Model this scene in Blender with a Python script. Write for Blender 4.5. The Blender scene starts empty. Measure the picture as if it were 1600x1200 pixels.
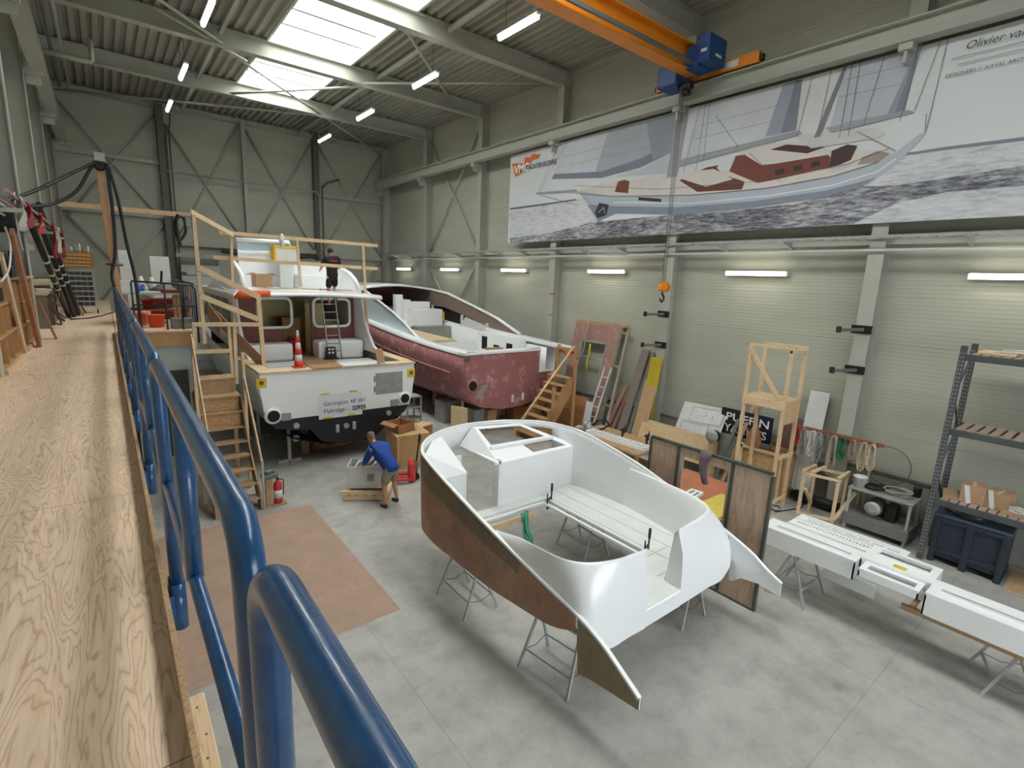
import bpy, bmesh, math, random
from mathutils import Vector, Matrix
random.seed(7)
PI = math.pi
scn = bpy.context.scene
COL = scn.collection

# ------------------------------------------------------------------ camera, world, exposure
CAM = Vector((0, 0, 5.0))
FPX = 794.863
_yaw, _pit, _rol = 0.673111817, 0.198141202, -0.0407774702
_cy, _sy, _cp, _sp = math.cos(_yaw), math.sin(_yaw), math.cos(_pit), math.sin(_pit)
_F = Vector((_sy*_cp, _cy*_cp, -_sp)); _R0 = Vector((_cy, -_sy, 0)); _D0 = _F.cross(_R0)
_R = _R0*math.cos(_rol) + _D0*math.sin(_rol)
_D = -_R0*math.sin(_rol) + _D0*math.cos(_rol)
cam_data = bpy.data.cameras.new('camera'); cam_data.sensor_width = 36.0
cam_data.lens = FPX/1600*36.0; cam_data.clip_start = 0.02; cam_data.clip_end = 200
cam = bpy.data.objects.new('camera', cam_data); COL.objects.link(cam)
cam.matrix_world = Matrix(((_R.x, -_D.x, -_F.x, CAM.x), (_R.y, -_D.y, -_F.y, CAM.y), (_R.z, -_D.z, -_F.z, CAM.z), (0, 0, 0, 1)))
scn.camera = cam
world = bpy.data.worlds.new('overcast sky'); scn.world = world; world.use_nodes = True
world.node_tree.nodes['Background'].inputs[0].default_value = (0.84, 0.92, 1.0, 1)
world.node_tree.nodes['Background'].inputs[1].default_value = 3.2
scn.view_settings.view_transform = 'Standard'; scn.view_settings.look = 'None'
scn.view_settings.exposure = 1.5; scn.view_settings.gamma = 1.0; scn.view_settings.use_curve_mapping = False
# daylight also comes in through the open front door behind the camera; the portal only guides the sampling of that sky
pl_ = bpy.data.lights.new('front door portal', 'AREA'); pl_.shape = 'RECTANGLE'; pl_.size = 6.6; pl_.size_y = 5.2; pl_.cycles.is_portal = True
po_ = bpy.data.objects.new('front door portal', pl_); COL.objects.link(po_); po_.location = (5.9, -9.0, 2.6); po_.rotation_euler = (PI/2, 0, PI)
SKY_E = 4.2      # brightness of the overcast sky coming through the roof lights
TUBE_E = 5.0     # brightness of the fluorescent tubes

def at(px, py, x=None, y=None, z=None):
    """world point seen at a photo pixel, on the plane x=, y= or z="""
    d = _R*((px-800)/FPX) + _D*((py-600)/FPX) + _F
    if x is not None: t = (x-CAM.x)/d.x
    elif y is not None: t = (y-CAM.y)/d.y
    else: t = (z-CAM.z)/d.z
    return CAM + d*t

# ------------------------------------------------------------------ materials
def lin(c):
    c = c/255.0
    return c/12.92 if c <= 0.04045 else ((c+0.055)/1.055)**2.4
def rgb(c): return (lin(c[0]), lin(c[1]), lin(c[2]), 1)
MATS = {}
def _nodes(name):
    m = bpy.data.materials.new(name); m.use_nodes = True
    nt = m.node_tree; b = nt.nodes['Principled BSDF']
    MATS[name] = m
    return m, nt, b
def _n(nt, kind, **kw):
    n = nt.nodes.new(kind)
    for k, v in kw.items():
        if k in n.inputs: n.inputs[k].default_value = v
        else: setattr(n, k, v)
    return n
def _mix(nt, fac, a, b, blend='MIX'):
    n = nt.nodes.new('ShaderNodeMix'); n.data_type = 'RGBA'; n.blend_type = blend
    for s, v in ((0, fac), (6, a), (7, b)):
        if isinstance(v, (int, float)): n.inputs[s].default_value = v
        elif isinstance(v, tuple): n.inputs[s].default_value = v
        else: nt.links.new(v, n.inputs[s])
    return n.outputs[2]
def _coord(nt, scale=(1, 1, 1), obj=False):
    if obj:
        t = nt.nodes.new('ShaderNodeTexCoord'); o = t.outputs['Object']
    else:
        t = nt.nodes.new('ShaderNodeNewGeometry'); o = t.outputs['Position']
    mp = nt.nodes.new('ShaderNodeMapping'); mp.inputs['Scale'].default_value = scale
    nt.links.new(o, mp.inputs['Vector']); return mp.outputs[0]
def _noise(nt, vec, scale, detail=3, rough=0.55, dist=0.0):
    n = _n(nt, 'ShaderNodeTexNoise', Scale=scale, Detail=detail, Roughness=rough, Distortion=dist)
    nt.links.new(vec, n.inputs['Vector']); return n.outputs['Fac']
def _ramp(nt, fac, stops):
    r = nt.nodes.new('ShaderNodeValToRGB'); e = r.color_ramp.elements
    while len(e) < len(stops): e.new(0.5)
    for i, (p, c) in enumerate(stops):
        e[i].position = p; e[i].color = c if isinstance(c, tuple) else (c, c, c, 1)
    nt.links.new(fac, r.inputs['Fac']); return r.outputs['Color']
def _math(nt, op, a, b=None, c=None):
    n = nt.nodes.new('ShaderNodeMath'); n.operation = op
    for i, v in enumerate((a, b, c)):
        if v is None: continue
        if isinstance(v, (int, float)): n.inputs[i].default_value = v
        else: nt.links.new(v, n.inputs[i])
    return n.outputs[0]
def _bump(nt, b, h, strength=0.3, dist=0.02):
    n = _n(nt, 'ShaderNodeBump', Strength=strength, Distance=dist)
    nt.links.new(h, n.inputs['Height']); nt.links.new(n.outputs[0], b.inputs['Normal'])

def plain(name, col, rough=0.6, metal=0.0, var=0.10, scale=3.0, bump=0.0, coat=0.0, dirt=None, dirt_amt=0.0, obj=True):
    if name in MATS: return MATS[name]
    m, nt, b = _nodes(name)
    v = _coord(nt, obj=obj)
    f = _noise(nt, v, scale, 4)
    c = rgb(col)
    dark = tuple(x*(1-var) for x in c[:3])+(1,); light = tuple(min(1, x*(1+var)) for x in c[:3])+(1,)
    base = _ramp(nt, f, [(0.3, dark), (0.7, light)])
    if dirt:
        g = _ramp(nt, _noise(nt, v, scale*2.7, 6, 0.7), [(0.52, 0.0), (0.68, dirt_amt)])
        base = _mix(nt, g, base, rgb(dirt))
    nt.links.new(base, b.inputs['Base Color'])
    b.inputs['Roughness'].default_value = rough; b.inputs['Metallic'].default_value = metal
    if coat: b.inputs['Coat Weight'].default_value = coat
    if bump: _bump(nt, b, _noise(nt, v, scale*12, 4), bump, 0.01)
    return m
def wood(name, col, dark, stretch=(1.2, 1.2, 14), rough=0.65, contrast=0.6, obj=True, rings=9.0):
    """timber: fine grain; stretch is small along the grain"""
    if name in MATS: return MATS[name]
    m, nt, b = _nodes(name)
    v = _coord(nt, stretch, obj)
    n1 = _noise(nt, v, 1.6, 3, 0.5, 0.4)
    rg = _math(nt, 'SINE', _math(nt, 'MULTIPLY', n1, rings*6.28))
    rg = _ramp(nt, _math(nt, 'MULTIPLY_ADD', rg, 0.5, 0.5), [(0.0, 0.0), (0.75, 0.15), (1.0, 1.0)])
    n2 = _noise(nt, _coord(nt, (3, 3, 3), obj), 1.5, 3)
    base = _mix(nt, _math(nt, 'MULTIPLY', rg, contrast), rgb(col), rgb(dark))
    base = _mix(nt, _ramp(nt, n2, [(0.35, 0.0), (0.75, 0.35)]), base, rgb(dark))
    nt.links.new(base, b.inputs['Base Color']); b.inputs['Roughness'].default_value = rough
    return m
def emit(name, col, s):
    m, nt, b = _nodes(name)
    b.inputs['Base Color'].default_value = rgb(col)
    b.inputs['Emission Color'].default_value = rgb(col); b.inputs['Emission Strength'].default_value = s
    return m

def mat_concrete():
    m, nt, b = _nodes('concrete floor')
    v = _coord(nt)
    big = _noise(nt, v, 0.35, 5, 0.6); mid = _noise(nt, v, 2.2, 6, 0.65); fine = _noise(nt, v, 14, 5, 0.7)
    base = _ramp(nt, big, [(0.3, rgb((154, 152, 147))), (0.7, rgb((186, 184, 178)))])
    base = _mix(nt, _ramp(nt, mid, [(0.42, 0.0), (0.66, 0.45)]), base, rgb((124, 122, 116)))
    base = _mix(nt, _ramp(nt, fine, [(0.60, 0.0), (0.72, 0.4)]), base, rgb((98, 92, 84)))
    sc = _noise(nt, _coord(nt, (5, 0.4, 1)), 2.0, 5, 0.7)
    base = _mix(nt, _ramp(nt, sc, [(0.62, 0.0), (0.72, 0.35)]), base, rgb((192, 190, 184)))
    # oil stains with a shape of their own
    spots = None
    for (x, y, r) in ((7.05, 1.75, 0.16), (5.2, 1.3, 0.08), (6.1, 4.2, 0.15)):
        d = _n(nt, 'ShaderNodeVectorMath', operation='DISTANCE'); nt.links.new(v, d.inputs[0]); d.inputs[1].default_value = (x, y, 0)
        k = _math(nt, 'ADD', d.outputs['Value'], _math(nt, 'MULTIPLY', _noise(nt, v, 5, 4), 0.35))
        k = _math(nt, 'DIVIDE', k, r)
        k = _ramp(nt, _math(nt, 'MULTIPLY', k, 0.4), [(0.45, 1.0), (0.75, 0.0)])
        spots = k if spots is None else _math(nt, 'MAXIMUM', spots, k)
    base = _mix(nt, _math(nt, 'MULTIPLY', spots, 0.45), base, rgb((84, 80, 74)))
    # sawn joints
    sep = nt.nodes.new('ShaderNodeSeparateXYZ'); nt.links.new(v, sep.inputs[0])
    j = None
    for ax, per, off in ((0, 5.0, 2.45), (1, 4.9, 3.4)):
        q = _math(nt, 'PINGPONG', _math(nt, 'ADD', sep.outputs[ax], off), per/2)
        q = _math(nt, 'LESS_THAN', q, 0.006)
        j = q if j is None else _math(nt, 'MAXIMUM', j, q)
    base = _mix(nt, _math(nt, 'MULTIPLY', j, 0.3), base, rgb((80, 76, 72)))
    nt.links.new(base, b.inputs['Base Color'])
    rr = _ramp(nt, mid, [(0.3, 0.38), (0.7, 0.62)]); nt.links.new(rr, b.inputs['Roughness'])
    _bump(nt, b, fine, 0.12, 0.01)
    return m
def mat_panel(name='sandwich panel', col=(176, 177, 163)):
    m, nt, b = _nodes(name)
    v = _coord(nt)
    sep = nt.nodes.new('ShaderNodeSeparateXYZ'); nt.links.new(v, sep.inputs[0])
    z = sep.outputs[2]
    rib = _math(nt, 'SINE', _math(nt, 'MULTIPLY', z, 6.28/0.085))
    seam = _math(nt, 'LESS_THAN', _math(nt, 'PINGPONG', z, 0.5), 0.006)
    f = _noise(nt, _coord(nt, (0.3, 0.3, 1.2)), 1.2, 4)
    c = rgb(col)
    base = _ramp(nt, f, [(0.3, tuple(x*0.9 for x in c[:3])+(1,)), (0.7, tuple(x*1.04 for x in c[:3])+(1,))])
    base = _mix(nt, _math(nt, 'MULTIPLY', seam, 0.45), base, rgb((110, 110, 100)))
    nt.links.new(base, b.inputs['Base Color']); b.inputs['Roughness'].default_value = 0.5
    h = _math(nt, 'SUBTRACT', _math(nt, 'MULTIPLY', rib, 0.5), _math(nt, 'MULTIPLY', seam, 3.0))
    _bump(nt, b, h, 0.5, 0.004)
    return m
def mat_plywood(name='construction plywood', a=(240, 213, 188), d=(168, 130, 96), sx=7.0, sy=0.75, lines=9.5):
    """rotary cut softwood veneer: contour lines of a stretched noise give the cathedral figure"""
    m, nt, b = _nodes(name)
    v = _coord(nt, (sx, sy, 1))
    n0 = _noise(nt, v, 0.9, 5, 0.42, 0.6)
    t = _math(nt, 'FRACT', _math(nt, 'MULTIPLY', n0, lines*2.2))
    line = _ramp(nt, t, [(0.0, 0.55), (0.06, 0.85), (0.16, 0.25), (0.45, 0.0), (0.86, 0.1), (1.0, 0.55)])
    fine = _noise(nt, _coord(nt, (60, 2.5, 1)), 1.0, 3)
    base = _mix(nt, _ramp(nt, _noise(nt, v, 0.5, 3), [(0.35, 0.0), (0.7, 0.5)]), rgb(a), rgb((214, 186, 150)))
    base = _mix(nt, _math(nt, 'MULTIPLY', line, 0.75), base, rgb(d))
    base = _mix(nt, _ramp(nt, fine, [(0.45, 0.0), (0.8, 0.3)]), base, rgb(d))
    st = _noise(nt, _coord(nt, (1, 0.8, 1)), 1.4, 5, 0.65)
    base = _mix(nt, _ramp(nt, st, [(0.55, 0.0), (0.75, 0.45)]), base, rgb((176, 156, 130)))
    kn = _noise(nt, _coord(nt, (3.2, 1.6, 1)), 2.3, 2)
    base = _mix(nt, _ramp(nt, kn, [(0.70, 0.0), (0.74, 0.55)]), base, rgb((160, 112, 76)))
    sep = nt.nodes.new('ShaderNodeSeparateXYZ'); nt.links.new(_coord(nt), sep.inputs[0])
    jn = _math(nt, 'LESS_THAN', _math(nt, 'PINGPONG', _math(nt, 'ADD', sep.outputs[1], -1.64), 1.22), 0.003)
    base = _mix(nt, _math(nt, 'MULTIPLY', jn, 0.7), base, rgb((90, 66, 46)))
    nt.links.new(base, b.inputs['Base Color']); b.inputs['Roughness'].default_value = 0.7
    _bump(nt, b, line, 0.15, 0.002)
    return m
M_CONC = mat_concrete(); M_PANEL = mat_panel(); M_PLY = mat_plywood()
M_DECK = plain('roof deck sheet', (158, 156, 144), 0.5, var=0.06, scale=1.5)
M_STEEL = plain('painted grey steel', (172, 174, 163), 0.45, var=0.05, scale=1.5)
M_STEELD = plain('dark grey steel', (96, 96, 90), 0.5, var=0.08)
M_GLAZE = emit('opal roof glazing lit by sky', (240, 244, 242), SKY_E)
M_TUBE = emit('lit fluorescent tube', (255, 250, 232), TUBE_E)
M_WHITE = plain('white gelcoat', (240, 242, 243), 0.28, var=0.02, scale=1.2, coat=0.3)
M_WHITED = plain('white painted surface', (212, 214, 212), 0.5, var=0.05, scale=3)
M_BLUE = plain('blue enamel', (20, 70, 116), 0.30, var=0.22, scale=9, coat=0.35, bump=0.05, dirt=(70, 100, 140), dirt_amt=0.35)
M_PINE = wood('planed pine', (222, 198, 162), (186, 146, 104))
M_PINEX = wood('planed pine along x', (222, 198, 162), (186, 146, 104), (14, 1.2, 14) and (1.2, 14, 14))
M_PINEY = wood('planed pine along y', (222, 198, 162), (186, 146, 104), (14, 1.2, 14))
M_OLDWOOD = wood('weathered timber', (184, 152, 116), (120, 88, 60), (6, 6, 6), contrast=0.5)
M_BROWNPLY = wood('brown plywood', (170, 122, 78), (122, 82, 50), (3, 3, 3), contrast=0.4)
M_OSB = plain('chipboard', (186, 148, 104), 0.8, var=0.25, scale=14)
M_RED = plain('red enamel', (196, 40, 44), 0.35, var=0.08)
M_BLACK = plain('black rubber', (26, 26, 28), 0.55, var=0.15)
M_BLACKP = plain('black paint', (22, 24, 28), 0.4, var=0.12)
M_GALV = plain('galvanised steel', (172, 174, 174), 0.42, metal=0.3, var=0.12, scale=8)
M_CARD = plain('brown cardboard', (168, 136, 106), 0.8, var=0.10, scale=4)
M_GREYBOX = plain('grey board', (150, 150, 144), 0.7, var=0.1)

# ------------------------------------------------------------------ mesh helpers
class MB:
    def __init__(s): s.v = []; s.f = []; s.mi = []; s.cur = 0; s.sm = []; s.smooth = False
    def add(s, vs, fs):
        o = len(s.v); s.v += [Vector(p) for p in vs]
        for f in fs: s.f.append([i+o for i in f]); s.mi.append(s.cur); s.sm.append(s.smooth)
        return s
    def box(s, x0, x1, y0, y1, z0, z1):
        return s.add([(x0,y0,z0),(x1,y0,z0),(x1,y1,z0),(x0,y1,z0),(x0,y0,z1),(x1,y0,z1),(x1,y1,z1),(x0,y1,z1)],
                     [(3,2,1,0),(4,5,6,7),(0,1,5,4),(1,2,6,5),(2,3,7,6),(3,0,4,7)])
    def cbox(s, c, sx, sy, sz, rz=0, rx=0, ry=0):
        """box centred in x,y with its base at c.z, turned about its base centre"""
        R = Matrix.Rotation(rz, 3, 'Z') @ Matrix.Rotation(ry, 3, 'Y') @ Matrix.Rotation(rx, 3, 'X'); c = Vector(c)
        vs = [c + R @ Vector((x*sx/2, y*sy/2, z*sz)) for z in (0, 1) for x, y in ((-1,-1),(1,-1),(1,1),(-1,1))]
        return s.add(vs, [(3,2,1,0),(4,5,6,7),(0,1,5,4),(1,2,6,5),(2,3,7,6),(3,0,4,7)])
    def beam(s, p, q, w, h, up=(0, 0, 1)):
        p = Vector(p); q = Vector(q); d = (q-p).normalized(); up = Vector(up)
        if abs(d.dot(up)) > 0.98: up = Vector((0, 1, 0))
        r = d.cross(up).normalized(); u = r.cross(d).normalized()
        vs = [a + r*(w/2*i) + u*(h/2*j) for a in (p, q) for i, j in ((-1,-1),(1,-1),(1,1),(-1,1))]
        return s.add(vs, [(0,1,2,3),(7,6,5,4),(0,4,5,1),(1,5,6,2),(2,6,7,3),(3,7,4,0)])
    def tube(s, pts, r, n=8, closed=False, cap=True):
        pts = [Vector(p) for p in pts]; m = len(pts); old = s.smooth; s.smooth = True
        rr = r if isinstance(r, (list, tuple)) else [r]*m
        vs = []; u = None
        for i, p in enumerate(pts):
            a = pts[i-1] if (i > 0 or closed) else p; b = pts[(i+1) % m] if (i < m-1 or closed) else p
            d = (b-a).normalized()
            if u is None: u = d.orthogonal().normalized()
            u = (u - d*u.dot(d)); u = u.normalized() if u.length > 1e-6 else d.orthogonal().normalized()
            w = d.cross(u)
            vs += [p + (u*math.cos(2*PI*k/n) + w*math.sin(2*PI*k/n))*rr[i] for k in range(n)]
        fs = []
        for i in range(m if closed else m-1):
            j = (i+1) % m
            fs += [(i*n+k, i*n+(k+1) % n, j*n+(k+1) % n, j*n+k) for k in range(n)]
        s.add(vs, fs); s.smooth = False
        if cap and not closed:
            o = len(s.v)-len(vs)
            s.f.append([o+k for k in range(n)][::-1]); s.mi.append(s.cur); s.sm.append(False)
            s.f.append([o+(m-1)*n+k for k in range(n)]); s.mi.append(s.cur); s.sm.append(False)
        s.smooth = old
        return s
    def cyl(s, p, q, r, n=14, r2=None): return s.tube([p, q], [r, r if r2 is None else r2], n)
    def lathe(s, prof, c, n=20, axis='z'):
        """prof: (r, h) pairs from bottom to top about the vertical through c"""
        c = Vector(c); vs = []
        for r, h in prof:
            for k in range(n):
                a = 2*PI*k/n; x, y = r*math.cos(a), r*math.sin(a)
                vs.append(c + (Vector((x, y, h)) if axis == 'z' else Vector((x, h, y)) if axis == 'y' else Vector((h, x, y))))
        fs = []
        for i in range(len(prof)-1):
            fs += [(i*n+k, i*n+(k+1) % n, (i+1)*n+(k+1) % n, (i+1)*n+k) for k in range(n)]
        old = s.smooth; s.smooth = True; s.add(vs, fs); s.smooth = False
        o = len(s.v)-len(vs)
        for i0, rev in ((0, True), ((len(prof)-1)*n, False)):
            if prof[0 if i0 == 0 else -1][0] > 1e-4:
                L = [o+i0+k for k in range(n)]; s.f.append(L[::-1] if rev else L); s.mi.append(s.cur); s.sm.append(False)
        s.smooth = old
        return s
    def prism(s, poly, vec):
        """closed polygon of 3D points swept by vec"""
        poly = [Vector(p) for p in poly]; vec = Vector(vec); n = len(poly)
        return s.add(poly+[p+vec for p in poly], [list(range(n))[::-1], list(range(n, 2*n))]+[(i, (i+1) % n, n+(i+1) % n, n+i) for i in range(n)])
    def face(s, pts): return s.add(pts, [list(range(len(pts)))])
    def grid(s, rows, smooth=True, close=False, skip=None):
        """surface through rows of points (all of the same length)"""
        n = len(rows[0]); vs = [p for r in rows for p in r]; fs = []
        for i in range(len(rows)-1):
            for j in range(n if close else n-1):
                k = (j+1) % n
                if skip and skip(i, j): continue
                fs.append((i*n+j, i*n+k, (i+1)*n+k, (i+1)*n+j))
        old = s.smooth; s.smooth = smooth; s.add(vs, fs); s.smooth = old
        return s
    def sphere(s, c, r, n=12, m=8, sc=(1, 1, 1)):
        c = Vector(c); rows = []
        for i in range(m+1):
            t = PI*i/m
            rows.append([c + Vector((r*sc[0]*math.sin(t)*math.cos(2*PI*k/n), r*sc[1]*math.sin(t)*math.sin(2*PI*k/n), -r*sc[2]*math.cos(t))) for k in range(n)])
        return s.grid(rows, True, True)
    def build(s, name, mats, parent=None, bevel=0.0, thick=0.0, offset=0.0, sub=0, label=None, origin=None):
        me = bpy.data.meshes.new(name)
        if origin is None: origin = ORG.get(parent.name, Vector()) if parent else Vector()
        me.from_pydata([tuple(p-origin) for p in s.v], [], s.f)
        if not isinstance(mats, (list, tuple)): mats = [mats]
        for m in mats: me.materials.append(m)
        me.polygons.foreach_set('material_index', s.mi); me.polygons.foreach_set('use_smooth', s.sm)
        me.update()
        bm = bmesh.new(); bm.from_mesh(me)
        if thick or sub: bmesh.ops.remove_doubles(bm, verts=bm.verts, dist=1e-5)
        if not thick: bmesh.ops.recalc_face_normals(bm, faces=bm.faces)
        bm.to_mesh(me); bm.free()
        o = bpy.data.objects.new(name, me); COL.objects.link(o)
        if parent: o.parent = parent; ORG[o.name] = origin
        else: ORG[o.name] = origin; o.location = origin
        if thick:
            md = o.modifiers.new('thick', 'SOLIDIFY'); md.thickness = thick; md.offset = offset; md.use_even_offset = True
        if sub:
            md = o.modifiers.new('sub', 'SUBSURF'); md.levels = sub; md.render_levels = sub
        if bevel:
            md = o.modifiers.new('bevel', 'BEVEL'); md.width = bevel; md.segments = 2; md.limit_method = 'ANGLE'; md.angle_limit = 0.7
        if label: o['label'] = label
        return o
ORG = {}
def tag(o, label, cat, group=None, kind=None):
    o['label'] = label; o['category'] = cat
    if group: o['group'] = group
    if kind: o['kind'] = kind
    return o
def thing(name, loc, label, cat, group=None):
    o = bpy.data.objects.new(name, None); COL.objects.link(o); o.empty_display_size = 0.1
    o.location = loc; ORG[o.name] = Vector(loc)
    return tag(o, label, cat, group)
def solo(mb, name, mats, label, cat, group=None, kind=None, **kw):
    """a thing that is one mesh; its origin is the middle of its underside"""
    xs = [p.x for p in mb.v]; ys = [p.y for p in mb.v]; zs = [p.z for p in mb.v]
    o = mb.build(name, mats, origin=Vector(((min(xs)+max(xs))/2, (min(ys)+max(ys))/2, min(zs))), **kw)
    return tag(o, label, cat, group, kind)
def struct(mb, name, mats, parent=None, **kw):
    o = mb.build(name, mats, parent, **kw); o['kind'] = 'structure'; return o
def kids(o): return [c for c in bpy.data.objects if c.parent == o]
def copy_tree(o, loc=None, rz=None, label=None, group=None):
    tree = {}
    for c in bpy.data.objects:
        if c.parent: tree.setdefault(c.parent.name, []).append(c)
    def cp(a, par):
        c = a.copy(); COL.objects.link(c); c.parent = par
        for ch in tree.get(a.name, []): cp(ch, c)
        return c
    r = cp(o, None)
    if loc is not None: r.location = loc
    if rz is not None: r.rotation_euler = (0, 0, rz)
    if label: r['label'] = label
    if group: r['group'] = group
    return r
def text_mb(s, body, size, origin, ax, ay, mat_i=0, font_shear=0.0, depth=0.0, bold=0.0):
    """adds flat lettering to MB s: origin = lower left, ax / ay = unit vectors along and up the letters"""
    cu = bpy.data.curves.new('lettering', 'FONT'); cu.body = body; cu.size = size; cu.shear = font_shear; cu.extrude = depth; cu.offset = bold
    cu.resolution_u = 3
    o = bpy.data.objects.new('lettering', cu); COL.objects.link(o)
    dg = bpy.context.evaluated_depsgraph_get(); me = bpy.data.meshes.new_from_object(o.evaluated_get(dg))
    ax = Vector(ax); ay = Vector(ay); az = ax.cross(ay); origin = Vector(origin)
    w = max((v.co.x for v in me.vertices), default=0)
    old = s.cur; s.cur = mat_i
    s.add([origin + ax*v.co.x + ay*v.co.y + az*v.co.z for v in me.vertices], [tuple(p.vertices) for p in me.polygons])
    s.cur = old
    bpy.data.objects.remove(o); bpy.data.meshes.remove(me)
    return w

# ------------------------------------------------------------------ the hall
XR, XL, YB, YF, ZC = 13.4, -1.55, 29.3, -9.0, 12.2      # wall planes and roof deck height
XC, XCL = 13.0, -1.15                                    # inner faces of the columns
COLS = [29.05, 24.1, 19.3, 14.4, 9.35, 4.2, -0.7, -5.6]
SKX0, SKX1 = 4.7, 7.45
m = MB(); m.box(XL-0.2, XR+0.2, YF-0.2, YB+0.2, -0.2, 0); struct(m, 'floor', M_CONC)
m = MB(); m.box(XR, XR+0.15, YF, YB, 0.0, ZC+0.1); struct(m, 'wall_right', M_PANEL)
m = MB(); m.box(XL-0.15, XL, YF, YB, 0.0, ZC+0.1); struct(m, 'wall_left', M_PANEL)
m = MB(); m.box(XL-0.15, XR+0.15, YB, YB+0.15, 0.0, ZC+0.1); struct(m, 'wall_back', M_PANEL)
m = MB(); m.box(XL-0.15, 2.6, YF-0.15, YF, 0.0, ZC+0.1); m.box(9.2, XR+0.15, YF-0.15, YF, 0.0, ZC+0.1); m.box(2.6, 9.2, YF-0.15, YF, 5.2, ZC+0.1); struct(m, 'wall_front', M_PANEL)
m = MB(); m.box(-14, 26, YF-20, YF-0.2, -0.2, -0.02); struct(m, 'ground_outside', plain('paved yard', (150, 148, 142), 0.8, obj=False))
m = MB(); m.box(XR-0.07, XR, YF, YB, 0.0, 1.10); struct(m, 'baseboard_right', plain('concrete plinth', (142, 140, 132), 0.8, var=0.14, obj=False), bevel=0.01)
m = MB(); m.box(XR-0.10, XR, YF, YB, 1.10, 1.14); struct(m, 'trim_2', M_STEELD)
# trapezoidal roof deck; ribs run along the hall
def deck(x0, x1, y0, y1):
    prof = []; x = x0; p = 0.28; h = 0.10
    while x < x1-0.01:
        for dx, dz in ((0, 0), (0.11, 0), (0.15, h), (0.24, h)):
            if x+dx < x1: prof.append((x+dx, ZC+dz))
        x += p
    prof.append((x1, ZC))
    mm = MB(); mm.grid([[Vector((a, y, z)) for a, z in prof] for y in (y0, y1)], smooth=False)
    return mm
SKY_CELLS = [(COLS[i+1]+0.18, COLS[i]-0.18) for i in range(1, 7)]
m = MB()
for d in (deck(XL, SKX0, YF, YB), deck(SKX1, XR, YF, YB), deck(SKX0, SKX1, SKY_CELLS[0][1]+0.05, YB), deck(SKX0, SKX1, YF, SKY_CELLS[-1][0])):
    m.add(d.v, d.f)
for i in range(1, 6): d = deck(SKX0, SKX1, SKY_CELLS[i][1], SKY_CELLS[i-1][0]); m.add(d.v, d.f)
struct(m, 'ceiling', M_DECK)
m = MB(); m.box(XL-0.2, XR+0.2, YF-0.2, YB+0.2, ZC+0.62, ZC+0.7); struct(m, 'roof_slab', M_STEELD)
for i, (y0, y1) in enumerate(SKY_CELLS):
    w = bpy.data.objects.new('window_%d' % (i+1), None); COL.objects.link(w); w['kind'] = 'structure'; ORG[w.name] = Vector()
    g = MB(); g.box(SKX0, SKX1, y0, y1, ZC+0.34, ZC+0.36); struct(g, 'glass', M_GLAZE, w)
    f = MB()
    for a in (SKX0, SKX1-0.06): f.box(a, a+0.06, y0, y1, ZC-0.06, ZC+0.34)
    for b in (y0, y1-0.06): f.box(SKX0, SKX1, b, b+0.06, ZC-0.06, ZC+0.34)
    struct(f, 'window_frame', M_WHITED, w)
    for k in range(1, 4):
        t = MB(); yy = y0+(y1-y0)*k/4; t.box(SKX0+0.06, SKX1-0.06, yy-0.055, yy+0.055, ZC+0.16, ZC+0.33); struct(t, 'glazing_bar', M_STEEL, w)
# steel frame: each column and rafter is a piece of its own
def ibeam(m, p, q, b, h, t, up=(0, 0, 1)):
    p = Vector(p); q = Vector(q); d = (q-p).normalized(); up = Vector(up)
    r = d.cross(up).normalized(); u = r.cross(d).normalized()
    m.beam(p+u*(h/2-t/2), q+u*(h/2-t/2), b, t, up); m.beam(p-u*(h/2-t/2), q-u*(h/2-t/2), b, t, up); m.beam(p, q, t*0.8, h-2*t+0.002, up)
for y in COLS:
    m = MB(); ibeam(m, (XC+0.2, y-0.17, 0), (XC+0.2, y-0.17, ZC-0.1), 0.30, 0.40, 0.02, (1, 0, 0)); struct(m, 'steel_column', M_STEEL)
    m = MB(); ibeam(m, (XCL-0.2, y-0.17, 0), (XCL-0.2, y-0.17, ZC-0.1), 0.30, 0.40, 0.02, (1, 0, 0)); struct(m, 'steel_column', M_STEEL)
for y in COLS[1:]:
    m = MB(); ibeam(m, (XCL-0.3, y-0.17, 11.9), (XC+0.3, y-0.17, 11.9), 0.30, 0.50, 0.025); struct(m, 'roof_rafter', M_STEEL)
m = MB(); ibeam(m, (XL, YB-0.2, 12.02), (XR, YB-0.2, 12.02), 0.2, 0.22, 0.02); struct(m, 'roof_rafter', M_STEEL)
# crane rails on brackets
for s, x in ((1, XC-0.28), (-1, XCL+0.28)):
    m = MB(); ibeam(m, (x, YF, 10.06), (x, YB-0.2, 10.06), 0.30, 0.40, 0.025); m.box(x-0.03, x+0.03, YF, YB-0.2, 10.26, 10.31)
    struct(m, 'crane_rail', M_STEEL)
    for y in COLS:
        m = MB(); xx = sorted((x-s*0.10, x+s*0.30)); m.box(xx[0], xx[1], y-0.29, y-0.05, 9.72, 9.86); m.box(xx[0]+0.05, xx[1]-0.05, y-0.2, y-0.14, 9.5, 9.72)
        struct(m, 'rail_bracket', M_STEEL, bevel=0.005)
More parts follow.
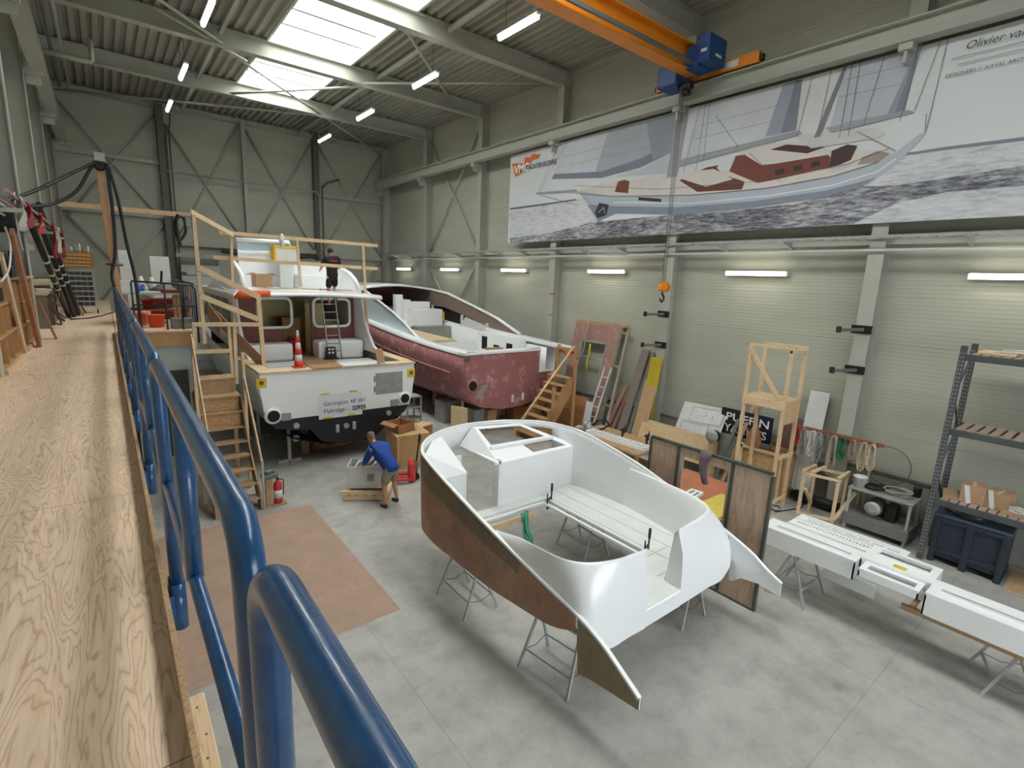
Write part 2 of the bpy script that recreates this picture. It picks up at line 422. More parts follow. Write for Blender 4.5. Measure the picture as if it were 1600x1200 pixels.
# gable posts, girts and braces of the end wall
GX = [2.55, 5.88, 9.3]
for x, w in ((2.55, 0.28), (5.88, 0.18), (9.3, 0.28)):
    m = MB(); ibeam(m, (x, YB-0.25, 0), (x, YB-0.25, ZC-0.15), w, 0.3, 0.02, (0, 1, 0)); struct(m, 'gable_post', M_STEEL if w < 0.2 else M_STEELD)
def strut(name, p, q, r=0.045, mt=None):
    m = MB(); m.tube([p, q], r, 8); struct(m, name, mt or M_STEEL)
YG = YB-0.12
for a, b in (((-0.95, 11.6), (2.45, 7.0)), ((2.4, 11.6), (-0.95, 7.0)), ((2.75, 11.3), (5.85, 6.2)), ((5.75, 11.85), (2.8, 6.2)),
             ((6.05, 11.7), (9.15, 6.2)), ((9.1, 11.6), (6.0, 6.2)), ((9.55, 11.6), (13.0, 6.1)), ((12.95, 11.7), (9.6, 6.2)),
             ((12.95, 6.0), (9.6, 0.6)), ((9.6, 6.1), (12.9, 0.9)), ((-0.95, 7.0), (2.4, 2.5)), ((2.4, 7.0), (-0.9, 2.5))):
    strut('wall_brace', (a[0], YG, a[1]), (b[0], YG, b[1]), 0.05)
for x0, x1, z, hh in ((XL, 2.5, 7.3, 0.2), (9.4, XC, 9.15, 0.16), (XL, 2.5, 9.6, 0.16), (9.4, XC, 5.95, 0.12), (2.6, 9.2, 6.15, 0.2)):
    m = MB(); m.box(x0, x1, YB-0.22, YB-0.02, z-hh/2, z+hh/2); struct(m, 'wall_girt', M_STEEL)
XG = XR-0.12
for a, b in (((24.0, 11.75), (19.5, 6.3)), ((19.5, 11.5), (23.9, 6.3)), ((24.0, 5.8), (19.5, 0.8)), ((19.5, 5.8), (23.9, 0.8))):
    strut('wall_brace', (XG, a[0], a[1]), (XG, b[0], b[1]), 0.05)
for a, b in (((1.7, 17.9), (4.3, 20.0)), ((3.7, 19.6), (8.1, 24.1)), ((8.1, 19.3), (4.5, 23.9)), ((7.2, 14.4), (11.6, 18.9)), ((8.3, 24.3), (12.8, 28.8)), ((-0.9, 28.6), (8.2, 24.0)), ((-0.9, 14.6), (3.6, 19.2)), ((12.4, 14.6), (7.9, 19.1))):
    strut('roof_brace', (a[0], a[1], 11.72), (b[0], b[1], 11.72), 0.045)
for y0, y1 in ((19.3, 24.1), (24.1, 29.1), (14.4, 19.3), (9.35, 14.4)):
    for x in (8.4, 3.4):
        m = MB(); m.box(x-0.05, x+0.05, y0-0.1, y1-0.3, 11.92, 12.04); struct(m, 'roof_tie', M_STEEL)
# conduits and cable tray on the right wall, pipes on the end wall
m = MB(); m.tube([(XC-0.05, YF, 5.97), (XC-0.05, 28.4, 5.97)], 0.032, 8); struct(m, 'wall_pipe', M_WHITED)
m = MB(); m.box(XC-0.06, XC-0.01, YF, 28.6, 6.20, 6.27); m.box(XC-0.30, XC-0.27, YF, 28.6, 6.20, 6.25)
y = YF
while y < 28.4: m.box(XC-0.28, XC-0.05, y, y+0.04, 6.20, 6.215); y += 0.3
struct(m, 'cable_tray', M_GALV)
m = MB()
for i in range(len(COLS)-1):
    for k in (0.33, 0.66):
        y = COLS[i+1]+(COLS[i]-COLS[i+1])*k
        m.prism([(XR-0.02, y, 6.2), (XC-0.32, y, 6.2), (XR-0.02, y, 6.02)], (0, 0.05, 0))
struct(m, 'tray_brackets', M_GALV)
m = MB(); m.box(XR-0.14, XR, YF, YB, 6.10, 6.32); struct(m, 'wall_girt', M_STEEL)
m = MB(); m.tube([(2.65, YB-0.45, 9.25), (9.25, YB-0.45, 9.25), (9.4, YB-0.45, 9.1), (9.4, YB-0.45, 5.4)], 0.045, 8); struct(m, 'wall_pipe', M_STEEL)
m = MB(); m.tube([(2.95, YB-0.45, 11.7), (2.9, YB-0.45, 11.2), (2.72, YB-0.45, 10.7), (2.72, YB-0.45, 2.0)], 0.035, 8)
m.tube([(2.85, YB-0.45, 11.2), (2.85, YB-0.45, 2.0)], 0.03, 8); struct(m, 'downpipe', M_STEELD)
m = MB(); m.tube([(9.55, YB-0.45, 9.6), (9.55, YB-0.45, 3.0)], 0.04, 8); m.tube([(10.4, YB-0.7, 10.0), (9.8, YB-0.5, 9.75), (9.55, YB-0.45, 9.5)], 0.05, 8); struct(m, 'downpipe', M_STEELD)
m = MB(); m.tube([(XCL+0.5, YF, 11.4), (XCL+0.5, 26.5, 11.4)], 0.05, 8); struct(m, 'roof_pipe', M_STEELD)
m = MB(); m.tube([(XCL+0.75, YF, 11.55), (XCL+0.75, 28, 11.55)], 0.035, 8); struct(m, 'roof_pipe', M_STEEL)
m = MB(); m.tube([(XCL+0.3, 21.0, 10.9), (XCL+0.8, 21.0, 10.9), (0.25, 21, 10.9), (0.3, 21, 10.95), (0.3, 21, 11.5)], 0.07, 10); struct(m, 'roof_pipe', M_STEEL)
# sectional door in the end wall, with its three seal rolls above
m = MB()
for k in range(10): m.box(2.85, 9.05, YB-0.16, YB-0.10, 0.02+k*0.52, 0.51+k*0.52)
d1 = struct(m, 'door_1', plain('pale door panel', (200, 206, 202), 0.45, var=0.04), bevel=0.015)
for k in range(1, 9):
    m = MB(); m.box(2.82, 3.1, YB-0.26, YB-0.16, k*0.6-0.05, k*0.6+0.03); m.box(8.8, 9.08, YB-0.26, YB-0.16, k*0.6-0.05, k*0.6+0.03); struct(m, 'door_hinge', M_STEELD, d1)
m = MB(); m.box(2.7, 9.9, YB-0.6, YB-0.35, 5.52, 5.68); struct(m, 'trim_1', M_STEEL)
for i, (x0, x1) in enumerate(((4.6, 6.15), (6.45, 7.8), (7.9, 9.2))):
    m = MB(); m.tube([(x0+(x1-x0)*k/6, YB-0.5, 5.86+0.04*math.cos(k*1.1+i)) for k in range(7)], 0.10, 10)
    solo(m, 'foam_pipe_insulation', plain('dark foam', (62, 66, 70), 0.8),
         'dark grey foam roll on the ledge above the end door, %s' % ('nearest the left wall', 'middle of the three', 'nearest the right wall')[i], 'foam roll', 'foam rolls above the end door')

# ------------------------------------------------------------------ lamps
def tube_lamp(name, loc, label, group, wall=False, rods=True):
    t = thing(name, loc, label, 'lamp', group); x, y, z = loc
    b = MB()
    if wall: b.box(x+0.02, x+0.14, y-0.80, y+0.80, z-0.06, z+0.06)
    else: b.box(x-0.07, x+0.07, y-0.80, y+0.80, z+0.02, z+0.08)
    b.build('housing', M_WHITED, t, bevel=0.01)
    g = MB()
    if wall: g.tube([(x, y-0.76, z), (x, y+0.76, z)], 0.055, 12)
    else: g.tube([(x, y-0.76, z-0.02), (x, y+0.76, z-0.02)], 0.055, 12)
    g.build('diffuser', M_TUBE, t)
    if rods and not wall:
        for k in (-0.5, 0.5):
            c = MB(); c.tube([(x, y+k, z+0.08), (x, y+k, ZC)], 0.008, 6); c.build('hanger', M_STEELD, t)
    return t
ORD = ['second', 'third', 'fourth', 'fifth', 'sixth', 'seventh', 'eighth']
for i, y in enumerate((25.45, 20.9, 15.9, 10.9, 5.9)):
    tube_lamp('ceiling_lamp', (2.6, y, 11.2), 'white tube lamp hung in the roof row above the walkway, %s from the end wall' % (['nearest', 'second', 'third', 'fourth', 'fifth'][i]), 'ceiling lamps above the walkway')
for i, y in enumerate((25.6, 20.8, 15.95, 11.2, 6.2)):
    tube_lamp('ceiling_lamp', (8.65, y, 11.2), 'white tube lamp hung in the row beyond the skylights, %s from the end wall' % (['nearest', 'second', 'third', 'fourth', 'fifth'][i]), 'ceiling lamps beyond the skylights')
for i, y in enumerate((26.7, 21.8, 16.8, 11.8, 6.72, 1.7)):
    tube_lamp('wall_lamp', (13.2, y, 5.46), 'tube lamp fixed along the right wall, %s from the end wall' % (['nearest', 'second', 'third', 'fourth', 'fifth', 'sixth'][i]), 'tube lamps along the right wall', wall=True)
tube_lamp('wall_lamp', (XCL-0.3, 17.0, 5.35), 'lit tube lamp on the left wall behind the leaning planks', None, wall=True)
#@@NEXT

# ------------------------------------------------------------------ walkway (mezzanine) and its blue guard rail
ZW = 3.5
m = MB(); m.box(XL, 0.083, YF, YB-0.6, ZW-0.03, ZW); struct(m, 'mezzanine_floor', M_PLY)
m = MB(); m.box(XL, 0.05, YF, YB-0.6, ZW-0.30, ZW-0.031); struct(m, 'mezzanine_joists', M_OLDWOOD)
for y in (6.5, 11.5, 16.5, 21.5, 26.5):
    m = MB(); m.box(-0.15, 0.0, y-0.07, y+0.07, 0, ZW-0.3); struct(m, 'mezzanine_post', M_STEELD)
# plywood sheet joints are thin dark lines in the colour of the plywood
m = MB(); m.box(0.075, 0.097, -1.5, 14.6, ZW-0.12, ZW+0.09); solo(m, 'toe_board', M_OLDWOOD, 'thin weathered plywood toe board standing along the walkway edge', 'toe board', bevel=0.003)
m = MB(); m.box(0.098, 0.150, 1.02, 1.93, ZW-0.06, ZW-0.02); solo(m, 'edge_plank', M_PINEY, 'pine plank with screws fixed outside the toe board nearest the camera', 'plank', bevel=0.004)
m = MB()
for x, y in ((0.12, 1.86), (0.13, 1.72), (0.12, 1.62)): m.cyl((x, y, ZW-0.022), (x, y, ZW-0.017), 0.004, 8)
solo(m, 'wood_screws', M_STEELD, 'dark screws in the pine plank outside the toe board', 'screws', kind='stuff')

RX, RZ, RT = 0.155, 4.560, 0.029
def rail_panel(y0, y1, label, mids=(0.42,), rx=RX, rz=RZ, rt=RT, parts=True):
    t = thing('guard_rail_panel', (rx, y0, ZW-0.35), label, 'guard rail', 'blue guard rail panels along the walkway')
    r = 0.095; pts = []
    pts += [Vector((rx, y0, ZW-0.22)), Vector((rx, y0, rz-r-0.12))]
    for k in range(0, 7): a = PI/2*k/6; pts.append(Vector((rx, y0+r-r*math.cos(a), rz-r+r*math.sin(a))))
    for k in range(0, 7): a = PI/2*k/6; pts.append(Vector((rx, y1-r+r*math.sin(a), rz-r+r*math.cos(a))))
    pts += [Vector((rx, y1, rz-r-0.12)), Vector((rx, y1, ZW-0.22))]
    m = MB(); m.tube(pts, rt, 20); m.build('top_rail', M_BLUE, t)
    for f in mids:
        z = ZW+(rz-ZW)*f; m = MB(); m.tube([(rx, y0+0.01, z), (rx, y1-0.01, z)], rt*0.8, 16); m.build('mid_rail', M_BLUE, t)
    m = MB(); ym = (y0+y1)/2; m.tube([(rx, ym, rz-0.01), (rx, ym, ZW+(rz-ZW)*0.42)], rt*0.95, 16); m.build('post', M_BLUE, t)
    for y in (y0, y1):
        m = MB(); m.tube([(rx, y, ZW-0.36), (rx, y, ZW-0.10)], rt*1.25, 18); m.box(0.09, rx-0.02, y-0.03, y+0.03, ZW-0.30, ZW-0.16); m.build('socket', M_BLUE, t)
    return t
RAILS = [(-1.2, 0.79), (0.92, 2.92), (2.99, 4.98), (5.07, 7.05), (7.14, 9.1), (9.2, 11.2), (11.3, 13.2), (13.3, 14.6)]
for i, (a, b) in enumerate(RAILS):
    rail_panel(a, b, 'blue tubular guard rail panel beside the walkway, %s from the camera' % (['nearest', 'second', 'third', 'fourth', 'fifth', 'sixth', 'seventh', 'eighth'][i]))

# ------------------------------------------------------------------ flybridge moulding on trestles (foreground)
M_SHELL = plain('raw brown laminate', (168, 128, 106), 0.5, var=0.2, scale=2.0, dirt=(122, 108, 84), dirt_amt=0.75, obj=False)
M_OLIVE = plain('raw olive laminate', (144, 130, 104), 0.5, var=0.18, scale=2.5, dirt=(96, 86, 66), dirt_amt=0.5, obj=False)
fm = thing('flybridge_moulding', (5.5, 5.4, 0.75), 'large white boat moulding, brown outside, resting on steel trestles', 'boat moulding')
ST = [(3.97,2.65,.81),(3.97,2.9,.95),(3.97,3.2,1.11),(3.96,3.6,1.25),(3.9,4.1,1.40),(3.85,4.7,1.57),(3.8,5.36,1.76),(3.78,6.2,1.98),(3.78,6.75,2.13),(3.87,7.2,2.21),
      (4.2,7.6,2.25),(4.65,7.87,2.26),(5.16,8.0,2.26),(5.72,7.95,2.26),(6.25,7.76,2.26),(6.80,7.4,2.24),(7.15,6.8,2.17),(7.26,6.1,2.03),(7.29,5.3,1.86),(7.27,4.5,1.64),(7.25,3.9,1.46),(7.22,3.2,1.22),(7.2,2.9,1.06),(7.2,2.67,.95)]
def catmull(P, n):
    P = [Vector(p) for p in P]; out = []
    for i in range(len(P)-1):
        p0 = P[max(i-1, 0)]; p1 = P[i]; p2 = P[i+1]; p3 = P[min(i+2, len(P)-1)]
        for k in range(n):
            t = k/n
            out.append(0.5*((2*p1)+(p2-p0)*t+(2*p0-5*p1+4*p2-p3)*t*t+(3*p1-p0-3*p2+p3)*t*t*t))
    out.append(P[-1]); return out
S = catmull(ST, 4)
def shell_bottom(p):
    y = p.y
    if y > 5.0: return 0.76
    if y > 4.2: return 0.76+0.06*(5.0-y)/0.8
    return 0.82+0.26*((4.2-y)/0.7)**2
def offs(P, i, d):
    a = P[max(i-1, 0)]; b = P[min(i+1, len(P)-1)]; t = Vector((b.x-a.x, b.y-a.y, 0)).normalized()
    return Vector((t.y, -t.x, 0))*d       # towards the inside
left = [p for p in S if p.y >= 3.5]
# outer laminate (brown) between the two ends of the shell
idx = [i for i, p in enumerate(S) if p.y >= 3.5]
rows = []
for f in (0.0, 0.06, 0.35, 0.7, 0.9, 1.0):
    r = []
    for i in idx:
        p = S[i]; zb = shell_bottom(p); z = zb+(p.z-0.01-zb)*f
        q = Vector((p.x, p.y, z))+offs(S, i, 0.02*(1-f)**2+0.01*0)
        if f == 0: q += offs(S, i, 0.05)
        r.append(q)
    rows.append(r)
def bow_gap(i, j):      # the open windows low in the bow, behind the console
    p = S[idx[j]]; return 4.75 < p.x < 6.85 and p.y > 7.0
m = MB(); m.grid(rows, skip=lambda i, j: bow_gap(i, j) and i in ((0, 1, 2, 3) if S[idx[j]].x > 5.35 else (0, 1, 2))); m.mi = [1 if f[0]//len(rows[0]) >= 3 and rows[0][f[0] % len(rows[0])].y > 4.4 else 0 for f in m.f]
m.build('outer_laminate', [M_SHELL, plain('raw dark olive brown laminate', (128, 112, 88), 0.5, var=0.2, scale=2.0, dirt=(100, 86, 64), dirt_amt=0.6, obj=False)], fm, thick=0.012, offset=0)
# inside face, white
rows = []
for f in (0.0, 0.3, 0.65, 0.9, 1.0):
    rows.append([Vector((S[i].x, S[i].y, max(0.99, shell_bottom(S[i])+0.03)+(S[i].z-0.005-max(0.99, shell_bottom(S[i])+0.03))*f))+offs(S, i, 0.035) for i in idx])
m = MB(); m.grid(rows, skip=lambda i, j: bow_gap(i, j) and i in ((0, 1, 2) if S[idx[j]].x > 5.35 else (0, 1))); m.build('inner_skin', M_WHITE, fm, thick=0.012, offset=0)
# white rim right round
rows = [[S[i]+offs(S, i, d)+Vector((0, 0, dz)) for i in range(len(S))] for d, dz in ((-0.008, -0.03), (-0.008, 0.004), (0.042, 0.004), (0.042, -0.03))]
m = MB(); m.grid(rows, smooth=False, close=False); m.build('rim', M_WHITE, fm)
# the two pointed wings aft
def wing(side, name):
    s0 = [p for p in S if (p.x < 5.5) == (side < 0) and p.y <= 3.95]; s0.sort(key=lambda p: p.y)
    if side < 0: low = {2.65: .66, 3.29: .55, 3.49: .50, 3.95: .5}
    else: low = {2.67: .74, 3.0: .78, 3.24: .74, 3.38: .62, 3.95: .62}
    ks = sorted(low)
    def lo(y):
        for a, b in zip(ks, ks[1:]):
            if y <= b: return low[a]+(low[b]-low[a])*max(0, (y-a))/(b-a)
        return low[ks[-1]]
    top = [Vector((p.x+0.012*(-side), p.y, p.z-0.004)) for p in s0]; ys = [p.y for p in s0]
    poly = top[:]
    ylow = sorted(set([y for y in ks if y <= (3.5 if side < 0 else 3.42)]+[3.5 if side < 0 else 3.42, ys[0]]), reverse=True)
    yend = 3.5 if side < 0 else 3.42
    poly = [p for p in top if p.y <= yend+0.15]
    poly += [Vector((poly[-1].x, yend+0.02, lo(yend)))] + [Vector((top[0].x, y, lo(y))) for y in ylow if y < yend+0.01]
    mm = MB(); mm.cur = 0
    n = len(poly); off = Vector((0.016*(-side), 0, 0))
    outer = [p+Vector((0.0*side, 0, 0)) for p in poly]; inner = [p+off for p in poly]
    mm.face(outer); mm.cur = 1; mm.face(inner[::-1])
    for i in range(n): mm.face([outer[i], outer[(i+1) % n], inner[(i+1) % n], inner[i]])
    o = mm.build(name, [M_OLIVE, M_WHITE], fm)
wing(-1, 'port_wing'); wing(1, 'starboard_wing')
# coaming round the cockpit, with the doorway through it
RG1 = [(3.90,5.1,1.67),(3.95,4.65,1.74),(3.955,4.3,1.77),(4.0,3.95,1.78),(4.15,3.7,1.79),(4.45,3.54,1.80),(4.75,3.48,1.81),(5.0,3.45,1.82)]
LO1 = [(3.87,5.1,1.66),(3.87,4.65,1.545),(3.91,4.3,1.445),(3.95,3.9,1.33),(4.0,3.50,0.98),(4.30,3.39,.75),(4.7,3.37,.75),(5.0,3.36,.75)]
RG2 = [(5.78,3.52,1.82),(6.1,3.55,1.82),(6.45,3.60,1.80),(6.8,3.70,1.79),(7.02,3.92,1.77),(7.14,4.3,1.765),(7.20,4.9,1.755),(7.275,5.95,1.74)]
LO2 = [(5.78,3.38,.75),(6.1,3.38,.75),(6.5,3.39,.75),(6.95,3.40,.75),(7.2,3.5,1.05),(7.24,4.3,1.5),(7.26,4.9,1.66),(7.28,5.95,1.735)]
def coaming(RG, LO, name):
    R_ = catmull(RG, 4); L_ = catmull(LO, 4); rows = []
    for f in (0.0, 0.15, 0.35, 0.55, 0.75, 0.88, 0.96, 1.0):
        row = []
        for r, l in zip(R_, L_):
            p = l.lerp(r, f)
            # belly of the face: it stays near the transom plane low down, then rolls forward to the ridge
            d = Vector((r.x-l.x, r.y-l.y, 0)); k = f**2.2 - f
            p += d*k
            row.append(p)
        rows.append(row)
    inn = []
    for f, dn in ((0.02, 0.02), (0.05, 0.08), (0.09, 0.4), (0.10, 0.8)):
        row = []
        for i, r in enumerate(R_):
            q = r+offs(R_, i, 0)                         # inwards is to the right of travel for these runs
            a = R_[max(i-1, 0)]; b = R_[min(i+1, len(R_)-1)]; t = Vector((b.x-a.x, b.y-a.y, 0)).normalized()
            kf = 1.0 if r.x < 5.4 else max(0.0, min(1.0, (5.9-r.y)/1.9)); kf = kf*kf*(3-2*kf)
            nrm = Vector((-t.y, t.x, 0)); q = r+nrm*f*kf; q.z = r.z-min(dn, 0.8)*(r.z-1.0)/0.8
            row.append(q)
        inn.append(row)
    mm = MB(); mm.grid(rows+inn); return mm.build(name, M_WHITE, fm)
coaming(RG1, LO1, 'port_coaming'); coaming(RG2, LO2, 'starboard_coaming')
m = MB()   # transom strip under the doorway and the doorway jambs
m.box(5.0, 5.78, 3.37, 3.40, 0.75, 0.98); m.build('door_sill', M_WHITE, fm)
for x, sx in ((5.0, -1), (5.78, 1)):
    m = MB(); yo = 3.37 if sx < 0 else 3.385
    rg = Vector((x, 3.45 if sx < 0 else 3.52, 1.82))
    prof = [(x, yo, 0.98), (x, yo+0.01, 1.25), (x, yo+0.03, 1.5), (x, rg.y-0.02, 1.75), (x, rg.y, 1.82), (x, rg.y+0.03, 1.80), (x, rg.y+0.07, 1.6), (x, 3.66, 0.98)]
    m.prism(prof, (0.02*sx, 0, 0)); m.build('doorway_jamb', M_WHITE, fm, bevel=0.004)
# sole: planked white floor round the large opening
m = MB()
m.box(6.2, 7.24, 3.42, 6.86, 0.95, 1.0); m.box(5.0, 6.2, 3.40, 4.3, 0.95, 1.0); m.box(3.95, 6.2, 6.62, 6.86, 0.95, 1.0); m.box(3.96, 4.02, 4.3, 6.62, 0.95, 1.0); m.box(4.12, 5.0, 3.50, 4.25, 0.95, 1.0)
m.build('sole', M_WHITED, fm, bevel=0.004)
m = MB(); m.box(6.12, 6.17, 4.3, 6.57, 0.90, 0.955); m.box(4.02, 6.17, 6.57, 6.62, 0.90, 0.955); m.build('sole_rebate', M_WHITE, fm, bevel=0.01)
for x in (6.28, 6.62, 6.96):
    m = MB(); m.box(x, x+0.012, 3.9, 6.8, 1.0, 1.003); m.build('plank_seam', M_STEEL, fm)
m = MB(); m.box(5.85, 6.6, 4.18, 4.192, 1.0, 1.003); m.box(5.78, 6.5, 3.76, 3.772, 1.0, 1.003); m.build('plank_seam', M_STEEL, fm)
# helm console with two openings in its sloping top
def holed(m, A, B, C, D, holes, th=0.02):
    """sheet on the quad A(front left) B(front right) C(back right) D(back left) with rectangular holes (u0,u1,v0,v1)"""
    A, B, C, D = map(Vector, (A, B, C, D)); us = sorted({0, 1}|{h[0] for h in holes}|{h[1] for h in holes}); vs = sorted({0, 1}|{h[2] for h in holes}|{h[3] for h in holes})
    n = (B-A).cross(D-A).normalized()*th
    P = lambda u, v: A.lerp(B, u).lerp(D.lerp(C, u), v)
    for u0, u1 in zip(us, us[1:]):
        for v0, v1 in zip(vs, vs[1:]):
            if any(h[0] <= u0 and u1 <= h[1] and h[2] <= v0 and v1 <= h[3] for h in holes): continue
            m.prism([P(u0, v0), P(u1, v0), P(u1, v1), P(u0, v1)], -n)
con = MB(); con.box(5.28, 7.22, 6.84, 6.87, 1.0, 1.82); con.box(5.24, 5.28, 6.84, 7.02, 1.0, 1.86); con.box(5.14, 5.30, 6.84, 7.95, 1.80, 1.86); con.build('console_front', M_WHITE, fm, bevel=0.006)
m = MB(); holed(m, (5.24,6.84,1.82), (7.2,6.84,1.82), (6.35,7.66,2.2), (5.36,7.86,2.22), [(0.45, 0.9, 0.08, 0.34), (0.06, 0.9, 0.46, 0.93)]); m.build('console_top', M_WHITE, fm)
m = MB(); m.prism([(5.22,6.84,1.82), (5.36,7.9,2.22), (5.1,7.95,1.86), (5.14,7.5,1.84)], (0.02, 0, 0)); m.build('console_cheek', M_WHITE, fm)
m = MB(); m.beam((5.3,7.20,1.99), (6.80,7.14,1.965), 0.05, 0.05); m.build('console_rib', M_WHITE, fm)
# seat locker on the port side
m = MB(); m.box(3.84, 4.62, 6.92, 6.94, 1.0, 1.72); m.box(4.60, 4.62, 6.92, 7.8, 1.0, 1.76); m.build('seat_front', M_WHITE, fm, bevel=0.006)
m = MB(); m.prism([(3.82,6.92,1.72), (4.62,6.92,1.72), (4.58,7.75,2.17), (4.3,7.6,2.17), (3.92,7.15,2.12)], (0, 0, 0.02)); m.build('seat_top', M_WHITE, fm, bevel=0.005)
m = MB(); m.box(4.55, 5.0, 7.70, 7.76, 1.25, 1.75); m.build('toe_space', M_WHITE, fm, bevel=0.005)
# pine batten under the fore edge, clamps and green strap
m = MB(); m.box(3.98, 5.75, 6.44, 6.48, 0.78, 0.90); solo(m, 'pine_batten', M_PINEX, 'pine batten clamped under the opening of the white moulding', 'batten', bevel=0.004)
def clamp(loc, rz, label):
    t = thing('g_clamp', loc, label, 'clamp', 'clamps on the white moulding'); x, y, z = loc
    m = MB(); m.cyl((x, y, z-0.12), (x, y, z+0.20), 0.012, 8); m.build('bar', M_BLACKP, t)
    m = MB(); m.beam((x, y, z+0.06), (x+0.12, y+0.02, z+0.10), 0.03, 0.02); m.beam((x, y, z-0.11), (x+0.10, y+0.02, z-0.11), 0.03, 0.02); m.build('jaw', M_BLACKP, t)
    m = MB(); m.cyl((x+0.12, y+0.02, z+0.0), (x+0.12, y+0.02, z+0.30), 0.014, 8); m.build('screw', M_BLACKP, t)
    m = MB(); m.cyl((x+0.12, y+0.02, z+0.20), (x+0.12, y+0.02, z+0.36), 0.022, 10); m.build('handle', M_BLACKP, t)
clamp((6.14, 6.5, 0.96), 0, 'black screw clamp at the far corner of the moulding opening')
clamp((6.18, 4.30, 0.98), 0, 'black screw clamp beside the moulding doorway')
m = MB()
M_GREEN = plain('green webbing', (70, 150, 122), 0.8, var=0.2, scale=20)
for k, (dx, dy) in enumerate(((0, 0), (0.10, 0.03), (0.05, -0.04))):
    pts = [Vector((5.50+dx+0.03*math.sin(j*1.3+k), 6.45+dy+j*-0.035, 0.955-j*0.105)) for j in range(10)]
    rows = [[p+Vector((-0.045, 0, 0)), p+Vector((0.045, 0.015, 0))] for p in pts]
    m.grid(rows)
solo(m, 'green_strap', M_GREEN, 'green webbing strap hanging through the opening of the white moulding', 'strap', thick=0.004)
# folding steel trestles
def trestle(name, c, rz, h=0.75, w=0.8, spread=0.62, label='', group='steel trestles', mat=None):
    t = thing(name, (c[0], c[1], 0), label, 'trestle', group); mat = mat or M_GALV
    def L(x, y, z): v = Matrix.Rotation(rz, 3, 'Z') @ Vector((x, y, 0)); return Vector((c[0]+v.x, c[1]+v.y, z))
    m = MB(); m.beam(L(-w/2, 0, h-0.02), L(w/2, 0, h-0.02), 0.06, 0.04); m.build('top_bar', mat, t, bevel=0.004)
    for sy in (-1, 1):
        for sx in (-1, 1):
            m = MB(); m.beam(L(sx*w*0.42, sy*0.03, h-0.04), L(sx*w*0.5, sy*spread/2, 0.0), 0.035, 0.035, (1, 0, 0)); m.build('leg', mat, t, bevel=0.003)
        m = MB(); m.beam(L(-w*0.47, sy*spread*0.34, h*0.33), L(w*0.47, sy*spread*0.34, h*0.33), 0.03, 0.03); m.build('cross_bar', mat, t, bevel=0.003)
    for sx in (-1, 1):
        m = MB(); m.tube([L(sx*w*0.46, -spread*0.34, h*0.33), L(sx*w*0.46, 0, h*0.25), L(sx*w*0.46, spread*0.34, h*0.33)], 0.006, 6); m.build('chain', M_STEELD, t)
    return t
trestle('steel_trestle', (4.08, 6.05), PI/2, h=0.74, label='steel trestle under the forward brown side of the moulding')
trestle('steel_trestle', (4.22, 4.1), PI/2+0.15, h=0.74, label='steel trestle under the near brown side of the moulding')
trestle('steel_trestle', (6.75, 6.1), PI/2-0.1, h=0.92, label='steel trestle seen through the opening of the moulding')
trestle('steel_trestle', (6.6, 4.0), PI/2, h=0.92, label='steel trestle under the far side of the moulding, mostly hidden')
# hardboard sheet protecting the floor
m = MB(); m.box(0.25, 3.12, 6.43, 10.9, 0.0, 0.006); solo(m, 'hardboard_sheet', plain('brown hardboard', (168, 140, 122), 0.7, var=0.08, scale=2, dirt=(140, 116, 100), dirt_amt=0.4), 'brown hardboard sheet covering the concrete floor below the stairs', 'hardboard')
#@@NEXT2

# ------------------------------------------------------------------ hulls
def hull(m, st, y_of=lambda s: s[0], cx=0.0):
    """st rows: (y, half beam at sheer, z sheer, half beam at chine, z chine, z keel); returns rows of section points"""
    rows = []
    for y, hb, zs, hc, zc, zk in st:
        P = []
        for s in (-1, 1):
            side = [(hb, zs), (hb*1.005+0.0, zs*0.66+zc*0.34), (hb*0.55+hc*0.45, zs*0.3+zc*0.7), (hc, zc)]
            low = [(hc*0.72, zc*0.40+zk*0.60), (hc*0.25, zk+0.05)]
            Q = [Vector((cx+s*a, y, b)) for a, b in side+low]
            P.append(Q)
        rows.append(P[0]+P[1][::-1])
    return rows
def smooth_st(st, n=5): return [tuple(p) for p in _cat(st, n)]
def _cat(P, n):
    out = []
    for i in range(len(P)-1):
        p0 = P[max(i-1, 0)]; p1 = P[i]; p2 = P[i+1]; p3 = P[min(i+2, len(P)-1)]
        for k in range(n):
            t = k/n; out.append([0.5*((2*b)+(c-a)*t+(2*a-5*b+4*c-d)*t*t+(3*b-a-3*c+d)*t**3) for a, b, c, d in zip(p0, p1, p2, p3)])
    out.append(list(P[-1])); return out
M_HULLBLK = plain('black antifouling', (30, 32, 38), 0.5, var=0.15)
M_GLASSD = plain('dark tinted glass', (40, 46, 52), 0.12, var=0.05)
M_PRIMER = plain('brown primer laminate', (124, 72, 62), 0.6, var=0.14, scale=4)
M_BLACKHOLE = plain('painted opening dark', (14, 14, 15), 0.8)  # near-black colour painted as the shade inside holes and openings
M_YELLOWT = plain('yellow tape', (220, 186, 40), 0.6)

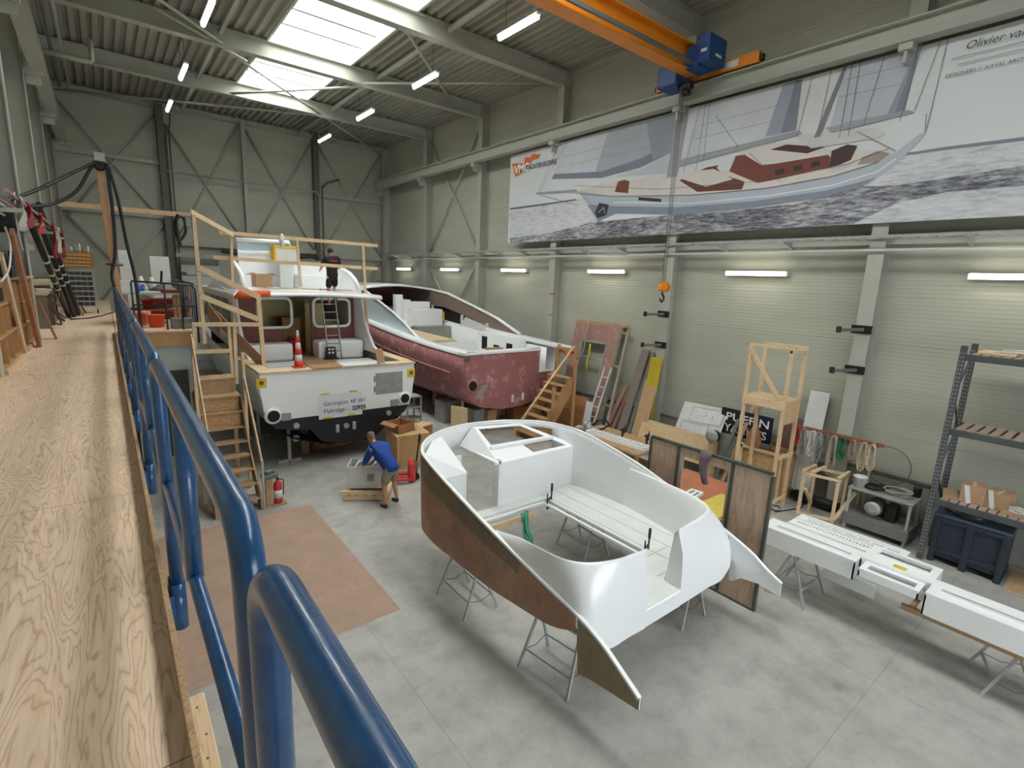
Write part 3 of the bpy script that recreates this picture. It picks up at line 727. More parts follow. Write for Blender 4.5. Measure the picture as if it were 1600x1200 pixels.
wb = thing('motor_yacht', (4.82, 20.0, 0.0), 'white motor yacht under construction with a flybridge and a paper sign on the transom', 'boat')
CX = 4.82
WST = smooth_st([(13.3, 2.07, 2.55, 1.93, 1.33, .45), (16.5, 2.14, 2.58, 2.0, 1.36, .40), (20, 2.16, 2.72, 1.98, 1.45, .38), (23, 1.95, 2.95, 1.6, 1.6, .40), (25.5, 1.35, 3.2, .9, 1.85, .50), (27.3, .5, 3.4, .25, 2.2, .9), (28.0, .06, 3.5, .04, 2.6, 1.5)])
R_ = hull(None, WST, cx=CX)
m = MB()
for a, b in ((0, 4), (8, 12)): m.grid([r[a:b] for r in R_])
m.build('topsides', M_WHITE, wb, thick=0.02, offset=0)
m = MB(); m.grid([r[3:9] for r in R_]); m.build('bottom', M_HULLBLK, wb)
# transom, with its lower black part, exhausts, drains, plate and sign
YT = 13.3
tp = [(2.75,2.55),(2.76,2.0),(2.80,1.6),(2.88,1.34),(6.74,1.33),(6.84,1.6),(6.88,2.0),(6.89,2.58)]
m = MB(); m.prism([(x, YT, z) for x, z in tp], (0, 0.04, 0)); m.build('transom', M_WHITE, wb)
bp = [(2.90,1.335),(3.04,1.13),(3.5,1.02),(3.9,.98),(4.2,.6),(4.9,.42),(5.6,.45),(5.95,.72),(6.3,1.0),(6.6,1.12),(6.72,1.33)]
m = MB(); m.prism([(x, YT+0.01, z) for x, z in bp], (0, 0.04, 0)); m.build('lower_transom', M_HULLBLK, wb)
for px, py, r in ((427, 650, 0.15), (632, 622, 0.14)):
    c = at(px, py, y=YT-0.02); q = MB(); q.lathe([(r+0.05, 0), (r+0.05, 0.10), (r, 0.12)][::-1] and [(r, -0.04), (r+0.05, -0.02), (r+0.07, 0.02)], c, 22, 'y'); e = q.build('exhaust_ring', M_WHITE, wb)
    q = MB(); q.lathe([(r*0.98, -0.045), (r*0.98, -0.035)], c, 22, 'y'); q.build('exhaust_bore_dark', M_BLACKHOLE, e)
for px, py in ((447, 651), (616, 629)):
    c = at(px, py, y=YT-0.01); q = MB(); q.box(c.x-0.12, c.x+0.12, YT-0.05, YT, c.z-0.10, c.z+0.10); q.build('drain_recess', M_GREYBOX, wb, bevel=0.01)
for px, py in ((463, 665), (541, 665), (607, 645)):
    c = at(px, py, y=YT-0.01); q = MB(); q.cyl((c.x, YT-0.05, c.z), (c.x, YT+0.02, c.z), 0.075, 16); q.build('underwater_light', M_GALV, wb, bevel=0.006)
for px, py in ((527, 670), (553, 665)):
    c = at(px, py, y=YT-0.01); q = MB(); q.box(c.x-0.05, c.x+0.05, YT-0.06, YT+0.02, c.z-0.10, c.z+0.12); q.build('anode', M_GALV, wb, bevel=0.02)
q = MB(); c = at(463, 685, y=YT+0.3); q.lathe([(0.05, 0), (0.09, 0), (0.09, 0.04), (0.05, 0.04)], c, 18, 'y'); q.build('shaft_ring', M_GALV, wb)
A_, B_ = at(587, 585, y=YT), at(629, 611, y=YT)
q = MB(); q.box(A_.x, B_.x, YT-0.012, YT, B_.z-0.02, A_.z+0.03); pl = q.build('locker_door', plain('grey masked plate', (150, 152, 152), 0.6, var=0.12, scale=6), wb, bevel=0.003)
q = MB(); q.box(A_.x-0.05, A_.x-0.02, YT-0.015, YT, B_.z+0.05, B_.z+0.22); q.box(A_.x-0.05, A_.x-0.02, YT-0.015, YT, A_.z-0.22, A_.z-0.05); q.build('hinges', M_STEELD, pl)
A_, B_ = at(497, 618, y=YT), at(566, 648, y=YT)
q = MB(); q.box(A_.x, B_.x, YT-0.008, YT, B_.z+0.02, A_.z); sg = q.build('paper_sign', plain('white paper', (226, 228, 236), 0.7, var=0.02), wb)
q = MB(); text_mb(q, "Garlington 48' 001", 0.155, (A_.x+0.13, YT-0.012, A_.z-0.30), (1, 0, 0), (0, 0, 1)); text_mb(q, 'Flybridge -', 0.155, (A_.x+0.13, YT-0.012, A_.z-0.50), (1, 0, 0), (0, 0, 1)); text_mb(q, '22925', 0.155, (A_.x+0.90, YT-0.012, A_.z-0.50), (1, 0, 0), (0, 0, 1), bold=0.006)
q.build('lettering', plain('black ink', (30, 30, 60), 0.6), sg)
q = MB()
for x, z in ((A_.x+0.18, A_.z+0.02), (B_.x-0.25, A_.z+0.02), (A_.x+0.22, B_.z+0.04), (B_.x-0.30, B_.z+0.04)): q.box(x-0.11, x+0.11, YT-0.012, YT-0.007, z-0.02, z+0.025)
q.build('tape', M_YELLOWT, sg)
for px, py in ((408, 598), (642, 582)):
    c = at(px, py, y=YT); q = MB(); q.box(c.x-0.11 if px < 500 else c.x-0.12, c.x+0.12, YT-0.014, YT-0.004, c.z-0.13, c.z+0.11); e = q.build('tape_mask', M_YELLOWT, wb)
    q = MB(); q.cyl((c.x, YT-0.05, c.z), (c.x, YT, c.z), 0.05, 12); q.build('fairlead', M_PRIMER, e)
# gunwales, cockpit sole, side decks
m = MB(); m.box(2.72, 6.92, 13.24, 13.62, 2.55, 2.60); m.build('aft_gunwale', M_PINEX, wb, bevel=0.006)
for s in (-1, 1):
    m = MB(); top = [(CX+s*2.10, 13.6), (CX+s*2.16, 16.5), (CX+s*2.18, 19)]; inn = [(CX+s*1.78, 13.6), (CX+s*1.80, 16.5), (CX+s*1.84, 19)]
    m.prism([(x, y, 2.57) for x, y in top+inn[::-1]], (0, 0, 0.045)); m.build('side_gunwale', M_PINEY, wb, bevel=0.005)
m = MB(); m.box(CX-2.0, CX+2.0, 13.35, 17.3, 2.24, 2.30); m.build('cockpit_sole', M_GREYBOX, wb)
for x0, x1, y0, y1, mt in ((3.2, 4.3, 14.0, 15.2, M_WHITED), (3.3, 4.4, 15.3, 16.2, M_WHITED), (4.5, 5.5, 15.6, 16.9, M_OLDWOOD), (4.45, 5.4, 14.4, 15.5, M_OLDWOOD), (5.4, 6.6, 14.9, 15.9, M_WHITED)):
    m = MB(); m.box(x0, x1, y0, y1, 2.31, 2.36); m.build('hatch_cover', mt, wb, bevel=0.005)
# aft bulkhead with two windows and the doorway; saloon behind it
YBK = 17.3
def wall_with_holes(m, x0, x1, z0, z1, holes, y0, y1):
    xs = sorted({x0, x1}|{h[0] for h in holes}|{h[1] for h in holes}); zs = sorted({z0, z1}|{h[2] for h in holes}|{h[3] for h in holes})
    for a, b in zip(xs, xs[1:]):
        for c, d in zip(zs, zs[1:]):
            if any(h[0] <= a and b <= h[1] and h[2] <= c and d <= h[3] for h in holes): continue
            m.box(a, b, y0, y1, c, d)
wl, wr, dr = (at(404, 512, y=YBK), at(455, 466, y=YBK)), (at(490, 508, y=YBK), at(545, 462, y=YBK)), (at(441, 540, y=YBK), at(484, 470, y=YBK))
holes = [(wl[0].x, wl[1].x-0.02, 3.28, 4.2), (wr[0].x, wr[1].x, 3.28, 4.2), (dr[0].x+0.02, dr[1].x, 2.30, 4.22)]
m = MB(); wall_with_holes(m, CX-1.9, CX+1.9, 2.3, 4.35, holes, YBK, YBK+0.05); m.build('aft_bulkhead', M_PRIMER, wb)
for h in holes[:2]:
    m = MB(); r = 0.18; pts = []
    for cx_, cz_, a0 in ((h[1]-r, h[3]-r, 0), (h[0]+r, h[3]-r, 90), (h[0]+r, h[2]+r, 180), (h[1]-r, h[2]+r, 270)):
        for k in range(5): a = math.radians(a0+k*22.5); pts.append((cx_+r*math.cos(a), YBK-0.02, cz_+r*math.sin(a)))
    m.tube(pts, 0.05, 8, closed=True); m.build('window_frame', M_WHITE, wb)
m = MB(); m.box(CX-1.85, CX+1.85, YBK+0.05, 22.0, 2.26, 2.30); m.build('saloon_sole', M_OLDWOOD, wb)
m = MB(); m.box(CX-1.85, CX+1.85, 21.9, 22.0, 2.3, 4.3); m.build('forward_bulkhead', M_BROWNPLY, wb)
M_CREAM = plain('cream ply', (206, 196, 140), 0.6, var=0.12, scale=2)
for x0, x1, y0, y1, z1, mt in ((3.1, 4.1, 18.6, 19.6, 3.9, M_CREAM), (4.6, 5.2, 18.4, 19.0, 3.5, M_BROWNPLY), (5.3, 5.9, 18.2, 18.3, 4.0, M_CREAM), (5.9, 6.6, 18.5, 19.6, 3.4, M_CREAM), (4.2, 6.0, 19.8, 20.2, 4.1, M_CREAM)):
    m = MB(); m.box(x0, x1, y0, y1, 2.3, z1); m.build('saloon_unit', mt, wb, bevel=0.01)
# seat boxes in the cockpit
for (x0, x1, y0, y1, z1) in ((3.15, 4.42, 16.5, 17.1, 2.86), (5.15, 6.62, 16.35, 17.05, 2.90)):
    m = MB(); m.box(x0, x1, y0, y1, 2.30, z1); m.build('cockpit_seat', M_WHITE, wb, bevel=0.08)
# cabin sides with the swept aft edge
for s in (-1, 1):
    x = CX+s*1.92; poly = [(15.2, 2.58), (15.7, 2.75), (16.1, 3.1), (16.45, 3.6), (16.6, 4.05), (16.7, 4.36), (22.2, 4.36), (23.0, 3.7), (23.8, 2.95), (20.0, 2.72)]
    m = MB(); m.prism([(x, y, z) for y, z in poly], (-s*0.07, 0, 0)); cs = m.build('cabin_side', M_WHITE, wb, bevel=0.01)
    m = MB(); m.tube([(x-s*0.035, y, z) for y, z in poly[:6]], 0.05, 8); m.build('edge_moulding', M_WHITE, cs)
    m = MB(); m.prism([(x+s*0.004, y, z) for y, z in ((17.4, 3.3), (17.7, 4.15), (21.9, 4.15), (22.6, 3.35))], (s*0.01, 0, 0)); sw = m.build('side_window', M_GLASSD, cs)
    m = MB()
    for k in range(1, 4): y = 17.6+k*1.15; m.box(min(x+s*0.012, x+s*0.03), max(x+s*0.012, x+s*0.03), y, y+0.05, 3.32, 4.15)
    m.build('window_bars', M_WHITED, sw)
# roof, cambered, overhanging the cockpit
def cam_z(x, y): return 4.50-0.055*(x-CX)**2/4.6*1.6 - 0.02*max(0, 16.3-y)
rows_t = []; rows_b = []
hx0, hx1, hy0, hy1 = 5.45, 6.35, 16.15, 17.0
xs = [2.66, 2.9, 3.4, 4.0, 4.82, hx0, hx1, 6.7, 6.95]; ys = [15.5, 15.75, hy0, hy1, 18, 19, 20, 21, 22.3]
m = MB()
def rim_y(x, y): return y + (0.10*((x-CX)/2.1)**2 if y < 15.6 else 0)
for a, b in zip(xs, xs[1:]):
    for c, d in zip(ys, ys[1:]):
        if a >= hx0 and b <= hx1 and c >= hy0 and d <= hy1: continue
        P = [Vector((x, rim_y(x, y), cam_z(x, y))) for x, y in ((a, c), (b, c), (b, d), (a, d))]
        m.prism(P, (0, 0, -0.10))
m.build('cabin_roof', M_WHITE, wb)
m = MB(); m.tube([(x, rim_y(x, 15.5)-0.01, cam_z(x, 15.5)-0.09) for x in (2.66, 3.2, 3.8, 4.4, 5.0, 5.6, 6.2, 6.95)], 0.05, 8); m.build('roof_lip', M_WHITE, wb)
# flybridge side coamings and front console
for s in (-1, 1):
    pts = [at(386, 449, y=16.9), at(380, 430, y=17.3), at(372, 415, y=17.8), at(364, 405, y=18.3)] if s < 0 else [at(560, 453, y=16.9), at(553, 438, y=17.3), at(545, 428, y=17.8), at(531, 419, y=18.6)]
    poly = pts+[Vector((pts[-1].x, 20.2, pts[-1].z-0.02)), Vector((pts[-1].x, 20.4, 4.4)), Vector((pts[0].x, 16.9, 4.4))]
    m = MB(); m.prism([p for p in poly], (s*0.10+ (0 if s > 0 else -0.0), 0, 0)); fs = m.build('flybridge_side', M_WHITE, wb, bevel=0.02)
    m = MB(); m.tube([p+Vector((s*0.05, 0, 0)) for p in pts]+[poly[4]+Vector((s*0.05, 0, 0))], 0.07, 8); m.build('side_capping', M_WHITE, fs)
a, b, c, d = at(372, 397, y=19.2), at(458, 398, y=19.2), at(458, 448, y=19.0), at(378, 448, y=19.0)
m = MB(); m.prism([a, b, Vector((b.x, 19.2, 4.45)), Vector((a.x, 19.2, 4.45))], (0, 0.25, 0)); m.build('helm_console', M_WHITE, wb, bevel=0.03)
a2, b2 = at(458, 408, y=19.2), at(536, 418, y=19.2)
m = MB(); m.prism([a2, b2, Vector((b2.x, 19.2, 4.45)), Vector((a2.x, 19.2, 4.45))], (0, 0.25, 0)); m.box(a2.x, b2.x, 18.6, 19.2, 4.45, 4.95); m.build('front_coaming', M_WHITE, wb, bevel=0.03)
W4 = [at(369, 374, y=19.3), at(451, 379, y=19.3), at(460, 397, y=19.2), at(372, 394, y=19.2)]
m = MB(); m.tube(W4, 0.075, 8, closed=True); ws = m.build('windscreen_frame', M_WHITE, wb)
m = MB(); m.face([W4[0], W4[1], W4[2], W4[3]]); m.build('windscreen_glass', plain('blue grey glass', (120, 138, 146), 0.15, var=0.12, scale=1.5), ws, thick=0.01)
m = MB(); m.prism([at(335, 437, x=2.7), at(322, 449, x=2.55), at(365, 460, x=2.66), at(372, 452, x=2.8)], (0, 0, -0.06)); m.build('roof_wing', M_WHITE, wb, bevel=0.01)
# things on the yacht
m = MB(); rows = []
for u in (2.7, 3.0, 3.3, 3.6): rows.append([Vector((u, rim_y(u, 15.5)+dy, cam_z(u, 15.5)+dz)) for dy, dz in ((-0.08, -0.14), (-0.08, 0.01), (0.05, 0.03), (0.45, 0.02))])
m.grid(rows); solo(m, 'orange_cover', plain('orange tarpaulin', (226, 92, 48), 0.6, var=0.1), 'orange tarpaulin strip over the port corner of the yacht roof edge', 'tarpaulin', thick=0.015)
def carton(m_, c, sx, sy, sz, rz, label, group=None, open_=False, mat=None, name='cardboard_box'):
    t = thing(name, c, label, 'box', group); mat = mat or M_CARD
    R = Matrix.Rotation(rz, 3, 'Z'); c = Vector(c)
    m = MB()
    if not open_: m.cbox(c, sx, sy, sz, rz)
    else:
        for dx, dy, w, d in ((-sx/2+0.01, 0, 0.02, sy), (sx/2-0.01, 0, 0.02, sy), (0, -sy/2+0.01, sx-0.04, 0.02), (0, sy/2-0.01, sx-0.04, 0.02)):
            m.cbox(c+R@Vector((dx, dy, 0)), w, d, sz, rz)
        m.cbox(c, sx-0.04, sy-0.04, 0.02, rz)
    m.build('body', mat, t, bevel=0.004)
    if open_:
        q = MB(); q.cbox(c+R@Vector((sx/2+0.08, 0, sz-0.01)), 0.16, sy*0.95, 0.01, rz, ry=0.4); q.build('flap', mat, t)
        q = MB(); q.cbox(c+R@Vector((-sx/2-0.08, 0, sz-0.01)), 0.16, sy*0.95, 0.01, rz, ry=-0.4); q.build('flap', mat, t)
    else:
        q = MB(); q.cbox(c+Vector((0, 0, sz)), sx*0.98, 0.05, 0.004, rz); q.build('packing_tape', plain('beige tape', (196, 170, 130), 0.4), t)
    return t
carton(None, (3.98, 18.1, 4.51), 0.5, 0.45, 0.42, 0.1, 'open cardboard box on the yacht flybridge deck', open_=True)
m = MB(); p = at(441, 408, y=18.6); m.box(p.x-0.25, p.x+0.45, 18.5, 18.9, p.z-0.06, p.z+0.42); m.cur = 1; m.box(p.x-0.28, p.x+0.48, 18.47, 18.93, p.z+0.42, p.z+0.50); m.box(p.x-0.28, p.x-0.20, 18.47, 18.93, p.z-0.06, p.z+0.42)
m.cur = 0; m.box(p.x-0.1, p.x+0.3, 18.55, 18.85, 4.5, p.z-0.06)
solo(m, 'instrument_box', [M_WHITED, M_YELLOWT], 'white box with yellow lid standing on the flybridge by the windscreen', 'box', bevel=0.01)
for i, (x0, x1, y0, y1, lab) in enumerate(((3.9, 5.1, 17.2, 17.6, 'thin plywood strip lying on the flybridge deck near the open box'), (4.95, 6.5, 16.9, 17.4, 'plywood offcut lying on the flybridge deck before the hatch'))):
    m = MB(); m.box(x0, x1, y0, y1, 4.50, 4.525); solo(m, 'plywood_offcut', M_PINEX, lab, 'board')
# timber guard rail round the flybridge
gr = thing('timber_guard_rail', (2.9, 16.5, 4.4), 'pale timber guard rail nailed up across the back of the yacht flybridge', 'guard rail')
def bm_(parent, name, p, q, w=0.09, h=0.045, mat=M_PINE, up=(0, 0, 1)):
    m = MB(); m.beam(p, q, w, h, up); return m.build(name, mat, parent, bevel=0.004)
Y0 = 16.4
bm_(gr, 'top_rail', at(342, 363, y=Y0), at(590, 384, y=Y0), 0.045, 0.10); bm_(gr, 'mid_rail', at(333, 402, y=Y0+0.06), at(590, 420, y=Y0+0.06), 0.045, 0.10)
for a, b in (((361, 364), (366, 520)), ((464, 376), (470, 448)), ((567, 384), (576, 545))):
    bm_(gr, 'post', at(*a, y=Y0-0.07), at(*b, y=Y0-0.07), 0.07, 0.07, up=(0, 1, 0))
m = MB(); p = at(440, 372, y=Y0-0.1); m.tube([p+Vector((0.02*math.sin(k*2.0), 0, 0.12-k*0.07)) for k in range(7)], [0.03, 0.06, 0.08, 0.07, 0.06, 0.05, 0.02], 8); solo(m, 'white_rag', M_WHITED, 'white rag tied on the top rail of the flybridge guard', 'rag')
# aluminium ladder up through the roof hatch
def ladder(name, f, t, w, label, n=9, mat=M_GALV, axis=Vector((1, 0, 0))):
    f = Vector(f); t_ = Vector(t); o = thing(name, f, label, 'ladder')
    for s in (-1, 1): m = MB(); m.beam(f+axis*(s*w/2), t_+axis*(s*w/2), 0.03, 0.07, axis.cross(Vector((0, 0, 1)))); m.build('stile', mat, o, bevel=0.004)
    for k in range(1, n):
        c = f.lerp(t_, k/n); m = MB(); m.cyl(c-axis*w/2, c+axis*w/2, 0.018, 8); m.build('rung', mat, o)
    return o
ladder('aluminium_ladder', at(524, 560, z=2.37), at(509, 463, y=16.2)+Vector((0.05, 0, 0.25)), 0.42, 'aluminium ladder leaning from the yacht cockpit up through the roof hatch')
# traffic cone, work lamp, boards on the gunwale
c = at(467, 574, z=2.60); t = thing('traffic_cone', c, 'red and white striped traffic cone standing on the yacht transom', 'traffic cone')
m = MB(); m.cbox(c, 0.30, 0.30, 0.03); m.build('base', plain('cone red', (214, 60, 48), 0.5), t, bevel=0.01)
m = MB()
for k in range(6):
    m.cur = k % 2; r0, r1 = 0.115-0.09*k/6, 0.115-0.09*(k+1)/6; m.lathe([(r0, 0.03+k*0.155), (r1, 0.03+(k+1)*0.155)], c, 16)
m.build('cone', [plain('cone red', (214, 60, 48)), M_WHITED], t)
c = at(517, 561, z=2.36); t = thing('work_lamp', c, 'black square work lamp standing at the foot of the ladder', 'lamp')
m = MB(); m.cbox(c+Vector((0, 0, 0.05)), 0.30, 0.10, 0.34); m.build('housing', M_BLACK, t, bevel=0.02)
for dx in (-0.055, 0.055):
    for dz in (0.18, 0.29): m = MB(); m.cbox(c+Vector((dx, -0.055, dz)), 0.07, 0.01, 0.06); m.build('lens', M_WHITED, t)
m = MB(); m.cbox(c, 0.42, 0.16, 0.03); m.tube([c+Vector((-0.17, 0, 0.03)), c+Vector((-0.17, 0, 0.25))], 0.012); m.tube([c+Vector((0.17, 0, 0.03)), c+Vector((0.17, 0, 0.25))], 0.012); m.build('stand', M_BLACK, t)
c = at(450, 555, z=2.4); t = thing('red_canister', at(455, 549, z=2.36), 'red canister on the cockpit floor beside the doorway', 'canister'); c = ORG[t.name]
m = MB(); m.lathe([(0.16, 0), (0.17, 0.03), (0.17, 0.36), (0.10, 0.42), (0.03, 0.43)], c, 16); m.build('drum', M_RED, t); m = MB(); m.tube([c+Vector((-0.08, 0, 0.41)), c+Vector((-0.06, 0, 0.5)), c+Vector((0.06, 0, 0.5)), c+Vector((0.08, 0, 0.41))], 0.014); m.build('handle', M_BLACK, t)
c1 = at(455, 584, z=2.62)
m = MB(); m.box(4.0, 4.75, 13.18, 13.66, 2.605, 2.625); solo(m, 'transom_board', M_BROWNPLY, 'brown board lying on the yacht transom beside the traffic cone', 'board')
m = MB(); m.box(4.80, 6.0, 13.2, 13.7, 2.605, 2.63); solo(m, 'transom_board', M_WHITED, 'white board lying on the yacht transom', 'board', bevel=0.004)
m = MB(); p = at(596, 568, z=2.62); m.cbox(p, 0.32, 0.03, 0.42, 0.5, rx=-0.25); solo(m, 'cut_out_panel', M_CARD, 'brown panel with a cut-out leaning on the starboard gunwale of the yacht', 'panel', bevel=0.01)
# supports under the yacht
for i, (x, y, h) in enumerate(((4.82, 14.6, 0.48), (4.82, 17.5, 0.42), (4.82, 21.0, 0.36))):
    m = MB()
    for k in range(3): m.box(x-0.5+0.03*k, x+0.5-0.03*k, y-0.14, y+0.14, k*h/3+0.001, (k+1)*h/3-0.002)
    solo(m, 'keel_block', M_OLDWOOD, 'stack of timber keel blocks under the white yacht, %s from the stern' % ('nearest', 'second', 'third')[i], 'timber block', 'keel blocks under the white yacht')
for x, y, lab in ((3.5, 13.9, 'grey steel prop under the port quarter of the white yacht'), (3.3, 16.5, 'grey steel prop under the port side of the white yacht'), (6.3, 15.6, 'grey steel prop under the starboard side of the white yacht')):
    t = thing('hull_prop', (x, y, 0), lab, 'prop', 'steel props under the boats')
    m = MB(); m.box(x-0.3, x+0.3, y-0.04, y+0.04, 0, 0.06); m.box(x-0.04, x+0.04, y-0.3, y+0.3, 0, 0.06); m.build('foot', M_STEEL, t)
    m = MB(); m.box(x-0.04, x+0.04, y-0.04, y+0.04, 0.06, 1.2); m.build('post', M_STEEL, t)
    m = MB(); m.cbox((x, y, 1.2), 0.2, 0.2, 0.04); m.build('pad', M_OLDWOOD, t)
m = MB(); m.box(3.95, 4.15, 14.3, 14.45, 0, 0.95); solo(m, 'timber_prop', M_OLDWOOD, 'short timber prop standing under the yacht shaft ring', 'prop')

# ------------------------------------------------------------------ red unpainted hull beside it
M_PINK = plain('sanded red primer', (160, 104, 104), 0.62, var=0.08, scale=0.9, dirt=(206, 172, 170), dirt_amt=0.8, obj=False)
rb = thing('boat_hull', (10.5, 20.0, 0.0), 'unfinished motor boat with a sanded dusky red hull and open white superstructure', 'boat')
CR = 10.52
def rbx(y): return CR
RST = smooth_st([(13.2, 1.88, 2.70, 1.72, 1.25, .75), (16, 1.90, 2.76, 1.76, 1.30, .62), (19, 1.92, 2.95, 1.72, 1.42, .55), (22, 1.75, 3.15, 1.45, 1.6, .55), (25, 1.3, 3.4, .85, 1.9, .65), (27.3, .5, 3.6, .2, 2.3, 1.2), (28.2, .06, 3.7, .04, 2.7, 2.0)])
R_ = hull(None, RST, cx=CR)
m = MB()
for a, b in ((0, 4), (8, 12)): m.grid([r[a:b] for r in R_])
m.grid([r[3:9] for r in R_]); m.build('hull_shell', M_PINK, rb, thick=0.02, offset=0)
YR = 13.2
tr = [(8.64,2.68),(8.66,1.9),(8.80,1.24),(9.28,0.94),(10.09,0.79),(10.95,0.79),(11.76,0.94),(12.24,1.24),(12.30,1.93),(11.72,1.93),(11.70,2.78)]
m = MB(); m.prism([(x, YR, z) for x, z in tr], (0, 0.06, 0)); m.build('transom', M_PINK, rb)
m = MB(); m.prism([(x, YR+0.3, z) for x, z in ((11.7, 2.78), (12.3, 2.8), (12.3, 1.9), (11.7, 1.9))], (0, 0.04, 0)); m.box(11.7, 12.4, YR-0.02, YR+0.34, 1.93, 1.98); m.box(11.7, 11.74, YR, YR+0.34, 1.95, 2.78); m.prism([(12.32, YR-0.1, 1.2), (12.32, YR-0.1, 2.8), (12.32, YR+0.5, 2.82), (12.32, YR+0.5, 1.2)], (0.05, 0, 0)); m.build('boarding_recess', M_WHITE, rb, bevel=0.005)
for px, py, r in ((738, 603, 0.16),):
    c = at(px, py, y=YR-0.02); q = MB(); q.lathe([(r, -0.04), (r+0.05, -0.02), (r+0.07, 0.03)], c, 22, 'y'); e = q.build('exhaust_ring', M_PINK, rb)
    q = MB(); q.lathe([(r*0.98, -0.045), (r*0.98, -0.035)], c, 22, 'y'); q.build('exhaust_bore_dark', M_BLACKHOLE, e)
q = MB(); a, b = at(757, 602, y=YR-0.01), at(745, 623, y=YR-0.01); q.prism([(a.x-0.08, YR-0.02, a.z), (a.x+0.16, YR-0.02, a.z+0.02), (b.x+0.14, YR-0.02, b.z-0.02), (b.x-0.08, YR-0.02, b.z)], (0, 0.03, 0)); q.build('drain_recess', M_GREYBOX, rb, bevel=0.006)
for px, py in ((801, 622), (817, 619)): c = at(px, py, y=YR-0.01); q = MB(); q.box(c.x-0.05, c.x+0.05, YR-0.02, YR+0.02, c.z-0.14, c.z+0.12); q.build('slot_patch', M_WHITED, rb, bevel=0.01)
c = at(728, 561, y=YR); q = MB(); q.lathe([(0.05, -0.03), (0.10, -0.01), (0.11, 0.02)], (c.x+0.05, YR, c.z), 14, 'y'); q.build('fairlead', M_STEELD, rb)
# rubbing strake and white capping
for s in (-1, 1):
    m = MB(); m.tube([(CR+s*(r[1]*0.62+r[3]*0.38+0.05), r[0], r[2]*0.42+r[4]*0.58+0.12) for r in RST[2:-8]], 0.035, 8); m.build('rubbing_strake', M_PINK, rb)
    m = MB(); rows = []
    for r in RST[:-3]:
        x = CR+s*r[1]; rows.append([Vector((x+s*0.03, r[0], r[2]-0.05)), Vector((x+s*0.03, r[0], r[2]+0.06)), Vector((x-s*0.06, r[0], r[2]+0.09)), Vector((x-s*0.38, r[0], r[2]+0.07)), Vector((x-s*0.40, r[0], r[2]-0.75))])
    m.grid(rows); m.build('side_deck', M_WHITE, rb)
m = MB(); m.box(8.6, 11.74, YR-0.03, YR+0.42, 2.69, 2.76); m.box(9.0, 11.74, YR+0.38, YR+0.42, 2.0, 2.69); m.build('aft_deck', M_WHITE, rb, bevel=0.01)
m = MB(); m.box(9.0, 12.1, 13.6, 16.9, 1.95, 2.0); m.build('cockpit_sole', M_WHITED, rb)
m = MB(); m.box(9.0, 12.0, 16.9, 16.95, 2.0, 2.62); m.build('cockpit_bulkhead', M_WHITE, rb)
m = MB(); m.box(11.6, 12.0, 14.3, 16.9, 2.0, 3.0); sd = m.build('side_locker', M_WHITE, rb, bevel=0.02)
for y, z0, z1 in ((16.4, 2.35, 2.85), (15.6, 2.3, 2.6), (14.8, 2.4, 2.75)): m = MB(); m.box(11.592, 11.602, y-0.18, y+0.18, z0, z1); m.build('cut_out_dark', M_BLACKHOLE, sd)
m = MB(); m.prism([(12.0, 12.35, 2.80), (12.42, 12.35, 2.80), (12.42, 16.9, 2.98), (11.95, 16.9, 3.02)], (0, 0, 0.12)); m.build('quarter_capping', M_WHITE, rb, bevel=0.03)
m = MB(); m.box(9.0, 12.0, 16.95, 22.5, 2.30, 2.34); m.build('saloon_sole', M_GREYBOX, rb)
m = MB(); m.prism([(9.3, 17.0, 2.64), (10.6, 17.0, 2.64), (10.2, 20.6, 2.80), (9.3, 20.6, 2.80)], (0, 0, 0.05)); m.build('deck_board', M_PINEY, rb, bevel=0.005)
# superstructure sides: port arch seen from outside, starboard arch seen from inside
pa = [(16.6,2.80),(17.2,3.02),(17.8,3.28),(18.8,3.62),(20.0,3.95),(21.5,4.35),(22.8,4.52),(24.5,4.5),(26,4.2),(26.5,3.5)]
low = [(26.4,3.45),(24,3.3),(21.5,3.10),(19,2.95),(17.2,2.84)]
m = MB(); m.prism([(8.86+0.0*y, y, z) for y, z in pa+low], (0.05, 0, 0)); o = m.build('port_cabin_side', plain('pale blue gelcoat', (206, 216, 222), 0.3, var=0.02), rb)
m = MB(); m.tube([(8.86, y, z) for y, z in pa], 0.05, 8); m.build('edge_moulding', M_WHITE, o)
sa = [(14.95,3.05),(16.4,3.52),(18.1,3.90),(20.2,4.33),(21.7,4.46),(23.3,4.52),(25.5,4.5),(27.2,4.44)]
sb = [(27.2,3.8),(23.3,3.75),(20.5,3.72),(18.6,3.45),(16.6,3.02),(15.5,2.95)]
m = MB(); m.prism([(12.2, y, z) for y, z in sa+sb], (0.05, 0, 0)); o = m.build('starboard_cabin_side', plain('brown grey laminate', (128, 108, 98), 0.6, var=0.18, scale=5, dirt=(168, 150, 140), dirt_amt=0.5), rb)
m = MB(); m.tube([(12.2, y, z+0.02) for y, z in sa], 0.06, 8); m.build('edge_moulding', M_WHITE, o)
m = MB(); m.prism([(12.15, y, z) for y, z in ((15.2,2.95),(16.6,3.08),(18.7,3.42),(19.0,3.05),(22.5,3.05),(22.5,2.85),(17,2.9))], (0.06, 0, 0)); m.build('window_sill', M_WHITED, rb, bevel=0.01)
for y, z0, z1 in ((17.0, 2.95, 3.3), (18.9, 3.0, 3.5), (21.5, 3.0, 3.75)): m = MB(); m.box(12.1, 12.2, y, y+0.08, z0, z1); m.build('window_post', M_WHITED, rb)
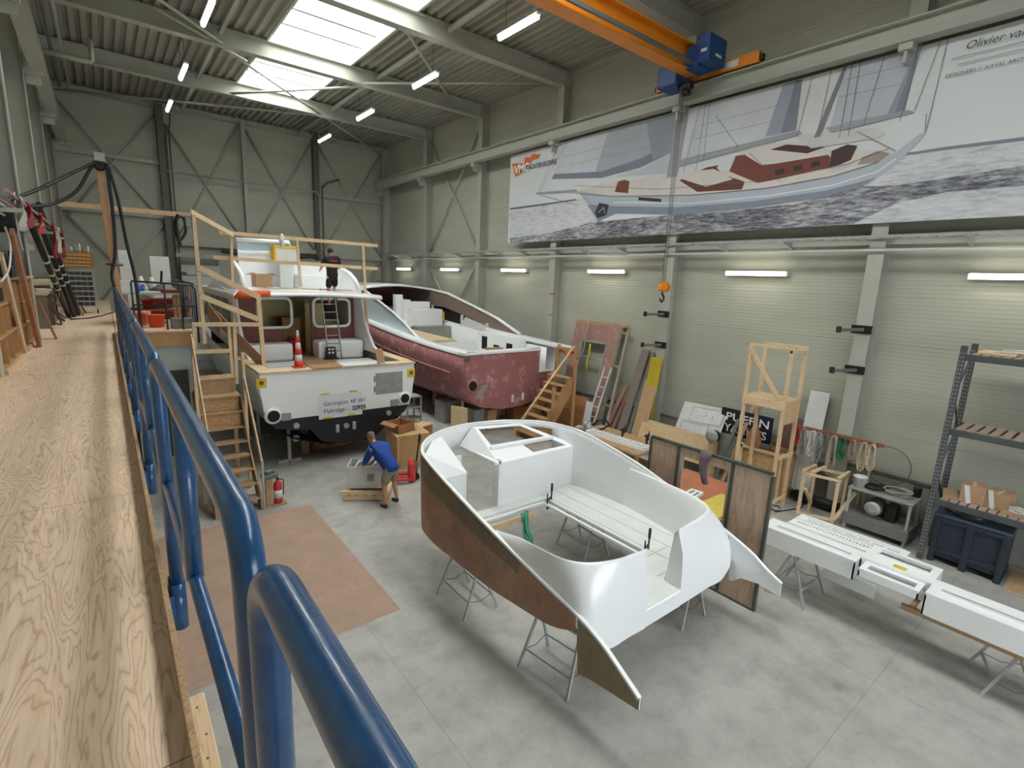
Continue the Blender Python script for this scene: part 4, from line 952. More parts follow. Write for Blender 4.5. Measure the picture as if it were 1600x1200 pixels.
m = MB(); m.prism([(12.29, y, z) for y, z in ((15.6,2.95),(16.6,3.05),(18.6,3.48),(20.5,3.74),(27.2,3.8),(27.2,2.9),(17,2.86))], (0.02, 0, 0)); m.build('painted_window_dark', M_BLACKHOLE, rb)  # black sheet painted as the dark seen through the window openings
m = MB(); rows = [[Vector((8.88+(3.3)*u, y, z+0.16*math.sin(PI*u))) for u in (0, .15, .3, .5, .7, .85, 1)] for y, z in ((21.8, 4.46), (22.8, 4.52), (25.5, 4.5), (27, 4.3))]
m.grid(rows); m.build('cabin_roof', M_WHITE, rb, thick=0.05)
m = MB(); m.box(8.95, 12.15, 25.8, 25.9, 2.3, 4.4); m.build('forward_bulkhead', M_PRIMER, rb)
a = [at(x, 470, y=20.3).x for x in (643, 655, 659, 671, 673, 707, 691)]
for x0, x1, y0, y1, z0, z1 in ((at(617,480,y=21).x, at(628,480,y=21).x, 20.9, 21.2, 2.34, 4.25), (at(630,480,y=20.6).x, at(640,480,y=20.6).x, 20.5, 21.2, 2.34, 4.05), (at(640,480,y=20.7).x, at(675,480,y=20.7).x, 20.9, 21.2, 2.34, 3.95), (at(641,480,y=20.2).x, at(690,480,y=20.2).x, 20.1, 20.8, 2.9, 3.66)):
    m = MB(); m.box(x0, x1, y0, y1, z0, z1); m.build('galley_cabinet', M_WHITE, rb, bevel=0.01)
m = MB(); xx = at(691, 490, y=20.1).x; m.box(xx, xx+0.12, 20.1, 20.2, 3.2, 3.55); m.build('yellow_bracket', M_YELLOWT, rb)
m = MB(); m.box(10.4, 12.0, 19.6, 20.8, 2.34, 2.95); m.build('galley_base', M_GREYBOX, rb)
# small brown stool in its cockpit
c = Vector((10.75, 14.6, 2.0)); t = thing('step_stool', c, 'small brown wooden step stool in the cockpit of the red boat', 'stool')
m = MB(); m.cbox(c+Vector((0, 0, 0.62)), 0.62, 0.30, 0.04); m.build('seat', M_BROWNPLY, t, bevel=0.005)
for s in (-1, 1): m = MB(); m.cbox(c+Vector((s*0.25, 0, 0)), 0.04, 0.28, 0.62); m.build('leg', M_BROWNPLY, t, bevel=0.004)
for i, (x, y, h) in enumerate(((10.5, 14.4, 0.68), (10.5, 17.6, 0.58), (10.5, 21.2, 0.5))):
    m = MB()
    for k in range(3): m.box(x-0.5+0.03*k, x+0.5-0.03*k, y-0.14, y+0.14, k*h/3+0.001, (k+1)*h/3-0.002)
    solo(m, 'keel_block', M_OLDWOOD, 'stack of timber keel blocks under the red hull, %s from the stern' % ('nearest', 'second', 'third')[i], 'timber block', 'keel blocks under the red hull')
#@@NEXT3

# ------------------------------------------------------------------ overhead crane
M_ORANGE = plain('crane orange', (226, 138, 32), 0.4, var=0.05)
M_CRBLUE = plain('crane blue', (30, 70, 128), 0.45, var=0.12)
cr = thing('overhead_crane', (12.5, 8.5, 10.3), 'orange overhead travelling crane with a blue hoist at the right rail', 'crane')
m = MB(); ibeam(m, (-0.6, 8.5, 10.62), (12.25, 8.5, 10.62), 0.36, 0.60, 0.03); m.build('girder', M_ORANGE, cr)
m = MB(); m.box(-0.6, 12.2, 8.16, 8.22, 10.36, 10.42); m.box(-0.6, 12.2, 8.24, 8.28, 10.46, 10.50); m.build('festoon_track', M_STEELD, cr)
for x in (12.72, -0.87):
    m = MB(); m.box(x-0.10, x+0.10, 7.0, 9.9, 10.33, 10.60); ec = m.build('end_carriage', M_ORANGE, cr, bevel=0.01)
    for y in (7.0, 9.9): q = MB(); q.box(x-0.06, x+0.06, y-0.08, y+0.08, 10.38, 10.52); q.build('buffer', M_BLACK, ec, bevel=0.01)
    for y in (7.3, 9.6): q = MB(); q.cyl((x-0.05, y, 10.39), (x+0.05, y, 10.39), 0.08, 14); q.build('wheel', M_STEELD, ec)
q = MB(); q.box(12.61, 12.62, 7.5, 7.95, 10.38, 10.54); q.build('white_plate', M_WHITED, ec)
ho = MB(); ho.box(11.75, 12.35, 8.05, 8.40, 10.30, 10.80); h = ho.build('hoist_body', M_CRBLUE, cr, bevel=0.02)
q = MB(); q.box(11.85, 12.50, 8.70, 9.30, 10.08, 10.60); q.build('hoist_drum_cover', M_CRBLUE, h, bevel=0.05)
q = MB(); q.box(11.7, 12.45, 7.75, 8.05, 10.35, 10.95); q.build('control_box', M_CRBLUE, h, bevel=0.02)
q = MB(); q.box(11.69, 11.70, 7.8, 7.95, 10.55, 10.62); q.box(12.0, 12.25, 7.745, 7.75, 10.5, 10.56); q.build('label_plate', M_WHITED, h)
q = MB(); q.cyl((12.1, 8.4, 10.05), (12.1, 8.75, 10.05), 0.10, 14); q.cyl((12.1, 8.45, 9.9), (12.1, 8.65, 9.9), 0.08, 12); q.build('sheave', M_BLACKP, h)
HX, HY, HZ = 12.0, 8.6, 4.85
m = MB()
for dx in (-0.08, -0.03, 0.03, 0.08): m.tube([(HX+dx, HY, 10.0), (HX+dx, HY, HZ+0.25)], 0.007, 5)
rp = m.build('ropes', M_STEELD, cr)
for k in range(2): q = MB(); q.cyl((HX-0.11+k*0.12, HY-0.06, HZ+0.18), (HX-0.02+k*0.12, HY-0.06+0.02, HZ+0.18), 0.13, 16); q.build('hook_pulley', M_ORANGE, cr)
q = MB(); q.box(HX-0.16, HX+0.15, HY-0.10, HY+0.06, HZ+0.08, HZ+0.24); hb = q.build('hook_block', M_ORANGE, cr, bevel=0.03)
q = MB(); q.tube([(HX, HY, HZ+0.10), (HX, HY, HZ-0.02), (HX+0.07, HY, HZ-0.08), (HX+0.08, HY, HZ-0.16), (HX, HY, HZ-0.23), (HX-0.08, HY, HZ-0.17), (HX-0.08, HY, HZ-0.11)], [0.025, 0.03, 0.03, 0.03, 0.03, 0.025, 0.012], 8); q.build('hook', M_BLACKP, hb)

# ------------------------------------------------------------------ printed banner on the right wall
BX = 12.92; BY0, BY1, BZ0, BZ1 = 0.2, 16.85, 6.525, 9.81
bn = thing('banner', (BX, 8.5, BZ0), 'long printed banner of a sailing yacht at sea, fixed high on the right wall', 'banner')
m = MB(); m.box(BX, BX+0.03, BY0, BY1, BZ0, BZ1); m.build('board', plain('banner print sky', (206, 209, 212), 0.5, var=0.03, scale=0.4), bn)
def B(px, py, lift=0.004):
    p = at(px, py, x=BX); return Vector((BX-lift, p.y, p.z))
_bm = {}
def bcol(c):
    if c not in _bm: _bm[c] = plain('print %d %d %d' % c, c, 0.55, var=0.04, scale=2)
    return _bm[c]
class Print:
    """flat printed patches, each a little in front of the last, gathered in one part"""
    L = 0.003
    def __init__(s): s.m = MB(); s.mats = []; Print.L += 0.001; s.l = Print.L
    def poly(s, pts, c, raw=False):
        mt = c if not isinstance(c, tuple) else bcol(c)
        if mt not in s.mats: s.mats.append(mt)
        s.m.cur = s.mats.index(mt); s.l += 0.0004
        P = [B(*p, lift=s.l) for p in pts]
        s.m.face(P)
    def line(s, pts, w, c):
        if bcol(c) not in s.mats: s.mats.append(bcol(c))
        s.m.cur = s.mats.index(bcol(c)); s.l += 0.0002
        P = [B(*p, lift=s.l) for p in pts]
        for a, b in zip(P, P[1:]):
            d = (b-a).normalized(); n = Vector((0, -d.z, d.y))*w/2
            s.m.face([a-n, b-n, b+n, a+n])
    def build(s, name): Print.L = s.l; return s.m.build(name, s.mats, bn)
# printed sea: grey with dark and light ripples
def sea(name, a, d, l, lo, hi, sc=(1, 1.1, 6)):
    mm, nt, b = _nodes(name); v = _coord(nt, sc); n1 = _noise(nt, v, 3.0, 6, 0.75)
    n2 = _noise(nt, _coord(nt, (1, 0.5, 1.5)), 1.0, 4)
    base = _ramp(nt, _math(nt, 'ADD', n1, _math(nt, 'MULTIPLY', _math(nt, 'SUBTRACT', n2, 0.5), 0.4)), [(lo, rgb(d)), ((lo+hi)/2, rgb(a)), (hi, rgb(l))])
    nt.links.new(base, b.inputs['Base Color']); b.inputs['Roughness'].default_value = 0.55; return mm
M_SEA1 = sea('print of light sea', (190, 192, 198), (150, 152, 160), (206, 208, 212), 0.3, 0.6)
M_SEA2 = sea('print of dark ripples', (138, 138, 146), (66, 66, 76), (200, 202, 208), 0.36, 0.66)
P = Print()
P.poly([(796, 329), (890, 313), (1390, 246), (1600, 220), (1600, 337), (1445, 345), (1250, 355), (1050, 366), (797, 380)], M_SEA1)
P.poly([(797, 372), (860, 364), (930, 346), (1010, 338), (1120, 332), (1250, 318), (1340, 291), (1400, 290), (1500, 275), (1600, 258), (1600, 290), (1480, 300), (1400, 318), (1330, 351), (1050, 366), (797, 380)], M_SEA2)
P.poly([(797, 328), (850, 321), (900, 313), (900, 311), (850, 318), (797, 325)], (96, 98, 110))
P.poly([(1405, 244), (1480, 234), (1600, 220), (1600, 214), (1480, 229), (1430, 237), (1405, 240)], (120, 128, 144))
P.poly([(940, 346), (960, 334), (1010, 330), (1080, 334), (1020, 338), (960, 344)], (216, 218, 222))
P.build('printed_sea')
P = Print()
SAIL, SAILD, SAILL = (168, 172, 184), (120, 126, 144), (196, 200, 208)
P.poly([(886, 222), (1058, 178), (1048, 240), (1000, 262), (940, 278), (862, 280)], SAIL)
P.poly([(886, 222), (950, 206), (930, 270), (862, 280), (872, 252)], SAILL)
P.poly([(1048, 238), (1000, 262), (940, 278), (862, 280), (866, 272), (940, 268), (1000, 248), (1050, 224)], SAILD)
P.poly([(1010, 190), (1058, 178), (1050, 238), (1020, 250)], (142, 148, 164))
P.poly([(1050, 240), (1044, 272), (960, 276), (1000, 265)], (186, 190, 200))
P.poly([(1090, 170), (1254, 124), (1244, 204), (1070, 248)], SAILL)
P.poly([(1224, 132), (1254, 124), (1244, 204), (1196, 214)], (150, 156, 172))
P.poly([(1244, 126), (1254, 124), (1244, 204), (1220, 208)], SAILD)
P.poly([(1322, 104), (1437, 74), (1414, 174), (1298, 196)], (180, 184, 196))
P.poly([(1424, 96), (1437, 74), (1414, 174), (1386, 180)], (140, 148, 164))
P.poly([(1432, 84), (1437, 74), (1414, 174), (1398, 178)], SAILD)
for a, b in (((880, 246), (1056, 200)), ((872, 262), (1050, 222)), ((1096, 196), (1250, 156)), ((1084, 218), (1248, 180)), ((1318, 126), (1432, 98)), ((1310, 152), (1424, 128))): P.line([a, b], 0.012, (140, 144, 158))
P.build('printed_sails')
P = Print()
HULL, HULLD = (172, 180, 192), (128, 136, 152)
P.poly([(904, 298), (935, 346), (960, 334), (1060, 336), (1180, 324), (1290, 308), (1345, 292), (1385, 268), (1412, 246), (1446, 210), (1448, 206), (1436, 210), (1400, 238), (1372, 254), (1300, 276), (1200, 294), (1080, 305), (960, 307)], HULL)
P.poly([(918, 320), (935, 346), (965, 333), (1060, 336), (1180, 324), (1290, 308), (1345, 292), (1370, 278), (1290, 298), (1180, 314), (1060, 324), (960, 322)], HULLD)
P.line([(960, 316), (1080, 318), (1200, 306), (1300, 290), (1372, 268), (1400, 248)], 0.03, (212, 214, 218))
P.poly([(904, 298), (960, 307), (1080, 305), (1200, 294), (1300, 276), (1372, 254), (1400, 238), (1390, 234), (1340, 236), (1250, 252), (1100, 270), (960, 284)], (206, 198, 194))
P.poly([(961, 300), (982, 302), (984, 283), (976, 281), (966, 284)], (112, 60, 40))
P.poly([(1062, 282), (1090, 300), (1160, 296), (1164, 284), (1128, 272), (1120, 262), (1124, 258), (1104, 262)], (98, 52, 42))
P.poly([(1066, 280), (1084, 268), (1116, 264), (1146, 280), (1104, 292)], (206, 200, 196))
P.poly([(1140, 268), (1150, 244), (1164, 242), (1190, 258), (1212, 256), (1292, 240), (1298, 246), (1296, 262), (1216, 280), (1184, 286)], (112, 56, 44))
P.poly([(1150, 243), (1180, 228), (1262, 220), (1298, 236), (1294, 242), (1212, 256), (1190, 258), (1164, 242)], (204, 198, 196))
for x0, y0 in ((1212, 266), (1240, 260), (1268, 254)): P.poly([(x0, y0), (x0+14, y0-3), (x0+14, y0+5), (x0, y0+8)], (50, 36, 36))
P.poly([(1204, 234), (1230, 226), (1290, 230), (1262, 240)], (70, 40, 38))
P.poly([(1296, 262), (1300, 236), (1324, 226), (1340, 228), (1330, 250), (1312, 258)], (60, 40, 40))
P.poly([(1296, 264), (1330, 254), (1344, 256), (1302, 270)], (196, 190, 188))
P.poly([(1240, 212), (1268, 232), (1372, 216), (1384, 208), (1370, 200), (1300, 206)], (196, 194, 196))
P.poly([(1348, 246), (1372, 236), (1392, 240), (1372, 254), (1340, 258)], (150, 138, 136))
P.poly([(998, 308), (1034, 311), (1034, 316), (998, 313)], (52, 40, 40))
P.poly([(937, 317), (952, 320), (948, 336), (934, 341), (930, 333)], (44, 46, 56))
P.line([(936, 332), (944, 324), (946, 334)], 0.02, (190, 192, 196))
P.build('printed_hull')
P = Print(); SP = (150, 152, 160)
P.poly([(838, 301), (900, 296), (904, 300), (838, 304)], SP)
P.poly([(1056, 168), (1078, 162), (1058, 276), (1042, 278), (1050, 230)], SP)
P.poly([(1318, 106), (1324, 104), (1282, 214), (1272, 216)], (120, 122, 130))
P.poly([(1056, 252), (1250, 204), (1254, 210), (1056, 262)], SP)
P.poly([(1290, 200), (1420, 172), (1430, 176), (1300, 208)], SP)
for pts in ([(886, 222), (844, 300)], [(874, 226), (842, 300)], [(1440, 74), (1406, 190)], [(1482, 62), (1448, 204)], [(1470, 66), (1430, 172)], [(1448, 178), (1446, 208)], [(1095, 166), (1068, 272)], [(1104, 160), (1088, 268)], [(1120, 182), (1156, 232)], [(1110, 158), (1100, 250)], [(1270, 120), (1246, 214)], [(1300, 110), (1280, 200)],
            [(1332, 102), (1312, 216)], [(1345, 98), (1326, 214)], [(1382, 90), (1350, 196)], [(904, 300), (940, 332)], [(844, 304), (905, 322)], [(1150, 238), (1152, 232)], [(1340, 206), (1400, 236)], [(1220, 284), (1172, 240)]):
    P.line(pts, 0.012, (92, 94, 104))
P.line([(896, 290), (1030, 296), (1180, 284), (1320, 258), (1392, 232)], 0.01, (110, 90, 86))
P.line([(900, 302), (960, 307), (1080, 305), (1200, 294), (1300, 276), (1372, 254)], 0.012, (96, 80, 78))
P.build('printed_rigging')
P = Print(); P.poly([(801, 256), (820, 255), (821, 246), (830, 246), (832, 241), (845, 241), (841, 248), (831, 250), (829, 256), (822, 260), (820, 268), (806, 276)], (216, 104, 44)); P.build('flag_logo')
by = Vector((0, -1, 0)); bz = Vector((0, 0, 1))
def blet(body, px, py, size, shear=0.0, bold=0.0, col=(70, 72, 84), name='lettering', rise=0.0, ln=0.045):
    q = MB(); o = B(px, py, ln); ax = Vector((0, -1, rise)).normalized(); text_mb(q, body, size, o, ax, ax.cross(Vector((1, 0, 0))) * (1 if ax.cross(Vector((1, 0, 0))).z > 0 else -1), font_shear=shear, bold=bold)
    return q.build(name, bcol(col), bn)
blet('VMG', 805, 272, 0.42, bold=0.012, col=(240, 240, 238)); blet('YACHTBUILDERS', 823, 266, 0.22, bold=0.004, col=(70, 72, 84))
blet('Olivier van', 1508, 79, 0.19, shear=0.25, col=(56, 58, 70)); blet('DESIGNERS  I  NAVAL ARCHITECTS', 1477, 123, 0.088, shear=0.12, col=(70, 72, 84))
q = MB(); 
for a, b in (((1487, 94), (1620, 62)), ((1496, 103), (1620, 74))):
    A1, B1 = B(*a, lift=0.045), B(*b, lift=0.045); q.face([A1, B1, B1+Vector((0, 0, 0.012)), A1+Vector((0, 0, 0.012))])
q.build('rule_lines', bcol((120, 122, 132)), bn)

# ------------------------------------------------------------------ clamp brackets on two columns
def wall_clamp(y, z, label):
    t = thing('clamp_bracket', (XC, y, z), label, 'bracket', 'black clamp brackets on the columns')
    m = MB(); m.box(XC-0.03, XC-0.002, y-0.20, y+0.20, z-0.09, z+0.09); m.build('plate', M_BLACKP, t, bevel=0.006)
    m = MB(); m.beam((XC-0.05, y-0.05, z), (XC-0.50, y+0.25, z-0.02), 0.05, 0.07); m.build('arm', M_STEELD, t, bevel=0.01)
    m = MB(); m.cbox((XC-0.52, y+0.27, z-0.08), 0.08, 0.10, 0.14, 0.5); m.build('jaw', M_BLACKP, t, bevel=0.01)
wall_clamp(9.2, 4.24, 'upper black clamp bracket on the column by the crane hook'); wall_clamp(9.2, 3.32, 'lower black clamp bracket on the column by the crane hook')
wall_clamp(4.05, 4.28, 'upper black clamp bracket on the column by the rope rack'); wall_clamp(4.05, 3.38, 'lower black clamp bracket on the column by the rope rack')
for y in (14.15,):
    for z, lab in ((4.6, 'upper'), (3.83, 'lower')): m = MB(); m.box(XC-0.012, XC-0.002, y-0.12, y+0.12, z, z+0.04); solo(m, 'red_tape_mark', M_RED, lab + ' strip of red tape on the column behind the red boat', 'tape')

# ------------------------------------------------------------------ stairs
def stair_mesh_box(m, a, b): m.box(min(a[0], b[0]), max(a[0], b[0]), min(a[1], b[1]), max(a[1], b[1]), min(a[2], b[2]), max(a[2], b[2]))
M_STAIR = wood('stair timber', (190, 146, 98), (146, 104, 66), (2, 9, 9), contrast=0.35)
M_STAIR2 = wood('old stair timber', (182, 150, 114), (118, 86, 58), (1.5, 9, 9), contrast=0.5)
# right-hand stairs to the red boat, rising towards the wall
st = thing('timber_stairs', (11.0, 12.1, 0), 'brown timber stairs with a round handrail beside the red boat', 'stairs')
NS = 8; X0, X1_ = 10.06, 11.72
for k in range(NS):
    z = 0.25+(2.0-0.25)*k/(NS-1)-0.0; x = 10.31+(11.62-10.31)*k/(NS-1)
    m = MB(); m.box(x-0.10, x+0.16, 11.60, 12.55, z-0.04, z); m.build('tread', M_STAIR, st, bevel=0.006)
for y in (11.62, 12.50):
    m = MB(); poly = []
    for k in range(NS):
        z = 0.25+(1.75)*k/(NS-1); x = 10.31+1.31*k/(NS-1); poly += [(x-0.08, y, z-0.045-0.24 if k else 0.0), (x-0.08, y, z-0.045)]
    poly += [(11.78, y, 1.955), (11.78, y, 1.45), (10.75, y, 0.0)]
    m.prism(poly, (0, 0.035, 0)); m.build('stringer', M_STAIR, st)
for y, x, zt in ((11.58, 11.86, 3.0), (12.5, 11.95, 2.98), (11.58, 10.95, 1.75)): m = MB(); m.box(x-0.05, x+0.05, y-0.035, y+0.035, 0, zt); m.build('post', M_STAIR, st, bevel=0.005)
for z in (0.9, 2.85): m = MB(); m.box(11.82, 11.9, 11.6, 12.5, z, z+0.08); m.build('cross_rail', M_STAIR, st)
m = MB(); m.tube([at(897, 541, y=11.55), at(803, 673, y=11.55)], 0.035, 10); m.build('handrail', wood('pale round rail', (222, 190, 142), (190, 150, 104)), st)
m = MB(); m.tube([(12.0, 12.5, 2.80), (11.9, 12.1, 2.72), (11.9, 11.7, 2.82), (11.86, 11.55, 2.6)], 0.04, 6); solo(m, 'orange_sling', plain('orange webbing', (228, 110, 40), 0.8, var=0.2), 'orange sling knotted round the top rail of the brown timber stairs', 'sling')
# left-hand stairs to the white yacht
st = thing('timber_stairs', (1.8, 12.2, 0), 'weathered timber stairs with plank handrails leading up to the white yacht', 'stairs')
SL = [(11.22, .27), (11.44, .52), (11.68, .77), (11.93, 1.02), (12.17, 1.28), (12.37, 1.57), (12.50, 1.90), (12.62, 2.24)]
for k, (y, z) in enumerate(SL):
    m = MB(); m.box(1.36, 2.20, y, y+0.27 if k < 7 else 13.5, z-0.04, z); m.build('tread', M_STAIR2, st, bevel=0.006)
    if k in (5, 6): q = MB(); q.box(1.40, 2.16, y+0.20, y+0.22, z-0.01, z+0.31); q.build('riser', M_OSB, st)
for x in (1.34, 2.20):
    m = MB(); m.prism([(x, 11.18, 0), (x, 11.18, .23), (x, 12.15, 1.24), (x, 12.62, 2.2), (x, 13.5, 2.2), (x, 13.5, 2.05), (x, 12.85, 2.05), (x, 12.3, 0.9), (x, 11.5, 0)], (0.03, 0, 0)); m.build('stringer', M_STAIR2, st)
for x in (1.38, 2.17):
    for y in (13.40,): m = MB(); m.box(x-0.04, x+0.04, y-0.04, y+0.04, 0, 2.2); m.build('leg', M_STAIR2, st, bevel=0.004)
m = MB(); m.beam((2.28, 12.75, 2.86), (2.28, 11.22, 0.92), 0.03, 0.14, (0, 0, 1)); m.build('handrail', M_PINE, st, bevel=0.004)
m = MB(); m.beam((1.29, 12.2, 3.66), (1.29, 10.95, 1.9), 0.03, 0.14, (0, 0, 1)); m.build('handrail', M_PINE, st, bevel=0.004)
m = MB(); m.box(2.25, 2.29, 11.18, 11.24, 0.0, 1.1); m.build('rail_post', M_STEEL, st, bevel=0.004)
m = MB(); m.box(2.25, 2.31, 12.55, 12.63, 0.0, 3.2); m.build('rail_post', M_PINE, st, bevel=0.004)
m = MB(); m.box(1.26, 1.32, 12.1, 12.18, 0.0, 3.6); m.build('rail_post', M_PINE, st, bevel=0.004)
m = MB(); m.box(1.42, 2.18, 13.05, 13.5, 2.24, 2.54); m.box(1.38, 2.2, 13.0, 13.52, 2.54, 2.58); bs = solo(m, 'box_step', M_STAIR2, 'timber box step on the landing of the weathered stairs', 'step', bevel=0.005)
# timber barrier at the stair head
br = thing('timber_barrier', (1.6, 14.2, 2.6), 'timber barrier of posts and rails at the head of the weathered stairs', 'barrier')
for nm, a, b, w, h in (('top_rail', (300, 507), (404, 507), .045, .10), ('mid_rail', (303, 550), (362, 548), .045, .10), ('post', (302, 335), (320, 537), .08, .08), ('post', (403, 460), (413, 577), .10, .07),
                       ('raking_rail', (310, 418), (404, 464), .04, .13), ('raking_rail', (312, 462), (404, 499), .04, .13), ('post', (303, 510), (305, 545), .07, .07), ('post', (366, 508), (370, 600), .08, .06), ('post', (357, 508), (364, 594), .07, .05)):
    y = 14.2+(0.06 if 'post' in nm else 0); m = MB(); m.beam(at(*a, y=y), at(*b, y=y), w, h, (0, 1, 0) if 'post' in nm else (0, 0, 1)); m.build(nm, M_PINE, br, bevel=0.004)
m = MB(); m.beam(at(298, 331, y=14.15), at(364, 367, y=16.3), 0.04, 0.12); solo(m, 'sloping_plank', M_PINE, 'pale plank sloping from the barrier post to the flybridge guard rail', 'plank', bevel=0.004)
m = MB(); m.beam(at(90, 318, y=14.6), at(302, 337, y=14.4), 0.05, 0.10); solo(m, 'overhead_batten', M_PINEX, 'long thin batten running above the walkway to the barrier post', 'batten', bevel=0.004)
for i, (a, b, w, lab) in enumerate((((335, 492), (412, 570), 0.32, 'wide brown board leaning across the port side of the yacht cockpit'), ((325, 485), (345, 512), 0.45, 'brown board offcut propped beside the barrier'))):
    m = MB(); m.beam(at(*a, y=15.4), at(*b, y=14.35), 0.02, w, (0, -0.3, 1)); solo(m, 'leaning_board', M_CARD, lab, 'board', bevel=0.003)

# ------------------------------------------------------------------ fire extinguisher on its stand
c = Vector((2.44, 11.35, 0)); t = thing('extinguisher_stand', c, 'wooden stand for the fire extinguisher at the foot of the stairs', 'stand')
m = MB(); m.box(2.30, 2.72, 11.18, 11.5, 0, 0.04); m.build('base', M_STAIR2, t, bevel=0.004); m = MB(); m.box(2.32, 2.46, 11.26, 11.40, 0.04, 0.62); m.build('post', M_STAIR2, t, bevel=0.004)
m = MB(); m.cbox((2.42, 11.33, 0.62), 0.3, 0.2, 0.10, 0.2); m.cbox((2.42, 11.33, 0.72), 0.2, 0.12, 0.08, 0.5); solo(m, 'grey_tool_case', plain('grey green plastic', (96, 106, 98), 0.5), 'small grey green case lying on top of the extinguisher stand', 'case', bevel=0.02)
c = Vector((2.57, 11.30, 0.04)); t = thing('fire_extinguisher', c, 'red fire extinguisher standing on a wooden stand', 'fire extinguisher')
m = MB(); m.lathe([(0.085, 0), (0.09, 0.02), (0.09, 0.40), (0.07, 0.46), (0.03, 0.49), (0.03, 0.52)], c, 18); m.build('cylinder', M_RED, t)
m = MB(); m.lathe([(0.0905, 0.12), (0.0905, 0.30)], c, 18); m.build('paper_label', M_WHITED, t)
m = MB(); m.cbox(c+Vector((0, 0, 0.52)), 0.05, 0.05, 0.05); m.beam(c+Vector((0, 0, 0.57)), c+Vector((-0.12, 0, 0.62)), 0.02, 0.02); m.build('valve', M_BLACKP, t)
m = MB(); m.tube([c+Vector((0.03, 0, 0.54)), c+Vector((0.12, 0, 0.50)), c+Vector((0.12, 0, 0.3)), c+Vector((0.105, 0, 0.15))], 0.012, 8); m.build('hose', M_BLACK, t)

